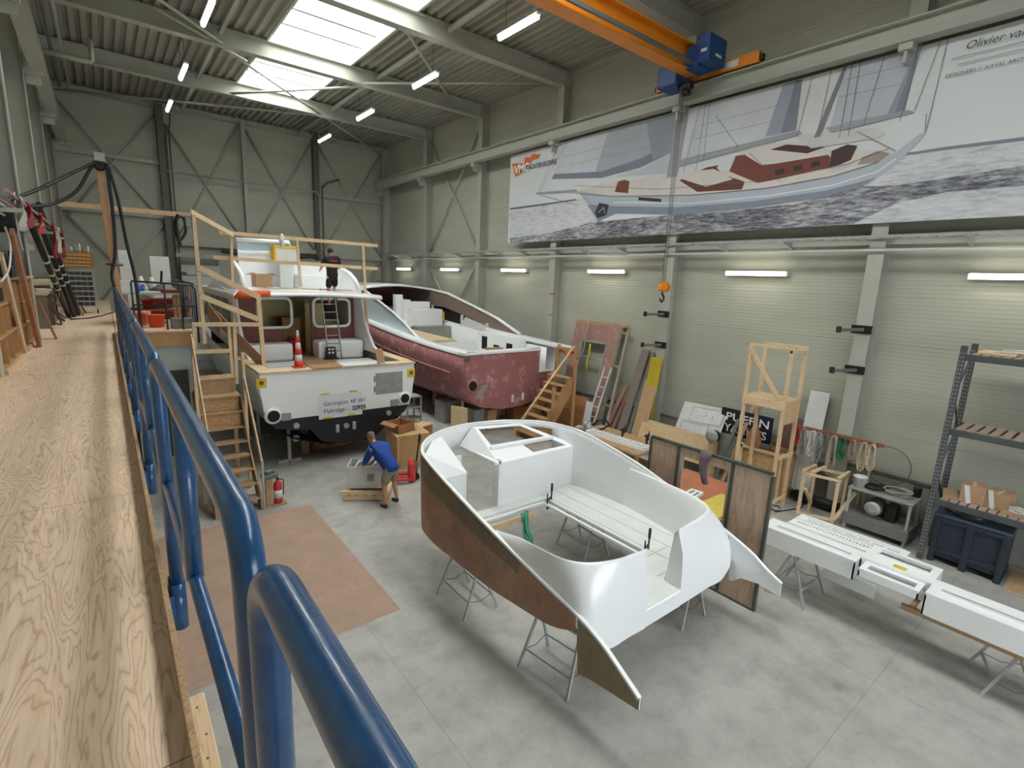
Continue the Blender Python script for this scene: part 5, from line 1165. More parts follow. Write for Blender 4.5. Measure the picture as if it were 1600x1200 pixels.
# ------------------------------------------------------------------ people
M_SKIN = plain('skin', (196, 142, 112), 0.5, var=0.05, scale=5)
def skinned(name, joints, edges, mat, parent, org, sub=2, smooth=True):
    names = list(joints); me = bpy.data.meshes.new(name)
    me.from_pydata([tuple(Vector(joints[n][0])) for n in names], [(names.index(a), names.index(b)) for a, b in edges], [])
    me.materials.append(mat)
    o = bpy.data.objects.new(name, me); COL.objects.link(o)
    sk = o.modifiers.new('skin', 'SKIN'); sk.use_smooth_shade = smooth
    for i, n in enumerate(names):
        r = joints[n][1]; me.skin_vertices[0].data[i].radius = (r, r) if not isinstance(r, tuple) else r
    me.skin_vertices[0].data[0].use_root = True
    sb = o.modifiers.new('sub', 'SUBSURF'); sb.levels = sub; sb.render_levels = sub
    if parent: o.parent = parent
    return o
def person(loc, rz, J, label, shirt, shorts, shoe, hair=None, sleeve='long', sock=None):
    """J: joint positions in the person's own frame (x = right side, y = facing, z up)"""
    t = thing('person', loc, label, 'person'); t.rotation_euler = (0, 0, rz)
    V = lambda n: Vector(J[n])
    b = {'pelvis': (V('pelvis'), 0.125), 'belly': (V('pelvis').lerp(V('chest'), 0.45), 0.125), 'chest': (V('chest'), 0.138), 'neck': (V('neck'), 0.06), 'throat': (V('neck').lerp(V('head'), 0.55), 0.055)}
    e = [('pelvis', 'belly'), ('belly', 'chest'), ('chest', 'neck'), ('neck', 'throat')]
    for s in 'LR':
        b['sh'+s] = (V('sh'+s), 0.052); b['el'+s] = (V('el'+s), 0.045); b['wr'+s] = (V('wr'+s), 0.030)
        b['hip'+s] = (V('hip'+s), 0.095); b['th'+s] = (V('hip'+s).lerp(V('kn'+s), 0.5), 0.08); b['kn'+s] = (V('kn'+s), 0.058); b['cf'+s] = (V('kn'+s).lerp(V('an'+s), 0.35), 0.056); b['an'+s] = (V('an'+s), 0.038)
        e += [('chest', 'sh'+s), ('sh'+s, 'el'+s), ('el'+s, 'wr'+s), ('pelvis', 'hip'+s), ('hip'+s, 'th'+s), ('th'+s, 'kn'+s), ('kn'+s, 'cf'+s), ('cf'+s, 'an'+s)]
        # palm
        d = (V('wr'+s)-V('el'+s)).normalized(); b['pm'+s] = (V('wr'+s)+d*0.07, (0.036, 0.018)); e.append(('wr'+s, 'pm'+s))
        # foot
        b['ft'+s] = (V('an'+s)+Vector((0, 0.10, -0.05)), 0.035); e.append(('an'+s, 'ft'+s))
    body = skinned('body', b, e, M_SKIN, t, loc)
    for s in 'LR':   # fingers and thumb
        w = V('wr'+s); d = (w-V('el'+s)).normalized(); side = d.cross(Vector((0, 1, 0.2))).normalized(); nrm = side.cross(d)
        fj = {}; fe = []
        base = w+d*0.085
        for k, ln in enumerate((0.072, 0.08, 0.075, 0.06)):
            o_ = side*(0.021*(1.5-k)); a_ = base+o_; m1 = a_+d*ln*0.5-nrm*0.008; m2 = a_+d*ln*0.85-nrm*0.028
            fj.update({'a%d' % k: (a_-d*0.02, 0.0095), 'b%d' % k: (m1, 0.009), 'c%d' % k: (m2, 0.0075)}); fe += [('a%d' % k, 'b%d' % k), ('b%d' % k, 'c%d' % k)]
            skinned('finger', {x: fj[x] for x in ('a%d' % k, 'b%d' % k, 'c%d' % k)}, [('a%d' % k, 'b%d' % k), ('b%d' % k, 'c%d' % k)], M_SKIN, t, loc, 1)
        th = w+d*0.03+side*0.03; skinned('thumb', {'a': (th, 0.012), 'b': (th+side*0.028+d*0.025, 0.010), 'c': (th+side*0.034+d*0.055-nrm*0.01, 0.008)}, [('a', 'b'), ('b', 'c')], M_SKIN, t, loc, 1)
    # head with face
    hd = V('head'); f = Vector(J['face']).normalized(); up = (hd-V('neck')).normalized(); up = (up-f*up.dot(f)).normalized(); rt = f.cross(up)
    def H(x, y, z): return hd+rt*x+f*y+up*z
    m = MB(); rows = []
    prof = [(-0.125, 0.030, 0.060, 0.020), (-0.105, 0.050, 0.075, 0.022), (-0.07, 0.062, 0.085, 0.012), (-0.03, 0.070, 0.090, 0.004), (0.01, 0.075, 0.093, -0.004), (0.05, 0.076, 0.094, -0.010), (0.085, 0.064, 0.080, -0.014), (0.108, 0.040, 0.052, -0.016), (0.118, 0.010, 0.014, -0.016)]
    for z, rx, ry, oy in prof: rows.append([H(rx*math.cos(2*PI*k/16), oy+ry*math.sin(2*PI*k/16), z) for k in range(16)])
    m.grid(rows, True, True); m.face(rows[-1]); m.face(rows[0][::-1])
    def rel(mb): mb.v = [v+Vector(loc) for v in mb.v]; return mb
    rel(m).build('head', M_SKIN, t)
    m = MB(); m.prism([H(-0.012, 0.085, -0.035), H(0.012, 0.085, -0.035), H(0, 0.088, 0.015)], f*0.022); rel(m).build('nose', M_SKIN, t, bevel=0.004)
    for s in (-1, 1):
        m = MB(); m.sphere(H(s*0.076, -0.005, -0.005), 0.018, 8, 6, (0.5, 1, 1.6)); rel(m).build('ear', M_SKIN, t)
        m = MB(); m.sphere(H(s*0.030, 0.084, 0.012), 0.010, 8, 6); rel(m).build('eye', M_BLACKP, t)
    m = MB(); m.beam(H(-0.022, 0.088, -0.062), H(0.022, 0.088, -0.062), 0.006, 0.006); rel(m).build('mouth', plain('lips', (160, 90, 80)), t)
    if hair:
        m = MB(); rows = []
        for z, rx, ry, oy in ((-0.04, 0.070, 0.070, -0.030), (0.0, 0.082, 0.085, -0.022), (0.04, 0.086, 0.098, -0.016), (0.085, 0.076, 0.090, -0.014), (0.115, 0.050, 0.060, -0.016), (0.128, 0.012, 0.016, -0.016)):
            rows.append([H(rx*math.cos(2*PI*k/16), oy+ry*math.sin(2*PI*k/16)*(0.55 if (z < 0.05 and math.sin(2*PI*k/16) > 0) else 1), z) for k in range(16)])
        m.grid(rows, True, True); m.face(rows[-1]); rel(m).build('hair', hair, t)
    # clothes
    g = {'hem': (V('pelvis')-(V('chest')-V('pelvis'))*0.28, 0.19), 'pelvis': (V('pelvis'), 0.188), 'belly': (V('pelvis').lerp(V('chest'), 0.45), 0.172), 'chest': (V('chest'), 0.178), 'neck': (V('chest').lerp(V('neck'), 0.92), 0.095)}
    e = [('hem', 'pelvis'), ('pelvis', 'belly'), ('belly', 'chest'), ('chest', 'neck')]
    for s in 'LR':
        g['sh'+s] = (V('sh'+s), 0.118); g['el'+s] = (V('el'+s), 0.072) if sleeve == 'long' else (V('sh'+s).lerp(V('el'+s), 0.8), 0.078); g['up'+s] = (V('sh'+s).lerp(V('el'+s), 0.4), 0.092); e += [('chest', 'sh'+s), ('sh'+s, 'up'+s), ('up'+s, 'el'+s)]
        if sleeve == 'long': g['wr'+s] = (V('el'+s).lerp(V('wr'+s), 0.88), 0.052); e.append(('el'+s, 'wr'+s))
    skinned('shirt', g, e, shirt, t, loc)
    g = {'pelvis': (V('pelvis'), 0.168), 'waist': (V('pelvis').lerp(V('chest'), 0.12), 0.15)}; e = [('pelvis', 'waist')]
    for s in 'LR': g['hip'+s] = (V('hip'+s), 0.122); g['kn'+s] = (V('hip'+s).lerp(V('kn'+s), 0.92), 0.095); e += [('pelvis', 'hip'+s), ('hip'+s, 'kn'+s)]
    skinned('shorts', g, e, shorts, t, loc)
    for s in 'LR':
        a = V('an'+s); skinned('shoe', {'heel': (a+Vector((0, -0.04, -0.045)), 0.042), 'mid': (a+Vector((0, 0.06, -0.055)), 0.044), 'toe': (a+Vector((0, 0.16, -0.062)), 0.036)}, [('heel', 'mid'), ('mid', 'toe')], shoe, t, loc, 2)
        if sock: skinned('sock', {'a': (a+Vector((0, 0, -0.02)), 0.047), 'b': (a+Vector((0, 0, 0.08)), 0.045)}, [('a', 'b')], sock, t, loc, 1)
    return t
M_BSHIRT = plain('blue work shirt', (28, 70, 150), 0.8, var=0.10, scale=6)
M_KHAKI = plain('grey khaki cotton', (142, 136, 120), 0.85, var=0.08)
# worker bending over the machine: own frame faces +y, feet apart
J1 = dict(pelvis=(0, -0.08, 0.88), chest=(0, 0.26, 1.22), neck=(0, 0.42, 1.36), head=(0.0, 0.53, 1.46), face=(0, 0.75, -0.55),
          shL=(-0.19, 0.33, 1.26), shR=(0.19, 0.33, 1.26), elL=(-0.25, 0.44, 0.99), elR=(0.24, 0.46, 1.00), wrL=(-0.15, 0.62, 0.84), wrR=(0.14, 0.62, 0.84),
          hipL=(-0.10, -0.08, 0.84), hipR=(0.10, -0.08, 0.84), knL=(-0.15, -0.02, 0.47), knR=(0.17, 0.0, 0.47), anL=(-0.18, -0.10, 0.10), anR=(0.20, -0.06, 0.10))
p1 = person((4.56, 9.98, 0), 0.35, J1, 'person in a blue work shirt and grey shorts bending over the white machine', M_BSHIRT, M_KHAKI, M_BLACK, hair=plain('short grey hair', (120, 106, 94), 0.9))
M_BLKSH = plain('black cotton', (22, 22, 26), 0.85, var=0.1)
J2 = dict(pelvis=(0, 0, 0.95), chest=(0, 0.04, 1.35), neck=(0, 0.05, 1.53), head=(0, 0.10, 1.66), face=(0.1, 1, -0.45),
          shL=(-0.20, 0.03, 1.45), shR=(0.20, 0.03, 1.45), elL=(-0.30, 0.10, 1.18), elR=(0.30, 0.12, 1.20), wrL=(-0.24, 0.33, 1.12), wrR=(0.24, 0.34, 1.16),
          hipL=(-0.10, 0, 0.90), hipR=(0.10, 0, 0.90), knL=(-0.12, 0.04, 0.50), knR=(0.11, 0.12, 0.56), anL=(-0.12, 0, 0.10), anR=(0.11, 0.02, 0.24))
p2 = person((5.72, 16.58, 4.02), 0.1, J2, 'person in a black shirt and shorts standing in the yacht roof hatch on the ladder', M_BLKSH, M_BLKSH, M_BLACK, hair=plain('dark hair', (48, 38, 32), 0.9), sleeve='short')
m = MB(); m.beam((-0.12, -0.145, 1.40), (0.12, -0.145, 1.40), 0.004, 0.035); m.v = [v+ORG[p2.name] for v in m.v]; m.build('red_back_print', M_RED, p2)
#@@NEXT4

# ------------------------------------------------------------------ large brown panel standing behind the moulding
pn = thing('moulded_panel', (7.68, 4.3, 0), 'tall brown laminate panel with a window opening, standing behind the white moulding', 'panel')
M_LAM = wood('brown streaked laminate', (196, 170, 148), (150, 124, 104), (7, 7, 0.8), contrast=0.5, rough=0.5, rings=4)
PXA, PYA, PYB = 7.66, 3.18, 5.42
m = MB()
for a, b, c, d in ((3.22, 3.9, 0.03, 2.30), (4.73, 5.40, 0.03, 2.30), (3.9, 4.73, 0.03, 1.28), (3.9, 4.73, 2.14, 2.30)): m.box(PXA, PXA+0.035, a, b, c, d)
m.build('panel_sheet', M_LAM, pn)
M_TRIM = plain('dark edge trim', (70, 74, 66), 0.6, var=0.2)
for y0, y1, z0, z1 in ((3.18, 3.23, 0.0, 2.27), (5.39, 5.44, 0, 2.3), (3.20, 5.42, 2.29, 2.34), (3.2, 5.42, 0.0, 0.04), (3.80, 3.86, 0.04, 2.29), (4.80, 4.86, 0.04, 2.29)):
    m = MB(); m.box(PXA-0.02, PXA+0.05, y0, y1, z0, z1); m.build('edge_strip', M_TRIM, pn, bevel=0.01)
m = MB(); rows = []
for k, (dx, z) in enumerate(((0.075, 2.15), (0.07, 2.25), (0.06, 2.33), (0.015, 2.352), (-0.035, 2.33), (-0.045, 2.22), (-0.04, 2.08), (-0.05, 1.93), (-0.045, 1.80))):
    rows.append([Vector((PXA+dx+0.012*math.sin(j*1.9+k), 4.22+0.03*math.sin(k*1.3)+j*(0.05-0.012*abs(k-4)*0.5), z+0.01*math.sin(j+k))) for j in range(5)])
m.grid(rows); solo(m, 'grey_rag', plain('grey purple cloth', (112, 98, 102), 0.9, var=0.15), 'grey rag hanging over the top of the brown panel', 'rag', thick=0.01)

# ------------------------------------------------------------------ white slotted frame on trestles
wf = thing('white_vent_frame', (8.8, 1.0, 0.8), 'long white slotted framework lying on steel trestles at the right', 'vent frame')
def plate(m, x0, x1, y0, y1, z0, z1, holes):
    xs = sorted({x0, x1}|{h[0] for h in holes}|{h[1] for h in holes}); ys = sorted({y0, y1}|{h[2] for h in holes}|{h[3] for h in holes})
    for a, b in zip(xs, xs[1:]):
        for c, d in zip(ys, ys[1:]):
            if any(h[0] <= a+1e-6 and b <= h[1]+1e-6 and h[2] <= c+1e-6 and d <= h[3]+1e-6 for h in holes): continue
            m.box(a, b, c, d, z0, z1)
def trough(name, x0, x1, y0, y1, z0, z1, holes, skirt=True):
    m = MB(); plate(m, x0, x1, y0, y1, z1-0.03, z1, holes)
    if skirt:
        m.box(x0, x0+0.02, y0, y1, z0, z1-0.03); m.box(x1-0.02, x1, y0, y1, z0, z1-0.03); m.box(x0, x1, y0, y0+0.02, z0, z1-0.03); m.box(x0, x1, y1-0.02, y1, z0, z1-0.03)
    o = m.build(name, M_WHITE, wf)
    for i, h in enumerate(holes):
        if h[1]-h[0] > 0.04 and h[3]-h[2] > 0.6:
            q = MB(); q.box(h[0]-0.02, h[0], h[2], h[3], z1, z1+0.02); q.box(h[1], h[1]+0.02, h[2], h[3], z1, z1+0.02); q.build('slot_lip', M_WHITE, o)
    return o
trough('near_trough', 8.42, 8.86, 2.18, 3.60, 0.82, 1.12, [(8.55, 8.60, 2.3, 3.4)])
trough('rear_trough', 8.32, 8.86, -1.6, 1.32, 0.80, 1.12, [(8.52, 8.58, -1.5, 1.2)])
m = MB(); plate(m, 8.92, 9.62, 1.80, 3.42, 1.04, 1.07, [(9.0, 9.06, 1.9+0.2*k, 2.06+0.2*k) for k in range(7)]+[(9.40, 9.46, 1.9+0.2*k, 2.06+0.2*k) for k in range(7)]+[(9.52, 9.55, 1.9, 3.3)]+[(9.18, 9.26, 1.85+0.05*k, 1.875+0.05*k) for k in range(30)])
m.box(8.92, 8.94, 1.8, 3.42, 0.92, 1.04); m.box(9.60, 9.62, 1.8, 3.42, 0.92, 1.04); m.box(9.1, 9.34, 1.8, 3.42, 1.07, 1.075) if 0 else None
m.build('grille_plate', M_WHITE, wf)
for x in (8.98, 9.33): m = MB(); m.box(x-0.03, x-0.005, 1.82, 3.40, 1.07, 1.11); m.build('grille_rib', M_WHITE, wf, bevel=0.005)
trough('centre_frame', 8.62, 9.24, 1.32, 2.18, 0.84, 1.14, [(8.92, 9.12, 1.42, 2.05)]); trough('window_frame', 8.30, 8.62, 1.38, 2.10, 0.98, 1.10, [(8.38, 8.54, 1.45, 2.02)])
q = MB(); q.cbox((8.75, 1.72, 1.141), 0.11, 0.16, 0.003); q.build('yellow_sticker', M_YELLOWT, wf)
m = MB(); m.box(8.50, 8.52, 1.9, 2.6, 0.62, 0.83); m.build('hanging_flange', M_WHITED, wf, bevel=0.004)
for x in (8.5, 8.9):
    m = MB(); m.beam((x, -1.4, 0.66), (x, 2.0, 0.66), 0.05, 0.07); m.build('support_batten', M_OLDWOOD, wf) if 0 else None
lb = thing('timber_rack_frame', (8.75, 0.2, 0.6), 'timber rail frame carried on the trestles under the white slotted frame', 'timber frame')
for x in (8.40, 8.95): m = MB(); m.box(x-0.03, x+0.03, -1.6, 1.55, 0.72, 0.80); m.build('rail', M_OLDWOOD, lb, bevel=0.004)
for y in (-1.2, -0.4, 0.35, 0.95, 1.45): m = MB(); m.box(8.43, 8.92, y-0.03, y+0.03, 0.73, 0.79); m.build('cross_piece', M_OLDWOOD, lb, bevel=0.004)
trestle('steel_trestle', (8.78, 3.05), 0.0, h=0.82, w=0.78, label='steel trestle under the near end of the white slotted frame')
trestle('steel_trestle', (8.85, 0.42), 0.35, h=0.72, w=0.7, label='steel trestle nearest the camera under the white slotted frame')
# small vent grille on a yellow board, seen through the panel opening
t = thing('work_table', (8.7, 4.6, 0), 'low plywood work table behind the brown panel', 'table')
m = MB(); m.box(8.05, 10.3, 4.30, 6.25, 0.84, 0.88); m.build('top', plain('red brown plywood', (176, 110, 78), 0.6, var=0.18, scale=3), t, bevel=0.004)
for x, y in ((8.15, 4.4), (10.2, 4.4), (8.15, 6.15), (10.2, 6.15)): m = MB(); m.box(x-0.035, x+0.035, y-0.035, y+0.035, 0, 0.84); m.build('leg', M_OLDWOOD, t)
m = MB(); m.box(8.45, 9.6, 4.40, 4.98, 0.882, 0.894); solo(m, 'yellow_sheet', plain('yellow laminate', (208, 188, 84), 0.5), 'yellow sheet lying on the table seen through the panel opening', 'sheet')
def vent(name, c, L, W, rz, label, n, h=0.07):
    t = thing(name, c, label, 'vent grille', None); R = Matrix.Rotation(rz, 3, 'Z'); c = Vector(c)
    m = MB(); mm = MB(); plate(mm, -L/2, L/2, -W/2, W/2, h-0.02, h, [(-L/2+0.05+k*(L-0.1)/n, -L/2+0.05+(k+0.82)*(L-0.1)/n, -W*0.34, -W*0.14) for k in range(n)]+[(-L/2+0.06, L/2-0.06, W*0.05, W*0.3)])
    mm.box(-L/2, L/2, -W/2, -W/2+0.015, 0, h-0.02); mm.box(-L/2, L/2, W/2-0.015, W/2, 0, h-0.02); mm.box(-L/2, -L/2+0.015, -W/2, W/2, 0, h-0.02); mm.box(L/2-0.015, L/2, -W/2, W/2, 0, h-0.02)
    mm.v = [c+R@v for v in mm.v]; mm.build('frame', M_WHITE, t)
    q = MB(); q.box(-L/2+0.06, L/2-0.06, W*0.05, W*0.3, h-0.03, h-0.022); q.v = [c+R@v for v in q.v]; q.build('inlay', M_GREYBOX, t)
    return t
vent('vent_grille', (8.75, 5.22, 0.882), 0.9, 0.26, 0.12, 'small white vent grille on the table seen through the panel opening', 5)

# ------------------------------------------------------------------ pallet racking with its load
M_RACK = plain('dark grey racking', (74, 78, 80), 0.5, var=0.12)
RKX0, RKX1 = 12.10, 12.93
rk = thing('pallet_rack', (12.6, 0.6, 0), 'dark grey pallet rack with timber slat shelves by the right wall', 'rack')
for x in (RKX0, RKX1):
    for y in (2.12, -1.6):
        m = MB(); m.box(x-0.05, x+0.05, y-0.045, y+0.045, 0, 4.2); u = m.build('upright', M_RACK, rk, bevel=0.006)
        if y > 0:
            q = MB(); z = 0.15
            while z < 4.1:
                for yy in (-0.02, 0.02): q.box(x-0.0515, x-0.0505, y+yy-0.007, y+yy+0.007, z, z+0.03)
                for xx in (-0.02, 0.02): q.box(x+xx-0.007, x+xx+0.007, y-0.0465, y-0.0455, z, z+0.03)
                z += 0.075
            ph = q.build('punched_holes', plain('pale hole', (150, 152, 150), 0.6), u); ph['kind'] = 'stuff'
for y in (2.12, -1.6):
    zz = [0.3, 1.0, 1.0, 1.7, 1.7, 2.4, 2.4, 3.1, 3.1, 3.9]
    for k in range(5): m = MB(); a, b = (RKX0, RKX1) if k % 2 == 0 else (RKX1, RKX0); m.beam((a, y, 0.3+k*0.75), (b, y, 1.05+k*0.75), 0.03, 0.03); m.build('lacing', M_RACK, rk)
for z in (4.05, 2.66, 1.28):
    for x in (RKX0, RKX1): m = MB(); m.box(x-0.03, x+0.03, -1.56, 2.08, z-0.12, z); m.build('beam', M_RACK, rk, bevel=0.008)
    y = 2.0; 
    while y > -1.5:
        m = MB(); m.box(RKX0-0.02, RKX1+0.02, y-0.11, y, z+0.001, z+0.02); m.build('slat', wood('shelf slat', (172, 150, 138), (138, 116, 104), (1.5, 12, 12), contrast=0.3), rk, bevel=0.003)
        y -= 0.155 if z == 2.66 else 0.135
m = MB(); m.box(RKX0, RKX1, -1.5, 0.9, 0.0, 0.06); m.box(RKX0, RKX1, -1.5, -1.4, 0.06, 0.12) if 0 else None
solo(m, 'floor_pallet', M_OLDWOOD, 'timber pallet on the floor under the rack beside the blue box', 'pallet')
for k in range(6):
    pass
# blue pallet box
M_PBOX = plain('dark blue plastic', (36, 45, 56), 0.5, var=0.1)
pb = thing('pallet_box', (12.55, 1.5, 0), 'dark blue plastic pallet box with lid standing under the rack', 'crate')
m = MB(); m.box(12.20, 12.96, 0.98, 2.02, 0.12, 0.93); m.build('body', M_PBOX, pb, bevel=0.01)
m = MB(); m.box(12.17, 13.01, 0.95, 2.05, 0.93, 0.99); m.build('lid', plain('blue grey plastic lid', (66, 80, 98), 0.5), pb, bevel=0.012)
for y0, y1 in ((0.98, 1.06), (1.45, 1.55), (1.94, 2.02)): m = MB(); m.box(12.15, 12.20, y0, y1, 0.0, 0.93); m.build('corner_post', M_PBOX, pb, bevel=0.01)
m = MB(); m.box(12.155, 12.2, 1.06, 1.94, 0.22, 0.30); m.build('rib', M_PBOX, pb, bevel=0.008); m = MB(); m.box(12.155, 12.2, 1.06, 1.94, 0.84, 0.92); m.build('rib', M_PBOX, pb, bevel=0.008)
for y in (1.02, 1.5, 1.98): m = MB(); m.box(12.2, 12.98, y-0.05, y+0.05, 0, 0.12); m.build('skid', M_PBOX, pb)
def lump(name, c, sx, sy, sz, mat, label, cat, seed=1, n=14):
    random.seed(seed); m = MB(); rows = []
    for i in range(8):
        t = PI*i/7*0.5
        rows.append([Vector(c)+Vector((sx*math.cos(2*PI*k/n)*math.sin(t+0.02)*(1+0.25*random.uniform(-1, 1)), sy*math.sin(2*PI*k/n)*math.sin(t+0.02)*(1+0.25*random.uniform(-1, 1)), sz*math.cos(t)*(1+0.2*random.uniform(-1, 1))+0.005)) for k in range(n)])
    for p in rows[-1]: p.z = c[2]+0.002
    m.grid(rows, True, True); m.face(rows[-1]); m.face(rows[0][::-1]); return solo(m, name, mat, label, cat)
lump('dark_plastic_bag', (12.55, 1.6, 0.995), 0.28, 0.38, 0.16, plain('dark green plastic film', (44, 50, 44), 0.35, var=0.3, scale=8), 'crumpled dark plastic bag on the lid of the blue box', 'bag', 3)
t1 = carton(None, (12.45, 1.62, 1.302), 0.36, 0.34, 0.34, 0.12, 'cardboard box with printed white tape on the rack, left of two')
t2 = carton(None, (12.5, 1.25, 1.302), 0.36, 0.34, 0.30, -0.15, 'cardboard box with printed white tape on the rack, right of two')
for t, c, rz in ((t1, Vector((12.45, 1.62, 1.302)), 0.12), (t2, Vector((12.5, 1.25, 1.302)), -0.15)):
    R = Matrix.Rotation(rz, 3, 'Z'); q = MB(); p = c+R@Vector((-0.182, 0.06, 0.17)); q.beam(p-R@Vector((0, 0.03, 0.17)), p+R@Vector((0, 0.04, 0.16)), 0.003, 0.07, R@Vector((0, 1, 0))); q.build('white_tape', M_WHITED, t)
for i, (y, z, lab) in enumerate(((1.93, 1.302, 'flat brown carton lying on the rack next to the upright'), (1.0, 1.302, 'folded carton at the far right of the rack shelf'))):
    m = MB(); m.cbox((12.45, y, z), 0.5, 0.22 if i == 0 else 0.3, 0.06, 0.2 if i == 0 else -0.1, ry=0.0); solo(m, 'flat_carton', M_CARD, lab, 'box', bevel=0.004)
lump('clear_plastic_bag', (12.35, 0.98, 1.365), 0.12, 0.14, 0.08, plain('pale plastic film', (176, 182, 172), 0.3, var=0.2, scale=9), 'pale plastic bag lying on the rack shelf beside the cartons', 'bag', 5)
m = MB(); m.box(12.2, 12.9, 1.45, 1.95, 4.072, 4.11); solo(m, 'wood_offcut', M_PINE, 'pine board on the top shelf of the rack', 'board', bevel=0.004)
random.seed(11)
for k in range(7):
    m = MB(); a = Vector((12.3+0.07*k, 1.75-0.05*k, 4.12+0.02*(k % 3))); m.tube([a, a+Vector((0.12*random.uniform(-1, 1), -0.55+0.1*random.random(), 0.03*random.random())), a+Vector((0.2*random.uniform(-1, 1), -0.7, 0.06))], 0.014, 7)
    o = solo(m, 'bent_tube', plain('pale painted tube', (206, 208, 206), 0.35), 'pale bent metal tube in the heap on top of the rack', 'tube', 'bent tubes on top of the rack')

# ------------------------------------------------------------------ compressor trolley
tr = thing('steel_trolley', (12.65, 3.0, 0), 'grey steel bench with a lower tray, between rack and rope rail', 'trolley')
m = MB(); m.box(12.32, 13.05, 2.42, 3.58, 0.90, 0.93); m.build('top', M_GREYBOX, tr, bevel=0.004)
m = MB(); m.box(12.28, 13.08, 2.40, 3.60, 0.12, 0.36); m.build('tray', plain('grey tray', (112, 112, 108), 0.6), tr, bevel=0.01)
for x, y in ((12.36, 2.46), (13.0, 2.46), (12.36, 3.54), (13.0, 3.54)): m = MB(); m.box(x-0.025, x+0.025, y-0.025, y+0.025, 0, 0.90); m.build('leg', M_STEEL, tr, bevel=0.003)
cp = thing('compressor', (12.6, 3.0, 0.36), 'old dark motor unit standing on the lower tray of the bench', 'motor')
m = MB(); m.lathe([(0.16, -0.18), (0.17, -0.14), (0.17, 0.16), (0.12, 0.20)], (12.62, 3.1, 0.57), 20, 'x'); m.build('motor_body', M_STEELD, cp)
m = MB(); m.lathe([(0.05, 0), (0.15, 0), (0.15, 0.04), (0.05, 0.04)], (12.40, 3.1, 0.57), 20, 'x'); m.build('fan_cover', M_GALV, cp)
m = MB(); m.box(12.5, 12.8, 2.7, 2.9, 0.36, 0.72); m.build('pump', M_BLACKP, cp, bevel=0.03); m = MB(); m.box(12.45, 12.8, 2.95, 3.25, 0.36, 0.42); m.build('foot', M_STEELD, cp)
t = thing('white_bucket', (12.55, 3.45, 0.932), 'white plastic bucket on the grey steel bench', 'bucket')
m = MB(); c = (12.55, 3.45, 0.932); m.lathe([(0.10, 0), (0.125, 0.21), (0.135, 0.21), (0.135, 0.23), (0.12, 0.23), (0.095, 0.01)], c, 20); m.build('pail', M_WHITED, t); 
def coil(name, c, r, tr_, n, mat, label, cat, drop=0.0, seed=0, group=None):
    random.seed(seed); m = MB(); pts = []
    for k in range(n*14+1):
        a = 2*PI*k/14; rr = r*(1+0.12*math.sin(k*0.37+seed)); pts.append(Vector(c)+Vector((rr*math.cos(a), rr*1.25*math.sin(a), tr_+0.004*k/2+0.01*math.sin(k*0.9))))
    m.tube(pts, tr_, 6); return solo(m, name, mat, label, cat, group)
coil('black_hose_coil', (12.65, 3.15, 0.932), 0.15, 0.014, 3, M_BLACK, 'coil of black hose on the bench beside the white bucket', 'hose')
coil('grey_hose_coil', (12.7, 2.78, 0.932), 0.19, 0.012, 4, plain('pale hose', (178, 178, 168), 0.6), 'coil of pale hose on the bench by the black tin', 'hose', seed=2)
m = MB(); m.lathe([(0.075, 0), (0.078, 0.2), (0.07, 0.21)], (12.95, 2.52, 0.932), 18); solo(m, 'black_tin', M_BLACKP, 'black cylindrical tin at the right end of the steel bench', 'tin')
m = MB(); m.tube([(12.9, 4.9, 0.16), (12.9, 3.68, 0.16)], 0.12, 14); solo(m, 'dark_pipe', M_BLACK, 'thick dark pipe lying on the floor by the wall', 'pipe')

# ------------------------------------------------------------------ rope rail with ropes
rr = thing('rope_rail', (12.93, 4.2, 0.0), 'brown rail on posts with hooks holding coiled ropes', 'rail')
m = MB(); m.box(12.90, 12.94, 3.22, 5.02, 1.80, 1.88); m.build('rail', plain('red brown board', (150, 92, 76), 0.7), rr, bevel=0.004)
for y in (4.85, 3.4): m = MB(); m.box(12.86, 12.90, y-0.02, y+0.02, 0, 1.88); m.build('post', M_STEEL, rr)
ROPE = [(4.95, 0.45, (206, 74, 62), 'red'), (4.82, 0.75, (150, 144, 132), 'grey'), (4.62, 0.62, (206, 206, 200), 'white'), (4.48, 0.78, (160, 160, 156), 'silver grey'), (4.34, 0.68, (120, 116, 116), 'dark grey'),
        (4.16, 0.95, (168, 156, 136), 'thick beige'), (3.98, 0.55, (40, 110, 76), 'green'), (3.78, 0.45, (160, 132, 116), 'brown'), (3.56, 0.66, (190, 172, 146), 'tan'), (3.40, 0.60, (200, 186, 160), 'cream')]
for i, (y, L, c, nm) in enumerate(ROPE):
    t = thing('rope_hank', (12.86, y, 1.84), '%s rope hank hanging on the brown hook rail' % nm, 'rope', 'ropes on the hook rail')
    mt = plain('%s rope' % nm, c, 0.9, var=0.25, scale=30); random.seed(i)
    for k in range(5):
        w = 0.05+0.02*k*0.6; dx = -0.015*k; ll = L*(0.72+0.07*k); pts = []
        for j in range(17):
            a = 2*PI*j/16; zz = 1.84-ll/2+ll/2*math.cos(a); pin = 1-0.45*math.exp(-((zz-(1.84-ll*0.4))/0.12)**2)
            pts.append(Vector((12.87+dx+0.015*random.uniform(-1, 1), y+w*math.sin(a)*pin+0.015*random.uniform(-1, 1), zz)))
        q = MB(); q.tube(pts, 0.014 if nm != 'thick beige' else 0.019, 5); q.build('strand', mt, t)
    q = MB(); q.tube([(12.92, y, 1.86), (12.84, y, 1.84), (12.84, y, 1.87)], 0.008, 6); q.build('hook', M_STEELD, t)
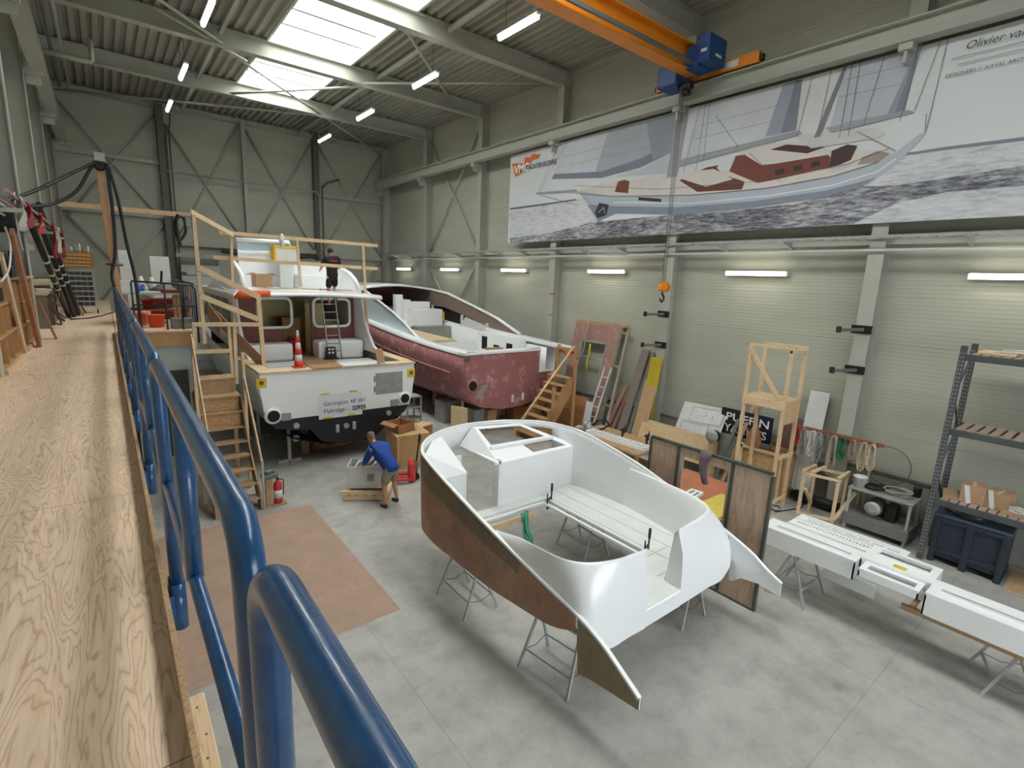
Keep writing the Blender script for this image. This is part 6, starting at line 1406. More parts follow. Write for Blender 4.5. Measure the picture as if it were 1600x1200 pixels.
m = MB(); m.tube([(12.98, 3.12+0.42*math.cos(2*PI*k/24), 1.42+0.42*math.sin(2*PI*k/24)) for k in range(24)], 0.012, 6, closed=True); solo(m, 'cable_hoop', M_STEELD, 'thin dark cable bent in a wide hoop at the end of the hook rail', 'cable')
# white board behind the ropes
m = MB(); m.prism([(13.28, 4.55, 2.70), (13.28, 4.98, 2.70), (12.98, 5.02, 0.05), (12.98, 4.58, 0.05)], (0.03, 0, 0)); solo(m, 'white_board', M_WHITED, 'tall white board leaning on the wall behind the rope rail', 'board', bevel=0.004)

# ------------------------------------------------------------------ timber tower and small timber frame
tw = thing('timber_tower', (11.9, 5.25, 0), 'tall timber access tower with a plywood platform half way up', 'tower')
A0, A1, D0, D1, HT = 11.55, 12.25, 4.82, 5.72, 3.78
for x in (A0, A1):
    for y in (D0, D1): m = MB(); m.box(x-0.035, x+0.035, y-0.035, y+0.035, 0, HT); m.build('post', M_PINE, tw, bevel=0.004)
for x in (A0, A1): m = MB(); m.box(x-0.03, x+0.03, D0-0.035, D1+0.035, HT, HT+0.06); m.build('top_rail', M_PINEY, tw, bevel=0.004)
m = MB(); m.box(A0-0.035, A1+0.035, D0-0.03, D0+0.03, HT-0.06, HT); m.build('top_rail', M_PINEX, tw, bevel=0.004)
m = MB(); m.beam((A0-0.04, D1, HT-0.05), (A0-0.04, D0+0.12, 2.68), 0.03, 0.09); m.build('brace', M_PINE, tw, bevel=0.003)
m = MB(); m.box(A0-0.03, A1+0.03, D0-0.03, D1+0.03, 2.60, 2.64); m.build('platform', mat_plywood('birch ply', (222, 196, 158), (190, 154, 110)), tw, bevel=0.003)
m = MB(); m.box(A0-0.05, A0-0.02, D0-0.04, D1+0.04, 2.44, 2.64); m.build('apron', M_PINEY, tw, bevel=0.004)
m = MB(); m.box(A0-0.03, A1, D0-0.05, D0-0.03, 2.12, 2.64); m.build('side_panel', wood('pale ply side', (206, 176, 136), (176, 142, 100), (1, 6, 6), contrast=0.25), tw)
for z in (0.25, 1.3): m = MB(); m.box(A0-0.03, A1+0.03, D0-0.045, D0-0.0, z, z+0.08) if 0 else m.box(A0, A1, D0-0.06, D0-0.035, z, z+0.09); m.build('rung', M_PINEX, tw, bevel=0.004)
# chipboard crate inside its foot
t = thing('timber_crate', (12.4, 5.5, 0), 'open chipboard crate standing behind the timber tower', 'crate')
for (x0, x1, y0, y1) in ((12.35, 13.15, 4.98, 5.0), (12.35, 13.15, 6.0, 6.02), (12.33, 12.35, 4.98, 6.02), (13.15, 13.17, 4.98, 6.02)): m = MB(); m.box(x0, x1, y0, y1, 0, 1.15); m.build('side', M_OSB, t)
for x, y in ((12.30, 5.0), (12.30, 6.0)): m = MB(); m.box(x-0.03, x+0.03, y-0.03, y+0.03, 0, 1.25); m.build('post', M_PINE, t)
m = MB(); m.box(12.27, 12.33, 4.97, 6.03, 1.15, 1.21); m.build('rail', M_PINEY, t)
t = thing('small_timber_frame', (12.3, 4.0, 0), 'small pale timber trestle frame standing beside the rope rail', 'timber frame')
fr = [((1250, 812), (1262, 745)), ((1290, 803), (1299, 760)), ((1276, 800), (1284, 752)), ((1308, 805), (1312, 750))]
base = [(11.95, 4.35), (12.15, 3.72), (12.55, 4.35), (12.75, 3.75)]
for x, y in base: m = MB(); m.box(x-0.03, x+0.03, y-0.03, y+0.03, 0.0 if 1 else 0, 1.02); m.build('leg', M_PINE, t, bevel=0.003)
for a, b in (((11.95, 4.40, 1.05), (12.15, 3.67, 1.05)), ((12.55, 4.40, 1.05), (12.75, 3.70, 1.05)), ((11.9, 4.36, 1.11), (12.6, 4.36, 1.11)), ((12.0, 4.2, 1.12), (12.65, 4.18, 1.12)), ((12.1, 3.72, 1.11), (12.8, 3.74, 1.11)),
             ((11.93, 4.36, 0.10), (12.13, 3.72, 0.14)), ((12.13, 3.69, 0.15), (12.6, 3.5, 0.75)), ((12.0, 4.3, 0.7), (12.55, 4.33, 0.2))):
    m = MB(); m.beam(a, b, 0.06, 0.05); m.build('rail', M_PINE, t, bevel=0.003)
m = MB(); m.tube([(12.0, 5.6, 0.015), (11.7, 5.0, 0.015), (11.9, 4.7, 0.015), (12.15, 4.85, 0.015), (12.0, 5.05, 0.02), (11.75, 4.75, 0.015), (12.5, 4.5, 0.015), (13.0, 4.6, 0.015)], 0.012, 6); solo(m, 'black_cable', M_BLACK, 'black cable looping over the floor between tower and timber frame', 'cable')

# ------------------------------------------------------------------ sign, drawing board and boards along the wall
sgn = thing('shop_sign', (13.1, 6.35, 1.0), 'dark navy sign board with white PUFFIN YACHTS lettering behind the timber tower', 'sign')
SX = 13.05
m = MB(); m.box(SX, SX+0.04, 5.66, 7.05, 1.16, 1.86); m.build('board', plain('navy board', (26, 28, 46), 0.5), sgn)
for body, z, y in (('PUFFIN', 1.55, 6.92), ('YACHTS', 1.24, 6.92)):
    q = MB(); text_mb(q, body, 0.30, (SX-0.006, y, z), (0, -1, 0), (0, 0, 1), bold=0.004); w = max(v.y for v in q.v)-min(v.y for v in q.v); k_ = 1.16/w
    for v in q.v: v.y = y-(y-v.y)*k_
    q.build('lettering', plain('white lettering', (226, 226, 222), 0.5), sgn)
m = MB(); m.box(13.0, 13.3, 5.7, 7.0, 0, 1.15); solo(m, 'low_cupboard', M_GREYBOX, 'low grey cupboard under the dark navy sign', 'cupboard', bevel=0.01)
dw = thing('drawing_board', (12.95, 7.5, 0.4), 'white board with pinned plan drawings leaning on the wall', 'drawing board')
q4 = [Vector((12.75, 8.40, 0.5)), Vector((12.75, 6.98, 0.62)), Vector((13.1, 6.88, 1.80)), Vector((13.1, 8.24, 1.76))]
m = MB(); m.prism(q4, (0.03, 0, 0)); m.build('board', M_WHITED, dw)
def onq(u, v, d=0.006): a = q4[0].lerp(q4[1], u); b = q4[3].lerp(q4[2], u); p = a.lerp(b, v); return p+Vector((-d, 0, 0.002))
for u0, u1, v0, v1 in ((0.12, 0.72, 0.02, 0.55), (0.25, 0.95, 0.60, 0.93)):
    m = MB(); m.face([onq(u0, v0), onq(u1, v0), onq(u1, v1), onq(u0, v1)]); sh = m.build('paper_sheet', plain('drawing paper', (216, 218, 222), 0.7), dw)
    m = MB()
    for a, b in (((u0, v0), (u1, v0)), ((u1, v0), (u1, v1)), ((u1, v1), (u0, v1)), ((u0, v1), (u0, v0))): m.beam(onq(*a, d=0.01), onq(*b, d=0.01), 0.012, 0.004)
    m.build('border', plain('tan edge', (150, 132, 108), 0.7), sh)
    m = MB(); random.seed(int(u0*100))
    for k in range(6):
        cu, cv = random.uniform(u0+0.08, u1-0.12), random.uniform(v0+0.08, v1-0.12)
        pts = [onq(cu+0.05*math.cos(j*0.5+k)*(1+0.1*j), cv+0.04*math.sin(j*0.6), d=0.009) for j in range(6)]; m.tube(pts, 0.003, 4)
    m.build('pencil_lines', M_STEELD, sh)
def lean(name, y0, y1, z1, xb, xt, mat, label, th=0.02, z0=0.0, cat='board', yo=0.0, **kw):
    m = MB(); m.prism([(xb, y0, z0), (xb, y1, z0), (xt, y1+yo, z1), (xt, y0+yo, z1)], (th, 0, 0)); return solo(m, name, mat, label, cat, bevel=0.003, **kw)
lean('plywood_sheet', 6.85, 9.30, 1.06, 12.35, 12.62, M_PINEY if 0 else wood('birch plywood sheet', (214, 186, 148), (180, 146, 106), (9, 1.2, 9), contrast=0.5, rings=5), 'long low plywood sheet leaning before the drawing board', z0=0.3)
for i, (y0, z1, mt, w, lab) in enumerate(((6.55, 2.2, plain('green grey timber', (104, 116, 100), 0.7), 0.10, 'green grey timber length leaning beside the drawing board'), (6.32, 2.15, M_OLDWOOD, 0.09, 'narrow dark timber length leaning between drawing board and sign'))):
    m = MB(); m.beam((12.45, y0+0.15, 0.0), (13.28, y0-0.05, z1), 0.03, w, (0, 1, 0)); solo(m, 'leaning_timber', mt, lab, 'timber', bevel=0.003)
m = MB(); m.prism([(12.5, 6.10, 0), (12.5, 5.72, 0), (12.72, 5.74, 1.3), (12.82, 5.95, 1.75), (12.74, 6.12, 1.4)], (0.03, 0, 0)); solo(m, 'curved_plywood_offcut', M_BROWNPLY, 'curved brown plywood offcut leaning behind the timber tower', 'board')
m = MB(); m.prism([(13.1, 5.55, 0.2), (13.1, 4.98, 0.2), (13.25, 5.0, 1.95), (13.25, 5.5, 2.0)], (0.03, 0, 0)); solo(m, 'dark_door_panel', plain('dark brown panel', (112, 84, 80), 0.6, var=0.15), 'dark brown panel with a pale patch leaning behind the tower', 'panel')
# leaning boards between the column and the door frame
LB = [(9.08, 0.42, 2.92, (150, 126, 40), 'mustard yellow panel leaning against the column with the clamp brackets', 12.62, 1.95, (190, 172, 40)),
      (9.10, 0.48, 2.2, None, 'tan plywood board leaning before the yellow panel', 12.35, 0, (190, 156, 118)),
      (9.74, 0.12, 3.0, None, 'grey board leaning left of the yellow panel', 12.6, 0, (126, 122, 118)),
      (9.95, 0.30, 3.05, None, 'wide grey plank leaning in the stack of timber', 12.6, 0, (134, 124, 116)),
      (10.2, 0.10, 2.6, None, 'thin dark grey lath leaning in the stack of timber', 12.6, 0, (96, 88, 84)),
      (10.45, 0.12, 1.9, None, 'reddish plank leaning in the stack of timber', 12.6, 0, (150, 108, 96)),
      (10.65, 0.14, 1.75, None, 'pinkish short plank leaning in the stack of timber', 12.5, 0, (186, 140, 120))]
for y, w, z1, _, lab, xb, z0, c in LB:
    xt_ = 12.95 if y < 9.15 else 13.33; dy_ = 0.03 if y < 9.15 else 0.12
    m = MB(); m.prism([(xb, y+w+dy_, 0), (xb, y+dy_, 0), (xt_-(0.06 if xb < 12.6 else 0), y-dy_, z1), (xt_-(0.06 if xb < 12.6 else 0), y+w-dy_, z1)], (0.025, 0, 0)); solo(m, 'leaning_plank', wood('plank %d %d %d' % c, c, tuple(int(v*0.78) for v in c), (8, 8, 1), contrast=0.4), lab, 'plank', 'planks leaning on the right wall', bevel=0.003)
# door frame panels
dp = thing('door_frame_panel', (12.9, 12.0, 0), 'tall sanded red door frame panel leaning on the right wall', 'door frame')
def fq(a, b, c, d, nm, mt, th=0.05): m = MB(); m.prism([a, b, c, d], (th, 0, 0)); return m.build(nm, mt, dp, bevel=0.006)
def dpt(y, z): return Vector((12.62+0.62*z/3.7, y-0.18*z/3.7, z))
for y0, y1, z0, z1 in ((13.2, 12.75, 0.02, 3.68), (11.55, 11.05, 0.02, 3.68), (12.75, 11.55, 3.1, 3.68)): fq(dpt(y0, z0), dpt(y1, z0), dpt(y1, z1), dpt(y0, z1), 'frame_member', plain('faded red primer', (160, 120, 110), 0.7, var=0.12, scale=2, dirt=(186, 164, 154), dirt_amt=0.7))
fq(dpt(13.25, 3.68), dpt(10.95, 3.68), dpt(10.95, 3.78), dpt(13.25, 3.78), 'head_trim', M_OLDWOOD, 0.08)
for y0, y1, z0, z1 in ((12.75, 12.69, 0.5, 3.1), (11.61, 11.55, 0.5, 3.1), (12.75, 11.55, 3.04, 3.1), (12.75, 11.55, 2.5, 2.56)): fq(dpt(y0, z0)-Vector((0.02, 0, 0)), dpt(y1, z0)-Vector((0.02, 0, 0)), dpt(y1, z1)-Vector((0.02, 0, 0)), dpt(y0, z1)-Vector((0.02, 0, 0)), 'inner_trim', M_GREYBOX, 0.03)
t = thing('plank_frame', (12.8, 10.85, 0), 'narrow grey green frame of long planks leaning beside the red door frame', 'timber frame')
for y, c in ((11.0, (112, 128, 112)), (10.72, (160, 150, 140))): m = MB(); m.prism([(12.55, y+0.10, 0), (12.55, y+0.02, 0), (13.22, y-0.12, 3.62), (13.22, y-0.04, 3.62)], (0.06, 0, 0)); m.build('stile', plain('stile %d' % c[0], c, 0.7, var=0.15), t)
for z in (3.5, 2.4, 1.1): m = MB(); x = 12.57+0.67*z/3.62; m.beam((x, 11.0-0.14*z/3.6, z), (x, 10.72-0.14*z/3.6, z), 0.05, 0.07); m.build('rail', M_OLDWOOD, t)
m = MB(); m.tube([(13.05, 12.1, 3.0), (13.0, 12.08, 2.7), (12.95, 12.12, 2.3), (12.98, 12.1, 1.95)], 0.03, 8); solo(m, 'yellow_strap', plain('yellow webbing', (196, 200, 40), 0.7), 'yellow strap hanging in the red door frame', 'strap')
m = MB(); m.tube([(13.1, 12.3, 3.75), (13.0, 12.32, 3.3), (12.97, 12.3, 2.9), (12.9, 12.34, 2.65), (12.95, 12.28, 2.5)], 0.03, 6); solo(m, 'grey_strap', M_GREYBOX, 'grey strap hanging over the head of the red door frame', 'strap')
al = ladder('aluminium_ladder', (12.35, 11.35, 0.0), (12.85, 11.05, 2.35), 0.28, 'white aluminium ladder leaning in front of the red door frame', 7, M_WHITED, Vector((0, 1, 0)))
lean('brown_hardboard', 11.45, 12.85, 1.25, 12.2, 12.45, M_BROWNPLY, 'large dark brown sheet standing behind the brown timber stairs')
lean('white_offcut', 11.1, 11.4, 1.2, 12.1, 12.3, M_WHITED, 'small white board beside the dark brown sheet')

# ------------------------------------------------------------------ workbench with the grille
wbn = thing('workbench', (10.9, 8.6, 0), 'low workbench of boards behind the white moulding, loaded with tools', 'workbench')
m = MB(); m.box(10.15, 11.45, 7.55, 9.95, 0.80, 0.86); m.build('top', M_OLDWOOD, wbn, bevel=0.004)
for x, y in ((10.25, 7.65), (11.35, 7.65), (10.25, 9.85), (11.35, 9.85)): m = MB(); m.box(x-0.04, x+0.04, y-0.04, y+0.04, 0, 0.80); m.build('leg', M_OLDWOOD, wbn)
m = MB(); m.box(10.3, 11.3, 7.7, 9.8, 0.3, 0.33); m.build('lower_shelf', M_BROWNPLY, wbn)
vent('vent_grille', (10.6, 8.6, 0.862), 1.95, 0.34, PI/2+0.05, 'long white vent grille lying on the workbench', 8, 0.09)
for (x, y, lab) in ((11.0, 8.75, 'black clamp standing on the workbench behind the grille'), (11.1, 8.0, 'small black clamp on the workbench near the plywood sheet')):
    m = MB(); m.cyl((x, y, 0.862), (x, y, 1.08), 0.03, 10); m.beam((x-0.08, y, 1.08), (x+0.08, y, 1.10), 0.06, 0.05); m.cyl((x+0.07, y, 0.95), (x+0.07, y, 1.2), 0.015, 8); solo(m, 'bench_clamp', M_BLACKP, lab, 'clamp')
t = thing('mitre_saw', (10.7, 9.75, 0.862), 'electric saw with black hose on the far end of the workbench', 'saw')
m = MB(); m.cbox((10.7, 9.75, 0.862), 0.4, 0.3, 0.06); m.build('base', M_GALV, t, bevel=0.01); m = MB(); m.cbox((10.65, 9.75, 0.92), 0.2, 0.15, 0.18, 0.3); m.build('motor', M_WHITED, t, bevel=0.03)
m = MB(); m.tube([(10.8, 9.7, 1.0), (10.85, 9.55, 1.18), (10.95, 9.35, 1.22), (11.05, 9.3, 1.08), (10.95, 9.4, 0.95), (10.85, 9.5, 0.9)], 0.03, 8); m.build('hose', M_BLACK, t); m = MB(); m.cyl((10.6, 9.68, 1.05), (10.6, 9.82, 1.05), 0.11, 18); m.build('blade_guard', M_GALV, t)
t = carton(None, (10.35, 9.8, 0.862), 0.25, 0.2, 0.14, 0.3, 'small grey box on the workbench beside the saw', mat=M_GREYBOX)
t = thing('angle_grinder', (12.2, 6.75, 1.09), 'black and grey machine lying on top of the plywood sheet', 'machine')
c = Vector((12.45, 6.75, 0.0))
m = MB(); m.lathe([(0.13, 0), (0.15, 0.03), (0.15, 0.13), (0.12, 0.16)], (12.3, 6.8, 1.2), 18, 'x'); m.build('motor_body', M_BLACKP, t); m = MB(); m.lathe([(0.04, 0), (0.17, 0.0), (0.17, 0.03), (0.04, 0.03)], (12.22, 6.8, 1.22), 18, 'x'); m.build('guard', M_GALV, t)
m = MB(); m.box(12.25, 12.45, 6.72, 6.88, 0.0, 1.07); solo(m, 'timber_stand', M_OLDWOOD, 'narrow timber stand carrying the black and grey machine', 'stand')

# ------------------------------------------------------------------ machine on a pallet, pallet truck, crates
R1 = Matrix.Rotation(-0.55, 3, 'Z')
def rot(c, x, y, z): v = R1 @ Vector((x, y, 0)); return Vector((c[0]+v.x, c[1]+v.y, z))
pc = (4.42, 10.78)
pt = thing('pallet', (pc[0], pc[1], 0), 'timber pallet on the floor carrying the white machine', 'pallet')
for y in (-0.36, 0, 0.36): m = MB(); m.beam(rot(pc, -0.5, y, 0.06), rot(pc, 0.5, y, 0.06), 0.10, 0.10); m.build('bearer', M_PINE, pt, bevel=0.004)
for k in range(6): x = -0.46+k*0.184; m = MB(); m.beam(rot(pc, x, -0.42, 0.125), rot(pc, x, 0.42, 0.125), 0.11, 0.025); m.build('deck_board', M_PINE, pt, bevel=0.003)
for y in (-0.38, 0.38): m = MB(); m.beam(rot(pc, -0.55, y, 0.18), rot(pc, 0.5, y, 0.18), 0.09, 0.09); m.build('kerb_timber', M_PINE, pt, bevel=0.004)
mc = thing('white_machine', (pc[0], pc[1], 0.2), 'white metal machine cabinet, open at the top, standing on a pallet', 'machine')
for a, b, w, nm in ((( -0.42, -0.27), (0.42, -0.27), 0.02, 'side_panel'), ((-0.42, 0.27), (0.42, 0.27), 0.02, 'side_panel'), ((-0.42, -0.27), (-0.42, 0.27), 0.02, 'end_panel'), ((0.42, -0.27), (0.42, 0.27), 0.02, 'end_panel')):
    m = MB(); m.beam(rot(pc, a[0], a[1], 0.50), rot(pc, b[0], b[1], 0.50), w, 0.52); m.build(nm, M_WHITED, mc)
m = MB(); m.beam(rot(pc, -0.4, 0, 0.45), rot(pc, 0.4, 0, 0.45), 0.5, 0.38); m.build('inner_block', M_STEELD, mc)
for k in range(3): m = MB(); m.tube([rot(pc, -0.3+0.2*k, -0.2, 0.66), rot(pc, -0.2+0.2*k, 0.05, 0.78), rot(pc, -0.05+0.2*k, 0.1, 0.74), rot(pc, 0.0+0.15*k, 0.2, 0.66)], 0.025, 8); m.build('white_hose', M_WHITED, mc)
for y in (-0.1, 0.12): m = MB(); p = rot(pc, -0.435, y, 0.45); m.lathe([(0.05, 0), (0.05, 0.012)], p, 14, 'x'); m.build('port_cap', M_BLACKP, mc)
q = MB(); p = rot(pc, 0.1, -0.285, 0.42); q.cbox(p, 0.16, 0.01, 0.16, -0.55); q.build('control_plate', M_GREYBOX, mc)
tk = thing('pallet_truck', (5.6, 10.9, 0), 'red pallet truck with a black handle behind the worker', 'pallet truck')
R1 = Matrix.Rotation(-0.35, 3, 'Z'); tc = (5.60, 11.0)
for y in (-0.2, 0.2): m = MB(); m.beam(rot(tc, -1.1, y, 0.09), rot(tc, -0.05, y, 0.11), 0.15, 0.05); m.build('fork', M_RED, tk, bevel=0.005)
m = MB(); m.prism([rot(tc, -0.05, -0.28, 0.06), rot(tc, 0.12, -0.2, 0.06), rot(tc, 0.12, -0.12, 0.45), rot(tc, -0.02, -0.15, 0.45)], R1@Vector((0, 0.4, 0))); m.build('frame', M_RED, tk, bevel=0.006)
m = MB(); m.cyl(rot(tc, 0.15, -0.07, 0.09), rot(tc, 0.15, 0.07, 0.09), 0.09, 16); m.build('wheel', M_BLACK, tk); m = MB(); m.cyl(rot(tc, 0.15, 0, 0.1), rot(tc, 0.15, 0, 0.5), 0.05, 12); m.build('pump', M_STEELD, tk)
m = MB(); m.tube([rot(tc, 0.15, 0, 0.4), rot(tc, 0.22, 0, 0.95)], 0.02, 8); m.build('shaft', M_BLACKP, tk)
m = MB(); m.tube([rot(tc, 0.22, 0, 0.92), rot(tc, 0.23, -0.09, 1.0), rot(tc, 0.25, -0.10, 1.14), rot(tc, 0.25, 0.0, 1.2), rot(tc, 0.25, 0.10, 1.14), rot(tc, 0.23, 0.09, 1.0), rot(tc, 0.22, 0, 0.92)], 0.018, 8); m.build('handle_loop', M_BLACKP, tk)
# plywood crate and open crate on it
ck = thing('plywood_crate', (6.1, 11.9, 0), 'large plywood crate standing behind the pallet truck', 'crate')
m = MB(); m.cbox((6.12, 12.15, 0), 0.95, 0.85, 0.92, -0.12); m.build('body', wood('crate ply', (196, 160, 112), (156, 118, 76), (3, 3, 3), contrast=0.4), ck, bevel=0.006)
for s in (-1, 1): m = MB(); m.cbox((6.12+s*0.44, 12.15, 0), 0.04, 0.9, 0.93, -0.12); m.build('edge_batten', M_PINE, ck, bevel=0.003)
q = MB(); q.cbox((6.22, 11.715, 0.6), 0.12, 0.01, 0.035, -0.12); q.build('hand_hole_dark', M_BLACKHOLE, ck)
carton(None, (5.95, 12.3, 0.935), 0.55, 0.6, 0.22, 0.25, 'open brown wooden tray standing on the plywood crate', open_=True, mat=M_BROWNPLY, name='wooden_tray')
m = MB(); m.cbox((6.75, 12.75, 0.0), 0.7, 0.5, 0.86, -0.1); solo(m, 'second_crate', M_BROWNPLY, 'brown crate behind the plywood crate', 'crate', bevel=0.006)
m = MB(); m.cbox((6.72, 12.6, 0.862), 0.75, 0.4, 0.02, 0.35); solo(m, 'crate_lid_board', M_PINE, 'pale board lying across the brown crate', 'board', bevel=0.003)
# stores under the red hull
for i, (x, y, sx, sy, h, rz, mt, lab) in enumerate(((9.3, 15.3, 0.75, 0.6, 0.78, 0.1, M_GREYBOX, 'grey open cabinet under the red hull, nearest the white yacht'), (9.95, 13.6, 0.35, 0.25, 0.72, 0, M_CARD, 'upright brown carton under the red transom'),
        (9.5, 13.9, 0.5, 0.5, 0.75, 0.2, M_GREYBOX, 'grey cupboard under the port corner of the red hull'), (8.7, 13.6, 0.06, 0.6, 0.95, 0.5, M_PINE, 'pale board standing under the port side of the red hull'), (11.4, 13.9, 0.8, 0.5, 0.62, 0, M_BROWNPLY, 'brown box under the starboard side of the red hull'))):
    m = MB(); m.cbox((x, y, 0), sx, sy, h, rz); solo(m, 'stored_box', mt, lab, 'box', bevel=0.006)
t = thing('grey_rack_frame', (7.9, 15.4, 0), 'pale grey angle frame rack standing between the two boats', 'rack')
for x in (7.65, 8.15):
    for y in (15.2, 15.7): m = MB(); m.box(x-0.025, x+0.025, y-0.025, y+0.025, 0, 1.05); m.build('post', M_GREYBOX, t)
for z in (0.25, 0.65, 1.02): m = MB(); m.box(7.62, 8.18, 15.17, 15.73, z, z+0.03); m.build('shelf', M_GREYBOX, t)
random.seed(4)
for k in range(6): m = MB(); a = Vector((7.1+0.02*k, 15.6-0.12*k, 0.03+0.045*k)); m.beam(a, a+Vector((0.75, -0.5+0.05*k, 0.0)), 0.06, 0.035); solo(m, 'offcut_strip', M_GREYBOX, 'pale grey slat lying in the pile between the boats', 'slat', 'grey slats piled between the boats')
for k in range(4):
    m = MB(); c = Vector((9.9+0.3*k, 16.1, 0)); 
for i, (x, y) in enumerate(((9.2, 14.2), (11.9, 14.6))):
    t = thing('hull_prop', (x, y, 0), 'grey steel prop under the %s side of the red hull' % ('port', 'starboard')[i], 'prop', 'steel props under the boats')
    m = MB(); m.box(x-0.25, x+0.25, y-0.04, y+0.04, 0, 0.06); m.build('foot', M_STEEL, t); m = MB(); m.box(x-0.035, x+0.035, y-0.035, y+0.035, 0.06, 1.12); m.build('post', M_STEEL, t)
#@@NEXT5

# ------------------------------------------------------------------ cabin with a platform on top, beside the walkway
m = MB(); m.box(0.35, 1.62, 15.0, 21.8, 0.0, 3.12); struct(m, 'partition_cabin', plain('pale grey green wall', (168, 176, 168), 0.6, var=0.06, scale=1))
m = MB(); m.box(0.10, 1.70, 14.92, 21.9, 3.12, 3.46); struct(m, 'platform_joists', wood('platform joist', (190, 146, 98), (150, 108, 66), (1.2, 12, 12), contrast=0.3))
m = MB(); m.box(0.10, 1.72, 14.90, 21.9, 3.46, 3.50); struct(m, 'platform_floor', M_PLY)
m = MB(); m.box(0.75, 1.45, 14.94, 14.99, 0.3, 2.5); struct(m, 'opening_dark_sheet', plain('painted opening dark grey', (60, 62, 60), 0.6))  # dark sheet painted as the shade in the cabin's opening, no door leaf
M_BLKRAIL = plain('dark blue black paint', (26, 32, 48), 0.4)
gt = thing('platform_railing', (1.1, 15.1, 3.5), 'dark steel railing round the front of the platform beside the walkway', 'railing')
pts = [Vector((0.48, 15.1, 4.66)), Vector((1.68, 15.1, 4.60)), Vector((1.76, 15.1, 4.5)), Vector((1.76, 15.1, 3.15))]
m = MB(); m.tube(pts, 0.022, 10); m.build('top_rail', M_BLKRAIL, gt); m = MB(); m.tube([(0.48, 15.1, 4.10), (1.76, 15.1, 4.08)], 0.018, 8); m.build('mid_rail', M_BLKRAIL, gt)
for x in (0.48, 1.12, 1.45): m = MB(); m.tube([(x, 15.1, 3.48), (x, 15.1, 4.63)], 0.02, 8); m.build('post', M_BLKRAIL, gt)
sr = thing('side_railing', (1.76, 18, 3.5), 'dark steel railing with upright bars along the yacht side of the platform', 'railing')
m = MB(); m.tube([(1.76, 15.4, 4.62), (1.76, 21.6, 4.66)], 0.022, 8); m.build('top_rail', M_BLKRAIL, sr); m = MB(); m.tube([(1.76, 15.4, 3.62), (1.76, 21.6, 3.62)], 0.018, 8); m.build('bottom_rail', M_BLKRAIL, sr)
for k in range(16): m = MB(); y = 15.5+0.40*k; m.tube([(1.76, y, 3.5 if k % 5 == 0 else 3.62), (1.76, y, 4.63)], 0.014, 6); m.build('bar', M_BLKRAIL, sr)
m = MB(); rows = []
for k in range(8): rows.append([Vector((1.73+0.02*math.sin(k*1.3+j), 16.0+0.12*j+0.03*math.sin(k), 4.55-0.13*k)) for j in range(4)])
m.grid(rows); solo(m, 'barrier_tape', plain('red white film', (206, 150, 150), 0.5, var=0.3, scale=9), 'red and white plastic tape hanging on the platform side railing', 'tape', thick=0.004)
tb = thing('platform_table', (1.0, 17.0, 3.5), 'cluttered workbench on the platform beside the walkway', 'table')
m = MB(); m.box(0.32, 1.62, 16.6, 17.9, 4.28, 4.33); m.build('top', plain('grey white top', (176, 174, 166), 0.6, var=0.12), tb, bevel=0.004)
for x, y in ((0.4, 16.7), (1.54, 16.7), (0.4, 17.8), (1.54, 17.8)): m = MB(); m.box(x-0.04, x+0.04, y-0.04, y+0.04, 3.5, 4.28); m.build('leg', M_OLDWOOD, tb)
m = MB(); m.box(0.45, 1.5, 16.75, 17.7, 3.85, 3.88); m.build('lower_shelf', M_BROWNPLY, tb)
def bucket(loc, r, h, mat, label, name='bucket'):
    t = thing(name, loc, label, 'bucket'); m = MB(); m.lathe([(r*0.78, 0), (r, h), (r*1.07, h), (r*1.07, h+0.02), (r*0.94, h+0.02), (r*0.74, 0.015)], loc, 20); m.build('pail', mat, t)
    for s in (-1, 1): m = MB(); m.tube([Vector(loc)+Vector((s*r*1.04, -0.07, h)), Vector(loc)+Vector((s*(r*1.12), -0.05, h+0.05)), Vector(loc)+Vector((s*(r*1.12), 0.05, h+0.05)), Vector(loc)+Vector((s*r*1.04, 0.07, h))], 0.012, 6); m.build('handle', mat, t)
    return t
M_ORB = plain('orange rubber', (224, 84, 30), 0.5, var=0.06)
bucket((0.95, 15.85, 3.502), 0.19, 0.30, M_ORB, 'orange flexible tub standing at the front of the platform')
bucket((0.62, 16.4, 3.502), 0.17, 0.30, M_ORB, 'orange flexible tub half hidden behind the walkway rail')
bucket((0.85, 17.1, 3.882), 0.12, 0.22, M_RED, 'red tub on the lower shelf of the platform table')
m = MB(); m.box(1.22, 1.70, 15.3, 15.62, 3.502, 3.76); solo(m, 'grey_block', plain('mottled grey plastic', (120, 120, 114), 0.6, var=0.3, scale=6), 'mottled grey block at the right front corner of the platform', 'block', bevel=0.02)
m = MB(); m.box(1.0, 1.65, 18.2, 18.9, 3.502, 4.1); solo(m, 'red_cabinet', plain('dark red cabinet', (120, 30, 34), 0.5), 'dark red cabinet under the back of the platform clutter', 'cabinet', bevel=0.01)
m = MB(); m.box(0.30, 0.62, 16.9, 17.3, 4.332, 4.62); solo(m, 'grey_storage_box', M_WHITED, 'pale grey storage box on the platform table nearest the walkway', 'box', bevel=0.01)
for i, (x, y, c, nm) in enumerate(((0.68, 16.75, (46, 110, 190), 'blue'), (0.76, 16.8, (46, 120, 200), 'light blue'), (0.84, 16.72, (200, 206, 214), 'white'), (0.80, 17.0, (170, 40, 50), 'red'))):
    m = MB(); m.lathe([(0.04, 0), (0.042, 0.14), (0.02, 0.18), (0.02, 0.21)], (x, y, 4.332), 12); solo(m, 'bottle', plain('%s bottle plastic' % nm, c, 0.35), '%s bottle on the platform table' % nm, 'bottle', 'bottles on the platform table')
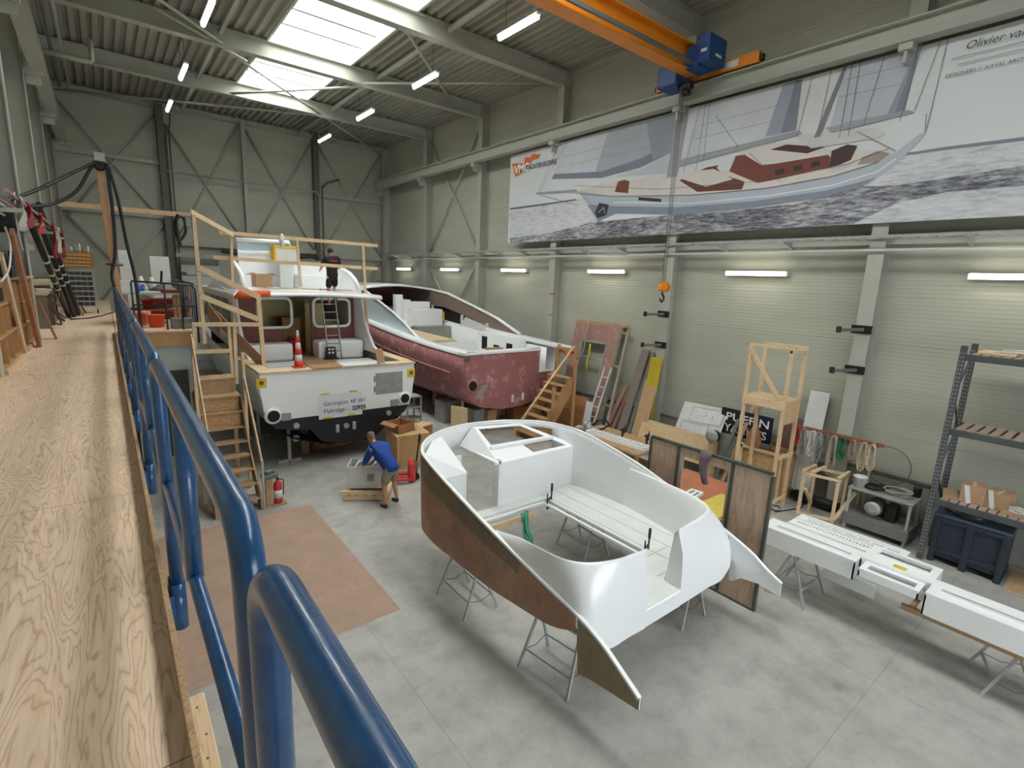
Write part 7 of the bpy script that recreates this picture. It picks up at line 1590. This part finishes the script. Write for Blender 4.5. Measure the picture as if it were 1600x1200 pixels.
for i, (x, y, sx, sy, h) in enumerate(((0.78, 17.35, 0.16, 0.16, 0.42), (1.02, 17.4, 0.17, 0.16, 0.40))):
    m = MB(); m.lathe([(sx*0.5, 0), (sx*0.52, h*0.6), (0.03, h)], (x, y, 4.332), 14); solo(m, 'white_canister', M_WHITED, 'white pointed canister on the platform table, %s of two' % ('left', 'right')[i], 'canister', bevel=0.0)
lump('grey_cloth_heap', (1.25, 17.2, 4.332), 0.28, 0.3, 0.20, plain('grey cloth', (120, 118, 114), 0.9, var=0.25, scale=6), 'heap of grey cloth on the platform table', 'cloth', 8)
m = MB(); m.box(1.15, 1.6, 16.62, 16.8, 4.332, 4.42); solo(m, 'red_tool_case', plain('dark red case', (110, 28, 34), 0.5), 'dark red tool case at the edge of the platform table', 'case', bevel=0.01)
m = MB(); m.box(0.7, 1.15, 16.62, 16.85, 4.332, 4.37); solo(m, 'white_tray', M_WHITED, 'flat white tray on the front of the platform table', 'tray', bevel=0.004)
for i, (x0, x1, y, z1, lab) in enumerate(((0.42, 0.78, 21.0, 5.5, 'narrow pale board standing behind the platform post'), (1.2, 1.72, 20.2, 5.35, 'pale board with screw holes standing at the back of the platform'))):
    m = MB(); m.prism([(x0, y, 3.5), (x1, y, 3.5), (x1, y+0.25, z1), (x0, y+0.25, z1)], (0, 0.03, 0)); solo(m, 'standing_board', M_WHITED, lab, 'board', bevel=0.003)
m = MB(); m.beam((1.25, 18.0, 4.34), (1.32, 18.1, 4.9), 0.05, 0.03); m.box(1.15, 1.4, 17.85, 17.88, 4.33, 4.36); solo(m, 'black_bracket', M_BLACKP, 'black bar standing on the back of the platform table', 'bar')

# ------------------------------------------------------------------ brown post carrying cables over the walkway
cp_ = thing('cable_post', (0.2, 13.5, 3.5), 'brown timber post beside the rail carrying black cables over the walkway', 'post')
m = MB(); m.beam((0.24, 13.5, 3.2), (0.115, 13.5, 7.05), 0.12, 0.10, (0, 1, 0)); m.build('post', wood('brown post timber', (208, 164, 124), (166, 120, 82), (12, 12, 1.2), contrast=0.4), cp_, bevel=0.005)
m = MB(); m.lathe([(0.06, -0.05), (0.11, -0.04), (0.11, 0.04), (0.06, 0.05)], (0.13, 13.40, 6.92), 18, 'y'); m.build('pulley', M_BLACKP, cp_); m = MB(); m.box(0.05, 0.22, 13.32, 13.42, 6.98, 7.15); m.build('bracket', M_GALV, cp_, bevel=0.01)
m = MB(); m.tube([(0.19+0.12*math.cos(2*PI*k/16), 13.5+0.10*math.sin(2*PI*k/16), 5.02) for k in range(16)], 0.03, 8, closed=True); m.build('clip_ring', M_STEELD, cp_)
def hang(name, pts, r, label, mat=M_BLACK): m = MB(); m.tube([Vector(p) for p in _cat([tuple(p) for p in pts], 6)], r, 8); return solo(m, name, mat, label, 'cable')
hang('black_hose', [at(160, 248, y=13.4), at(110, 272, y=13.0), at(50, 300, y=12.0), at(0, 315, y=11.0)], 0.028, 'upper black hose running from the post top to the left wall')
hang('black_hose', [at(158, 247, y=13.35), at(142, 262, y=13.35), at(120, 298, y=13.2), at(85, 318, y=12.9), at(45, 322, y=12.2), at(5, 310, y=11.2)], 0.03, 'sagging black hose looping below the upper one to the left wall')
hang('black_hose', [at(166, 255, y=13.3), at(176, 330, y=13.3), at(180, 395, y=13.3), at(175, 430, y=13.2), at(182, 455, y=13.0)], 0.03, 'black hose running down along the brown post')
hang('black_hose', [at(168, 256, y=13.3), at(184, 310, y=13.3), at(198, 380, y=13.3), at(212, 440, y=13.3), at(222, 525, y=13.2)], 0.03, 'black hose slanting from the post top down outside the rail')
hang('dark_cable_bundle', [at(278, 335, y=14.3), at(272, 352, y=14.3), at(280, 375, y=14.3), at(290, 362, y=14.3), at(286, 340, y=14.3), at(276, 345, y=14.25), at(282, 384, y=14.2)], 0.03, 'bundle of dark cable hanging from the overhead batten')
m = MB(); p = at(296, 346, y=14.3); m.cbox(p-Vector((0, 0, 0.12)), 0.16, 0.10, 0.24); solo(m, 'socket_box', M_GREYBOX, 'grey socket box fixed to the top of the barrier post', 'socket', bevel=0.01)

# ------------------------------------------------------------------ left side of the walkway
M_SHELFW = wood('shelf timber', (196, 152, 104), (158, 116, 74), (9, 1.2, 9), contrast=0.25)
def cubby(y0, y1, z1, nx, nz, label):
    t = thing('cubby_shelf', (-1.33, (y0+y1)/2, ZW), label, 'shelf')
    m = MB(); m.box(-1.53, -1.51, y0, y1, ZW, z1); m.build('back', M_BROWNPLY, t)
    for k in range(nx+1): y = y0+(y1-y0)*k/nx; m = MB(); m.box(-1.51, -1.16, y-0.01, y+0.01, ZW+0.06, z1-0.02); m.build('upright', M_SHELFW, t, bevel=0.002)
    for k in range(nz+1): z = ZW+0.06+(z1-ZW-0.08)*k/nz; m = MB(); m.box(-1.51, -1.15, y0-0.01, y1+0.01, z-0.012, z+0.012); m.build('shelf', M_SHELFW, t, bevel=0.002)
    m = MB(); m.box(-1.48, -1.12, y0, y1, ZW, ZW+0.06); m.build('plinth', M_PINEY, t)
    return t
cubby(7.4, 8.95, 4.42, 3, 2, 'low timber cubby shelf at the left edge of the picture')
cubby(9.42, 11.2, 4.42, 3, 2, 'low open timber cubby shelf beside the pale grooved plank')
cubby(11.9, 14.05, 4.70, 4, 3, 'taller open timber cubby shelf on the walkway behind the leaning planks')
m = MB(); m.box(-1.53, -1.10, 11.85, 14.08, 4.702, 4.73); solo(m, 'shelf_top_board', M_PINEY, 'pine board lying on top of the taller cubby shelf', 'board', bevel=0.003)
random.seed(21)
for i, (y, h, c, lab) in enumerate(((11.9, 0.2, (30, 32, 32), 'black case on top of the taller cubby shelf nearest the planks'), (12.42, 0.28, (46, 60, 50), 'dark green machine on top of the taller cubby shelf'), (12.95, 0.22, (36, 36, 38), 'black box on top of the taller cubby shelf'), (13.5, 0.35, (60, 64, 62), 'dark grey tool stand on top of the taller cubby shelf'))):
    m = MB(); m.box(-1.48, -1.2, y, y+0.45, 4.732, 4.732+h); m.lathe([(0.06, h), (0.05, h+0.12)], (-1.34, y+0.2, 4.732), 10); solo(m, 'tool_case', plain('tool case %d' % i, c, 0.5, var=0.2), lab, 'case', bevel=0.02)
m = MB(); m.box(-1.5, -1.18, 9.5, 10.5, 4.434, 4.62); solo(m, 'black_crate', M_BLACK, 'black plastic crate on the nearer cubby shelf', 'crate', bevel=0.01)
def leanw(name, bot, topx, w, th, mat, label, cat='plank'):
    b = at(*bot, z=ZW); t_ = at(*topx, x=-1.10); m = MB(); m.beam(b+Vector((0, 0, 0.012)), t_, th, w, (0, 1, 0)); return solo(m, name, mat, label, cat, bevel=0.004)
leanw('leaning_plank', (40, 551), (2, 400), 0.16, 0.035, wood('pale plank', (206, 186, 150), (166, 140, 104), (9, 9, 1), contrast=0.3), 'pale grooved plank leaning against the cubby shelves, nearest the camera')
m = MB(); b = at(62, 541, z=ZW); t_ = at(18, 362, x=-1.09); m.beam(b+Vector((0, 0, 0.02)), t_, 0.06, 0.26, (0, 1, 0)); solo(m, 'hardwood_plank', wood('hardwood', (164, 112, 82), (118, 76, 54), (9, 9, 1), contrast=0.4), 'broad reddish hardwood plank leaning on the left wall of the walkway', 'plank', bevel=0.006)
leanw('leaning_plank', (88, 530), (60, 470), 0.12, 0.03, wood('hardwood', (164, 112, 82), (118, 76, 54)), 'short reddish plank leaning low behind the hardwood plank')
for i, (bp_, tp_, c, lab) in enumerate((((130, 493), (100, 432), (150, 122, 108), 'short brown plank leaning right of the black rolls'), ((134, 489), (112, 456), (140, 112, 100), 'shortest brown plank leaning right of the black rolls'))):
    b = at(*bp_, z=ZW); m = MB(); m.beam(b+Vector((0, 0, 0.015)), at(*tp_, x=b.x-0.35), 0.03, 0.16, (0, 1, 0)); solo(m, 'leaning_plank', plain('brown plank %d' % i, c, 0.7), lab, 'plank', bevel=0.003)
for i, (bp_, tp_) in enumerate((((117, 496), (52, 322)), ((124, 494), (60, 318)), ((108, 496), (40, 330)))):
    b = at(*bp_, z=ZW)+Vector((0, 0, 0.02)); t_ = at(*tp_, x=-1.06); L = (t_-b)
    t = thing('black_roll', b, 'long black foil roll with white bands leaning on the left wall, %s' % ('middle of the three', 'nearest the rail', 'nearest the wall')[i], 'roll', 'black rolls leaning on the left wall')
    m = MB(); m.tube([b, t_], 0.058, 12); m.build('tube', M_BLACK, t)
    for k in (0.0, 0.35, 0.42, 0.5, 0.62): m = MB(); m.tube([b+L*k, b+L*(k+0.015)], 0.061, 12); m.build('white_band', M_WHITED, t)
# wheeled rack with bins
rk2 = thing('bin_trolley', (-0.6, 21.0, ZW), 'wheeled grey rack full of dark bins at the far end of the walkway', 'trolley')
for x in (-0.98, -0.25):
    for y in (20.8, 21.3): m = MB(); m.box(x-0.02, x+0.02, y-0.02, y+0.02, ZW+0.12, 4.88); m.build('post', M_GALV, rk2)
for k in range(8): z = 3.72+0.155*k; m = MB(); m.box(-1.0, -0.23, 20.76, 21.32, z, z+0.02); m.build('shelf', M_GALV, rk2)
for k in range(7):
    for j in range(5): z = 3.745+0.155*k; x = -0.92+0.14*j; m = MB(); m.box(x-0.055, x+0.055, 20.78, 21.25, z, z+0.085); m.build('bin', plain('dark bin', (48, 52, 56), 0.5, var=0.2), rk2, bevel=0.004)
for x in (-0.98, -0.25): m = MB(); m.cyl((x-0.02, 20.85, ZW+0.06), (x+0.02, 20.85, ZW+0.06), 0.06, 12); m.build('caster', M_BLACK, rk2)
dc = thing('drawer_cabinet', (-0.6, 21.0, 4.9), 'brown cabinet with rows of yellow drawers on top of the wheeled rack', 'cabinet')
m = MB(); m.box(-1.2, -0.22, 20.85, 21.3, 4.90, 5.36); m.build('body', M_BROWNPLY, dc)
for k in range(4):
    for j in range(6): m = MB(); x = -0.86+0.105*j; z = 4.93+0.105*k; m.box(x-0.045, x+0.045, 20.82, 20.86, z, z+0.055); m.build('drawer', plain('amber drawer', (206, 164, 90), 0.5), dc, bevel=0.003)
m = MB(); m.box(-1.05, -0.8, 20.95, 21.2, 5.362, 5.62); m.cur = 1; m.box(-1.0, -0.85, 20.94, 20.95, 5.41, 5.57); solo(m, 'picture_frame_box', [M_OLDWOOD, plain('orange panel', (214, 130, 60), 0.6)], 'small wooden box with an orange front on top of the drawer cabinet', 'box')
for i in range(5):
    m = MB(); x = -0.72+0.1*i; m.lathe([(0.03, 0), (0.03, 0.10+0.05*(i % 3)), (0.012, 0.16+0.05*(i % 3))], (x, 21.05, 5.362), 10); solo(m, 'small_can', M_WHITED if i % 2 == 0 else M_GREYBOX, ('white' if i % 2 == 0 else 'grey')+' small can in the row on the drawer cabinet, %s from the box' % ORD_[i] if 0 else '%s small can in the row on the drawer cabinet, number %s from the wooden box' % ('white' if i % 2 == 0 else 'grey', ('one', 'two', 'three', 'four', 'five')[i]), 'can', 'cans on the drawer cabinet')
# heap of hoses, tools and boxes between shelf and rack
random.seed(33)
hp = [((-1.3, 16.2), 0.4, 0.5, 0.75, (120, 108, 94), 'brown grey box in the heap behind the cubby shelves'), ((-1.28, 17.1), 0.42, 0.6, 0.95, (96, 78, 70), 'dark brown box in the heap behind the cubby shelves'), ((-1.3, 18.1), 0.42, 0.6, 0.85, (136, 126, 112), 'pale cardboard box in the heap beside the black rolls'), ((-1.28, 18.69), 0.4, 0.44, 1.1, (70, 68, 66), 'dark grey box in the heap nearest the wheeled rack')]
for (x, y), sx, sy, h, c, lab in hp: m = MB(); m.cbox((x, y, ZW), sx, sy, h, 0.08); solo(m, 'stored_box', plain('box %d' % c[0], c, 0.8, var=0.2), lab, 'box', bevel=0.01)
for i, (y, z) in enumerate(((16.2, 4.26), (17.1, 4.46), (18.1, 4.36))):
    m = MB()
    for k in range(3): m.cbox((-1.25+0.03*k, y, z+0.05*k+0.002), 0.36-0.04*k, 0.5-0.05*k, 0.045, 0.2*k)
    solo(m, 'paper_stack', plain('pale paper', (190, 180, 160), 0.8, var=0.15), 'small stack of pale boards lying on the %s box of the heap' % ('brown grey', 'dark brown', 'pale cardboard')[i], 'stack', 'stacks on the box heap')
m = MB(); pts = [Vector((-1.02+0.10*math.sin(k*1.7), 16.0+0.16*k*0.9, 3.9+0.38*math.sin(k*0.9))) for k in range(20)]
for p in pts: p.z = max(p.z, 3.53)
m.tube([Vector(p) for p in _cat([tuple(p) for p in pts], 4)], 0.02, 6); solo(m, 'tangled_hose', plain('brown hose', (88, 66, 58), 0.6), 'tangled brown hose draped over the boxes left of the black rolls', 'hose')
m = MB(); m.tube([at(100, 478, z=ZW)+Vector((0, 0, 0.02)), at(112, 500, z=ZW)+Vector((0, 0, 0.02)), at(140, 498, z=ZW)+Vector((0, 0, 0.02)), at(160, 494, z=ZW)+Vector((0, 0, 0.02)), at(180, 488, z=ZW)+Vector((0, 0, 0.02))], 0.016, 6); solo(m, 'floor_cable', M_BLACK, 'black cable lying across the far end of the walkway', 'cable')
m = MB(); c = at(92, 513, z=ZW); m.cbox(c, 0.22, 0.1, 0.02, 0.4); solo(m, 'paper_scrap', M_WHITED, 'white scrap of paper on the walkway floor', 'paper')
# pipes, strips and cloths stored high on the left wall
pr = thing('pipe_rack', (-1.2, 14, 5.6), 'brackets high on the left wall holding long thin pipes', 'rack')
for y in (9.5, 12.5, 15.5, 18.5): m = MB(); m.beam((-1.5, y, 5.62), (-0.75, y, 5.66), 0.04, 0.05); m.build('bracket', M_STEEL, pr)
for i in range(9):
    x = -1.38+0.07*i; z = 5.72+0.05*(i % 3); y0 = 8.5+0.5*random.random()
    m = MB(); m.tube([(x, y0, z), (x, 14, z+0.01), (x, 19.3-random.random(), z)], 0.022, 8)
    solo(m, 'stored_pipe', [M_WHITED, M_GREYBOX, plain('pinkish strip', (176, 130, 126), 0.6)][i % 3], '%s thin pipe stored on the left wall brackets, %s from the wall' % (['white', 'grey', 'pinkish'][i % 3], ['first', 'second', 'third', 'fourth', 'fifth', 'sixth', 'seventh', 'eighth', 'ninth'][i]), 'pipe', 'pipes stored on the left wall')
for i, (y, L, c, nm) in enumerate(((10.6, 0.35, (140, 44, 56), 'dark red'), (12.4, 0.35, (176, 54, 60), 'red'), (15.4, 0.75, (128, 30, 46), 'crimson'), (17.0, 0.6, (190, 182, 170), 'off white'), (18.6, 0.7, (120, 40, 52), 'maroon'), (9.6, 0.45, (170, 166, 160), 'pale grey'))):
    m = MB(); rows = [[Vector((-0.80+0.04*math.sin(j*1.7+k*0.8), y+j*0.09+0.05*math.sin(k*0.7), 5.86-L*k/6-0.02*math.sin(j*2))) for j in range(4)] for k in range(7)]
    m.grid(rows); solo(m, 'hanging_cloth', plain('%s cloth' % nm, c, 0.85, var=0.2), '%s cloth hanging from the pipes on the left wall' % nm, 'cloth', thick=0.012)
m = MB(); p = at(3, 338, x=-1.25); m.box(-1.5, -1.0, p.y-0.5, p.y+0.35, p.z-0.25, p.z+0.15); solo(m, 'black_sack', M_BLACK, 'black sack hanging at the left edge above the cubby shelf', 'sack', bevel=0.08)
hang('hanging_rope', [at(8, 355, x=-1.0), at(16, 385, x=-1.0), at(14, 420, x=-1.0), at(2, 440, x=-1.0)], 0.012, 'white cord hanging below the black sack', M_WHITED)
hang('hanging_rope', [at(22, 300, x=-1.0), at(25, 340, x=-1.0), at(30, 370, x=-1.0), at(36, 392, x=-1.0)], 0.01, 'white cord hanging beside the dark red cloth', M_WHITED)
#@@NEXT6
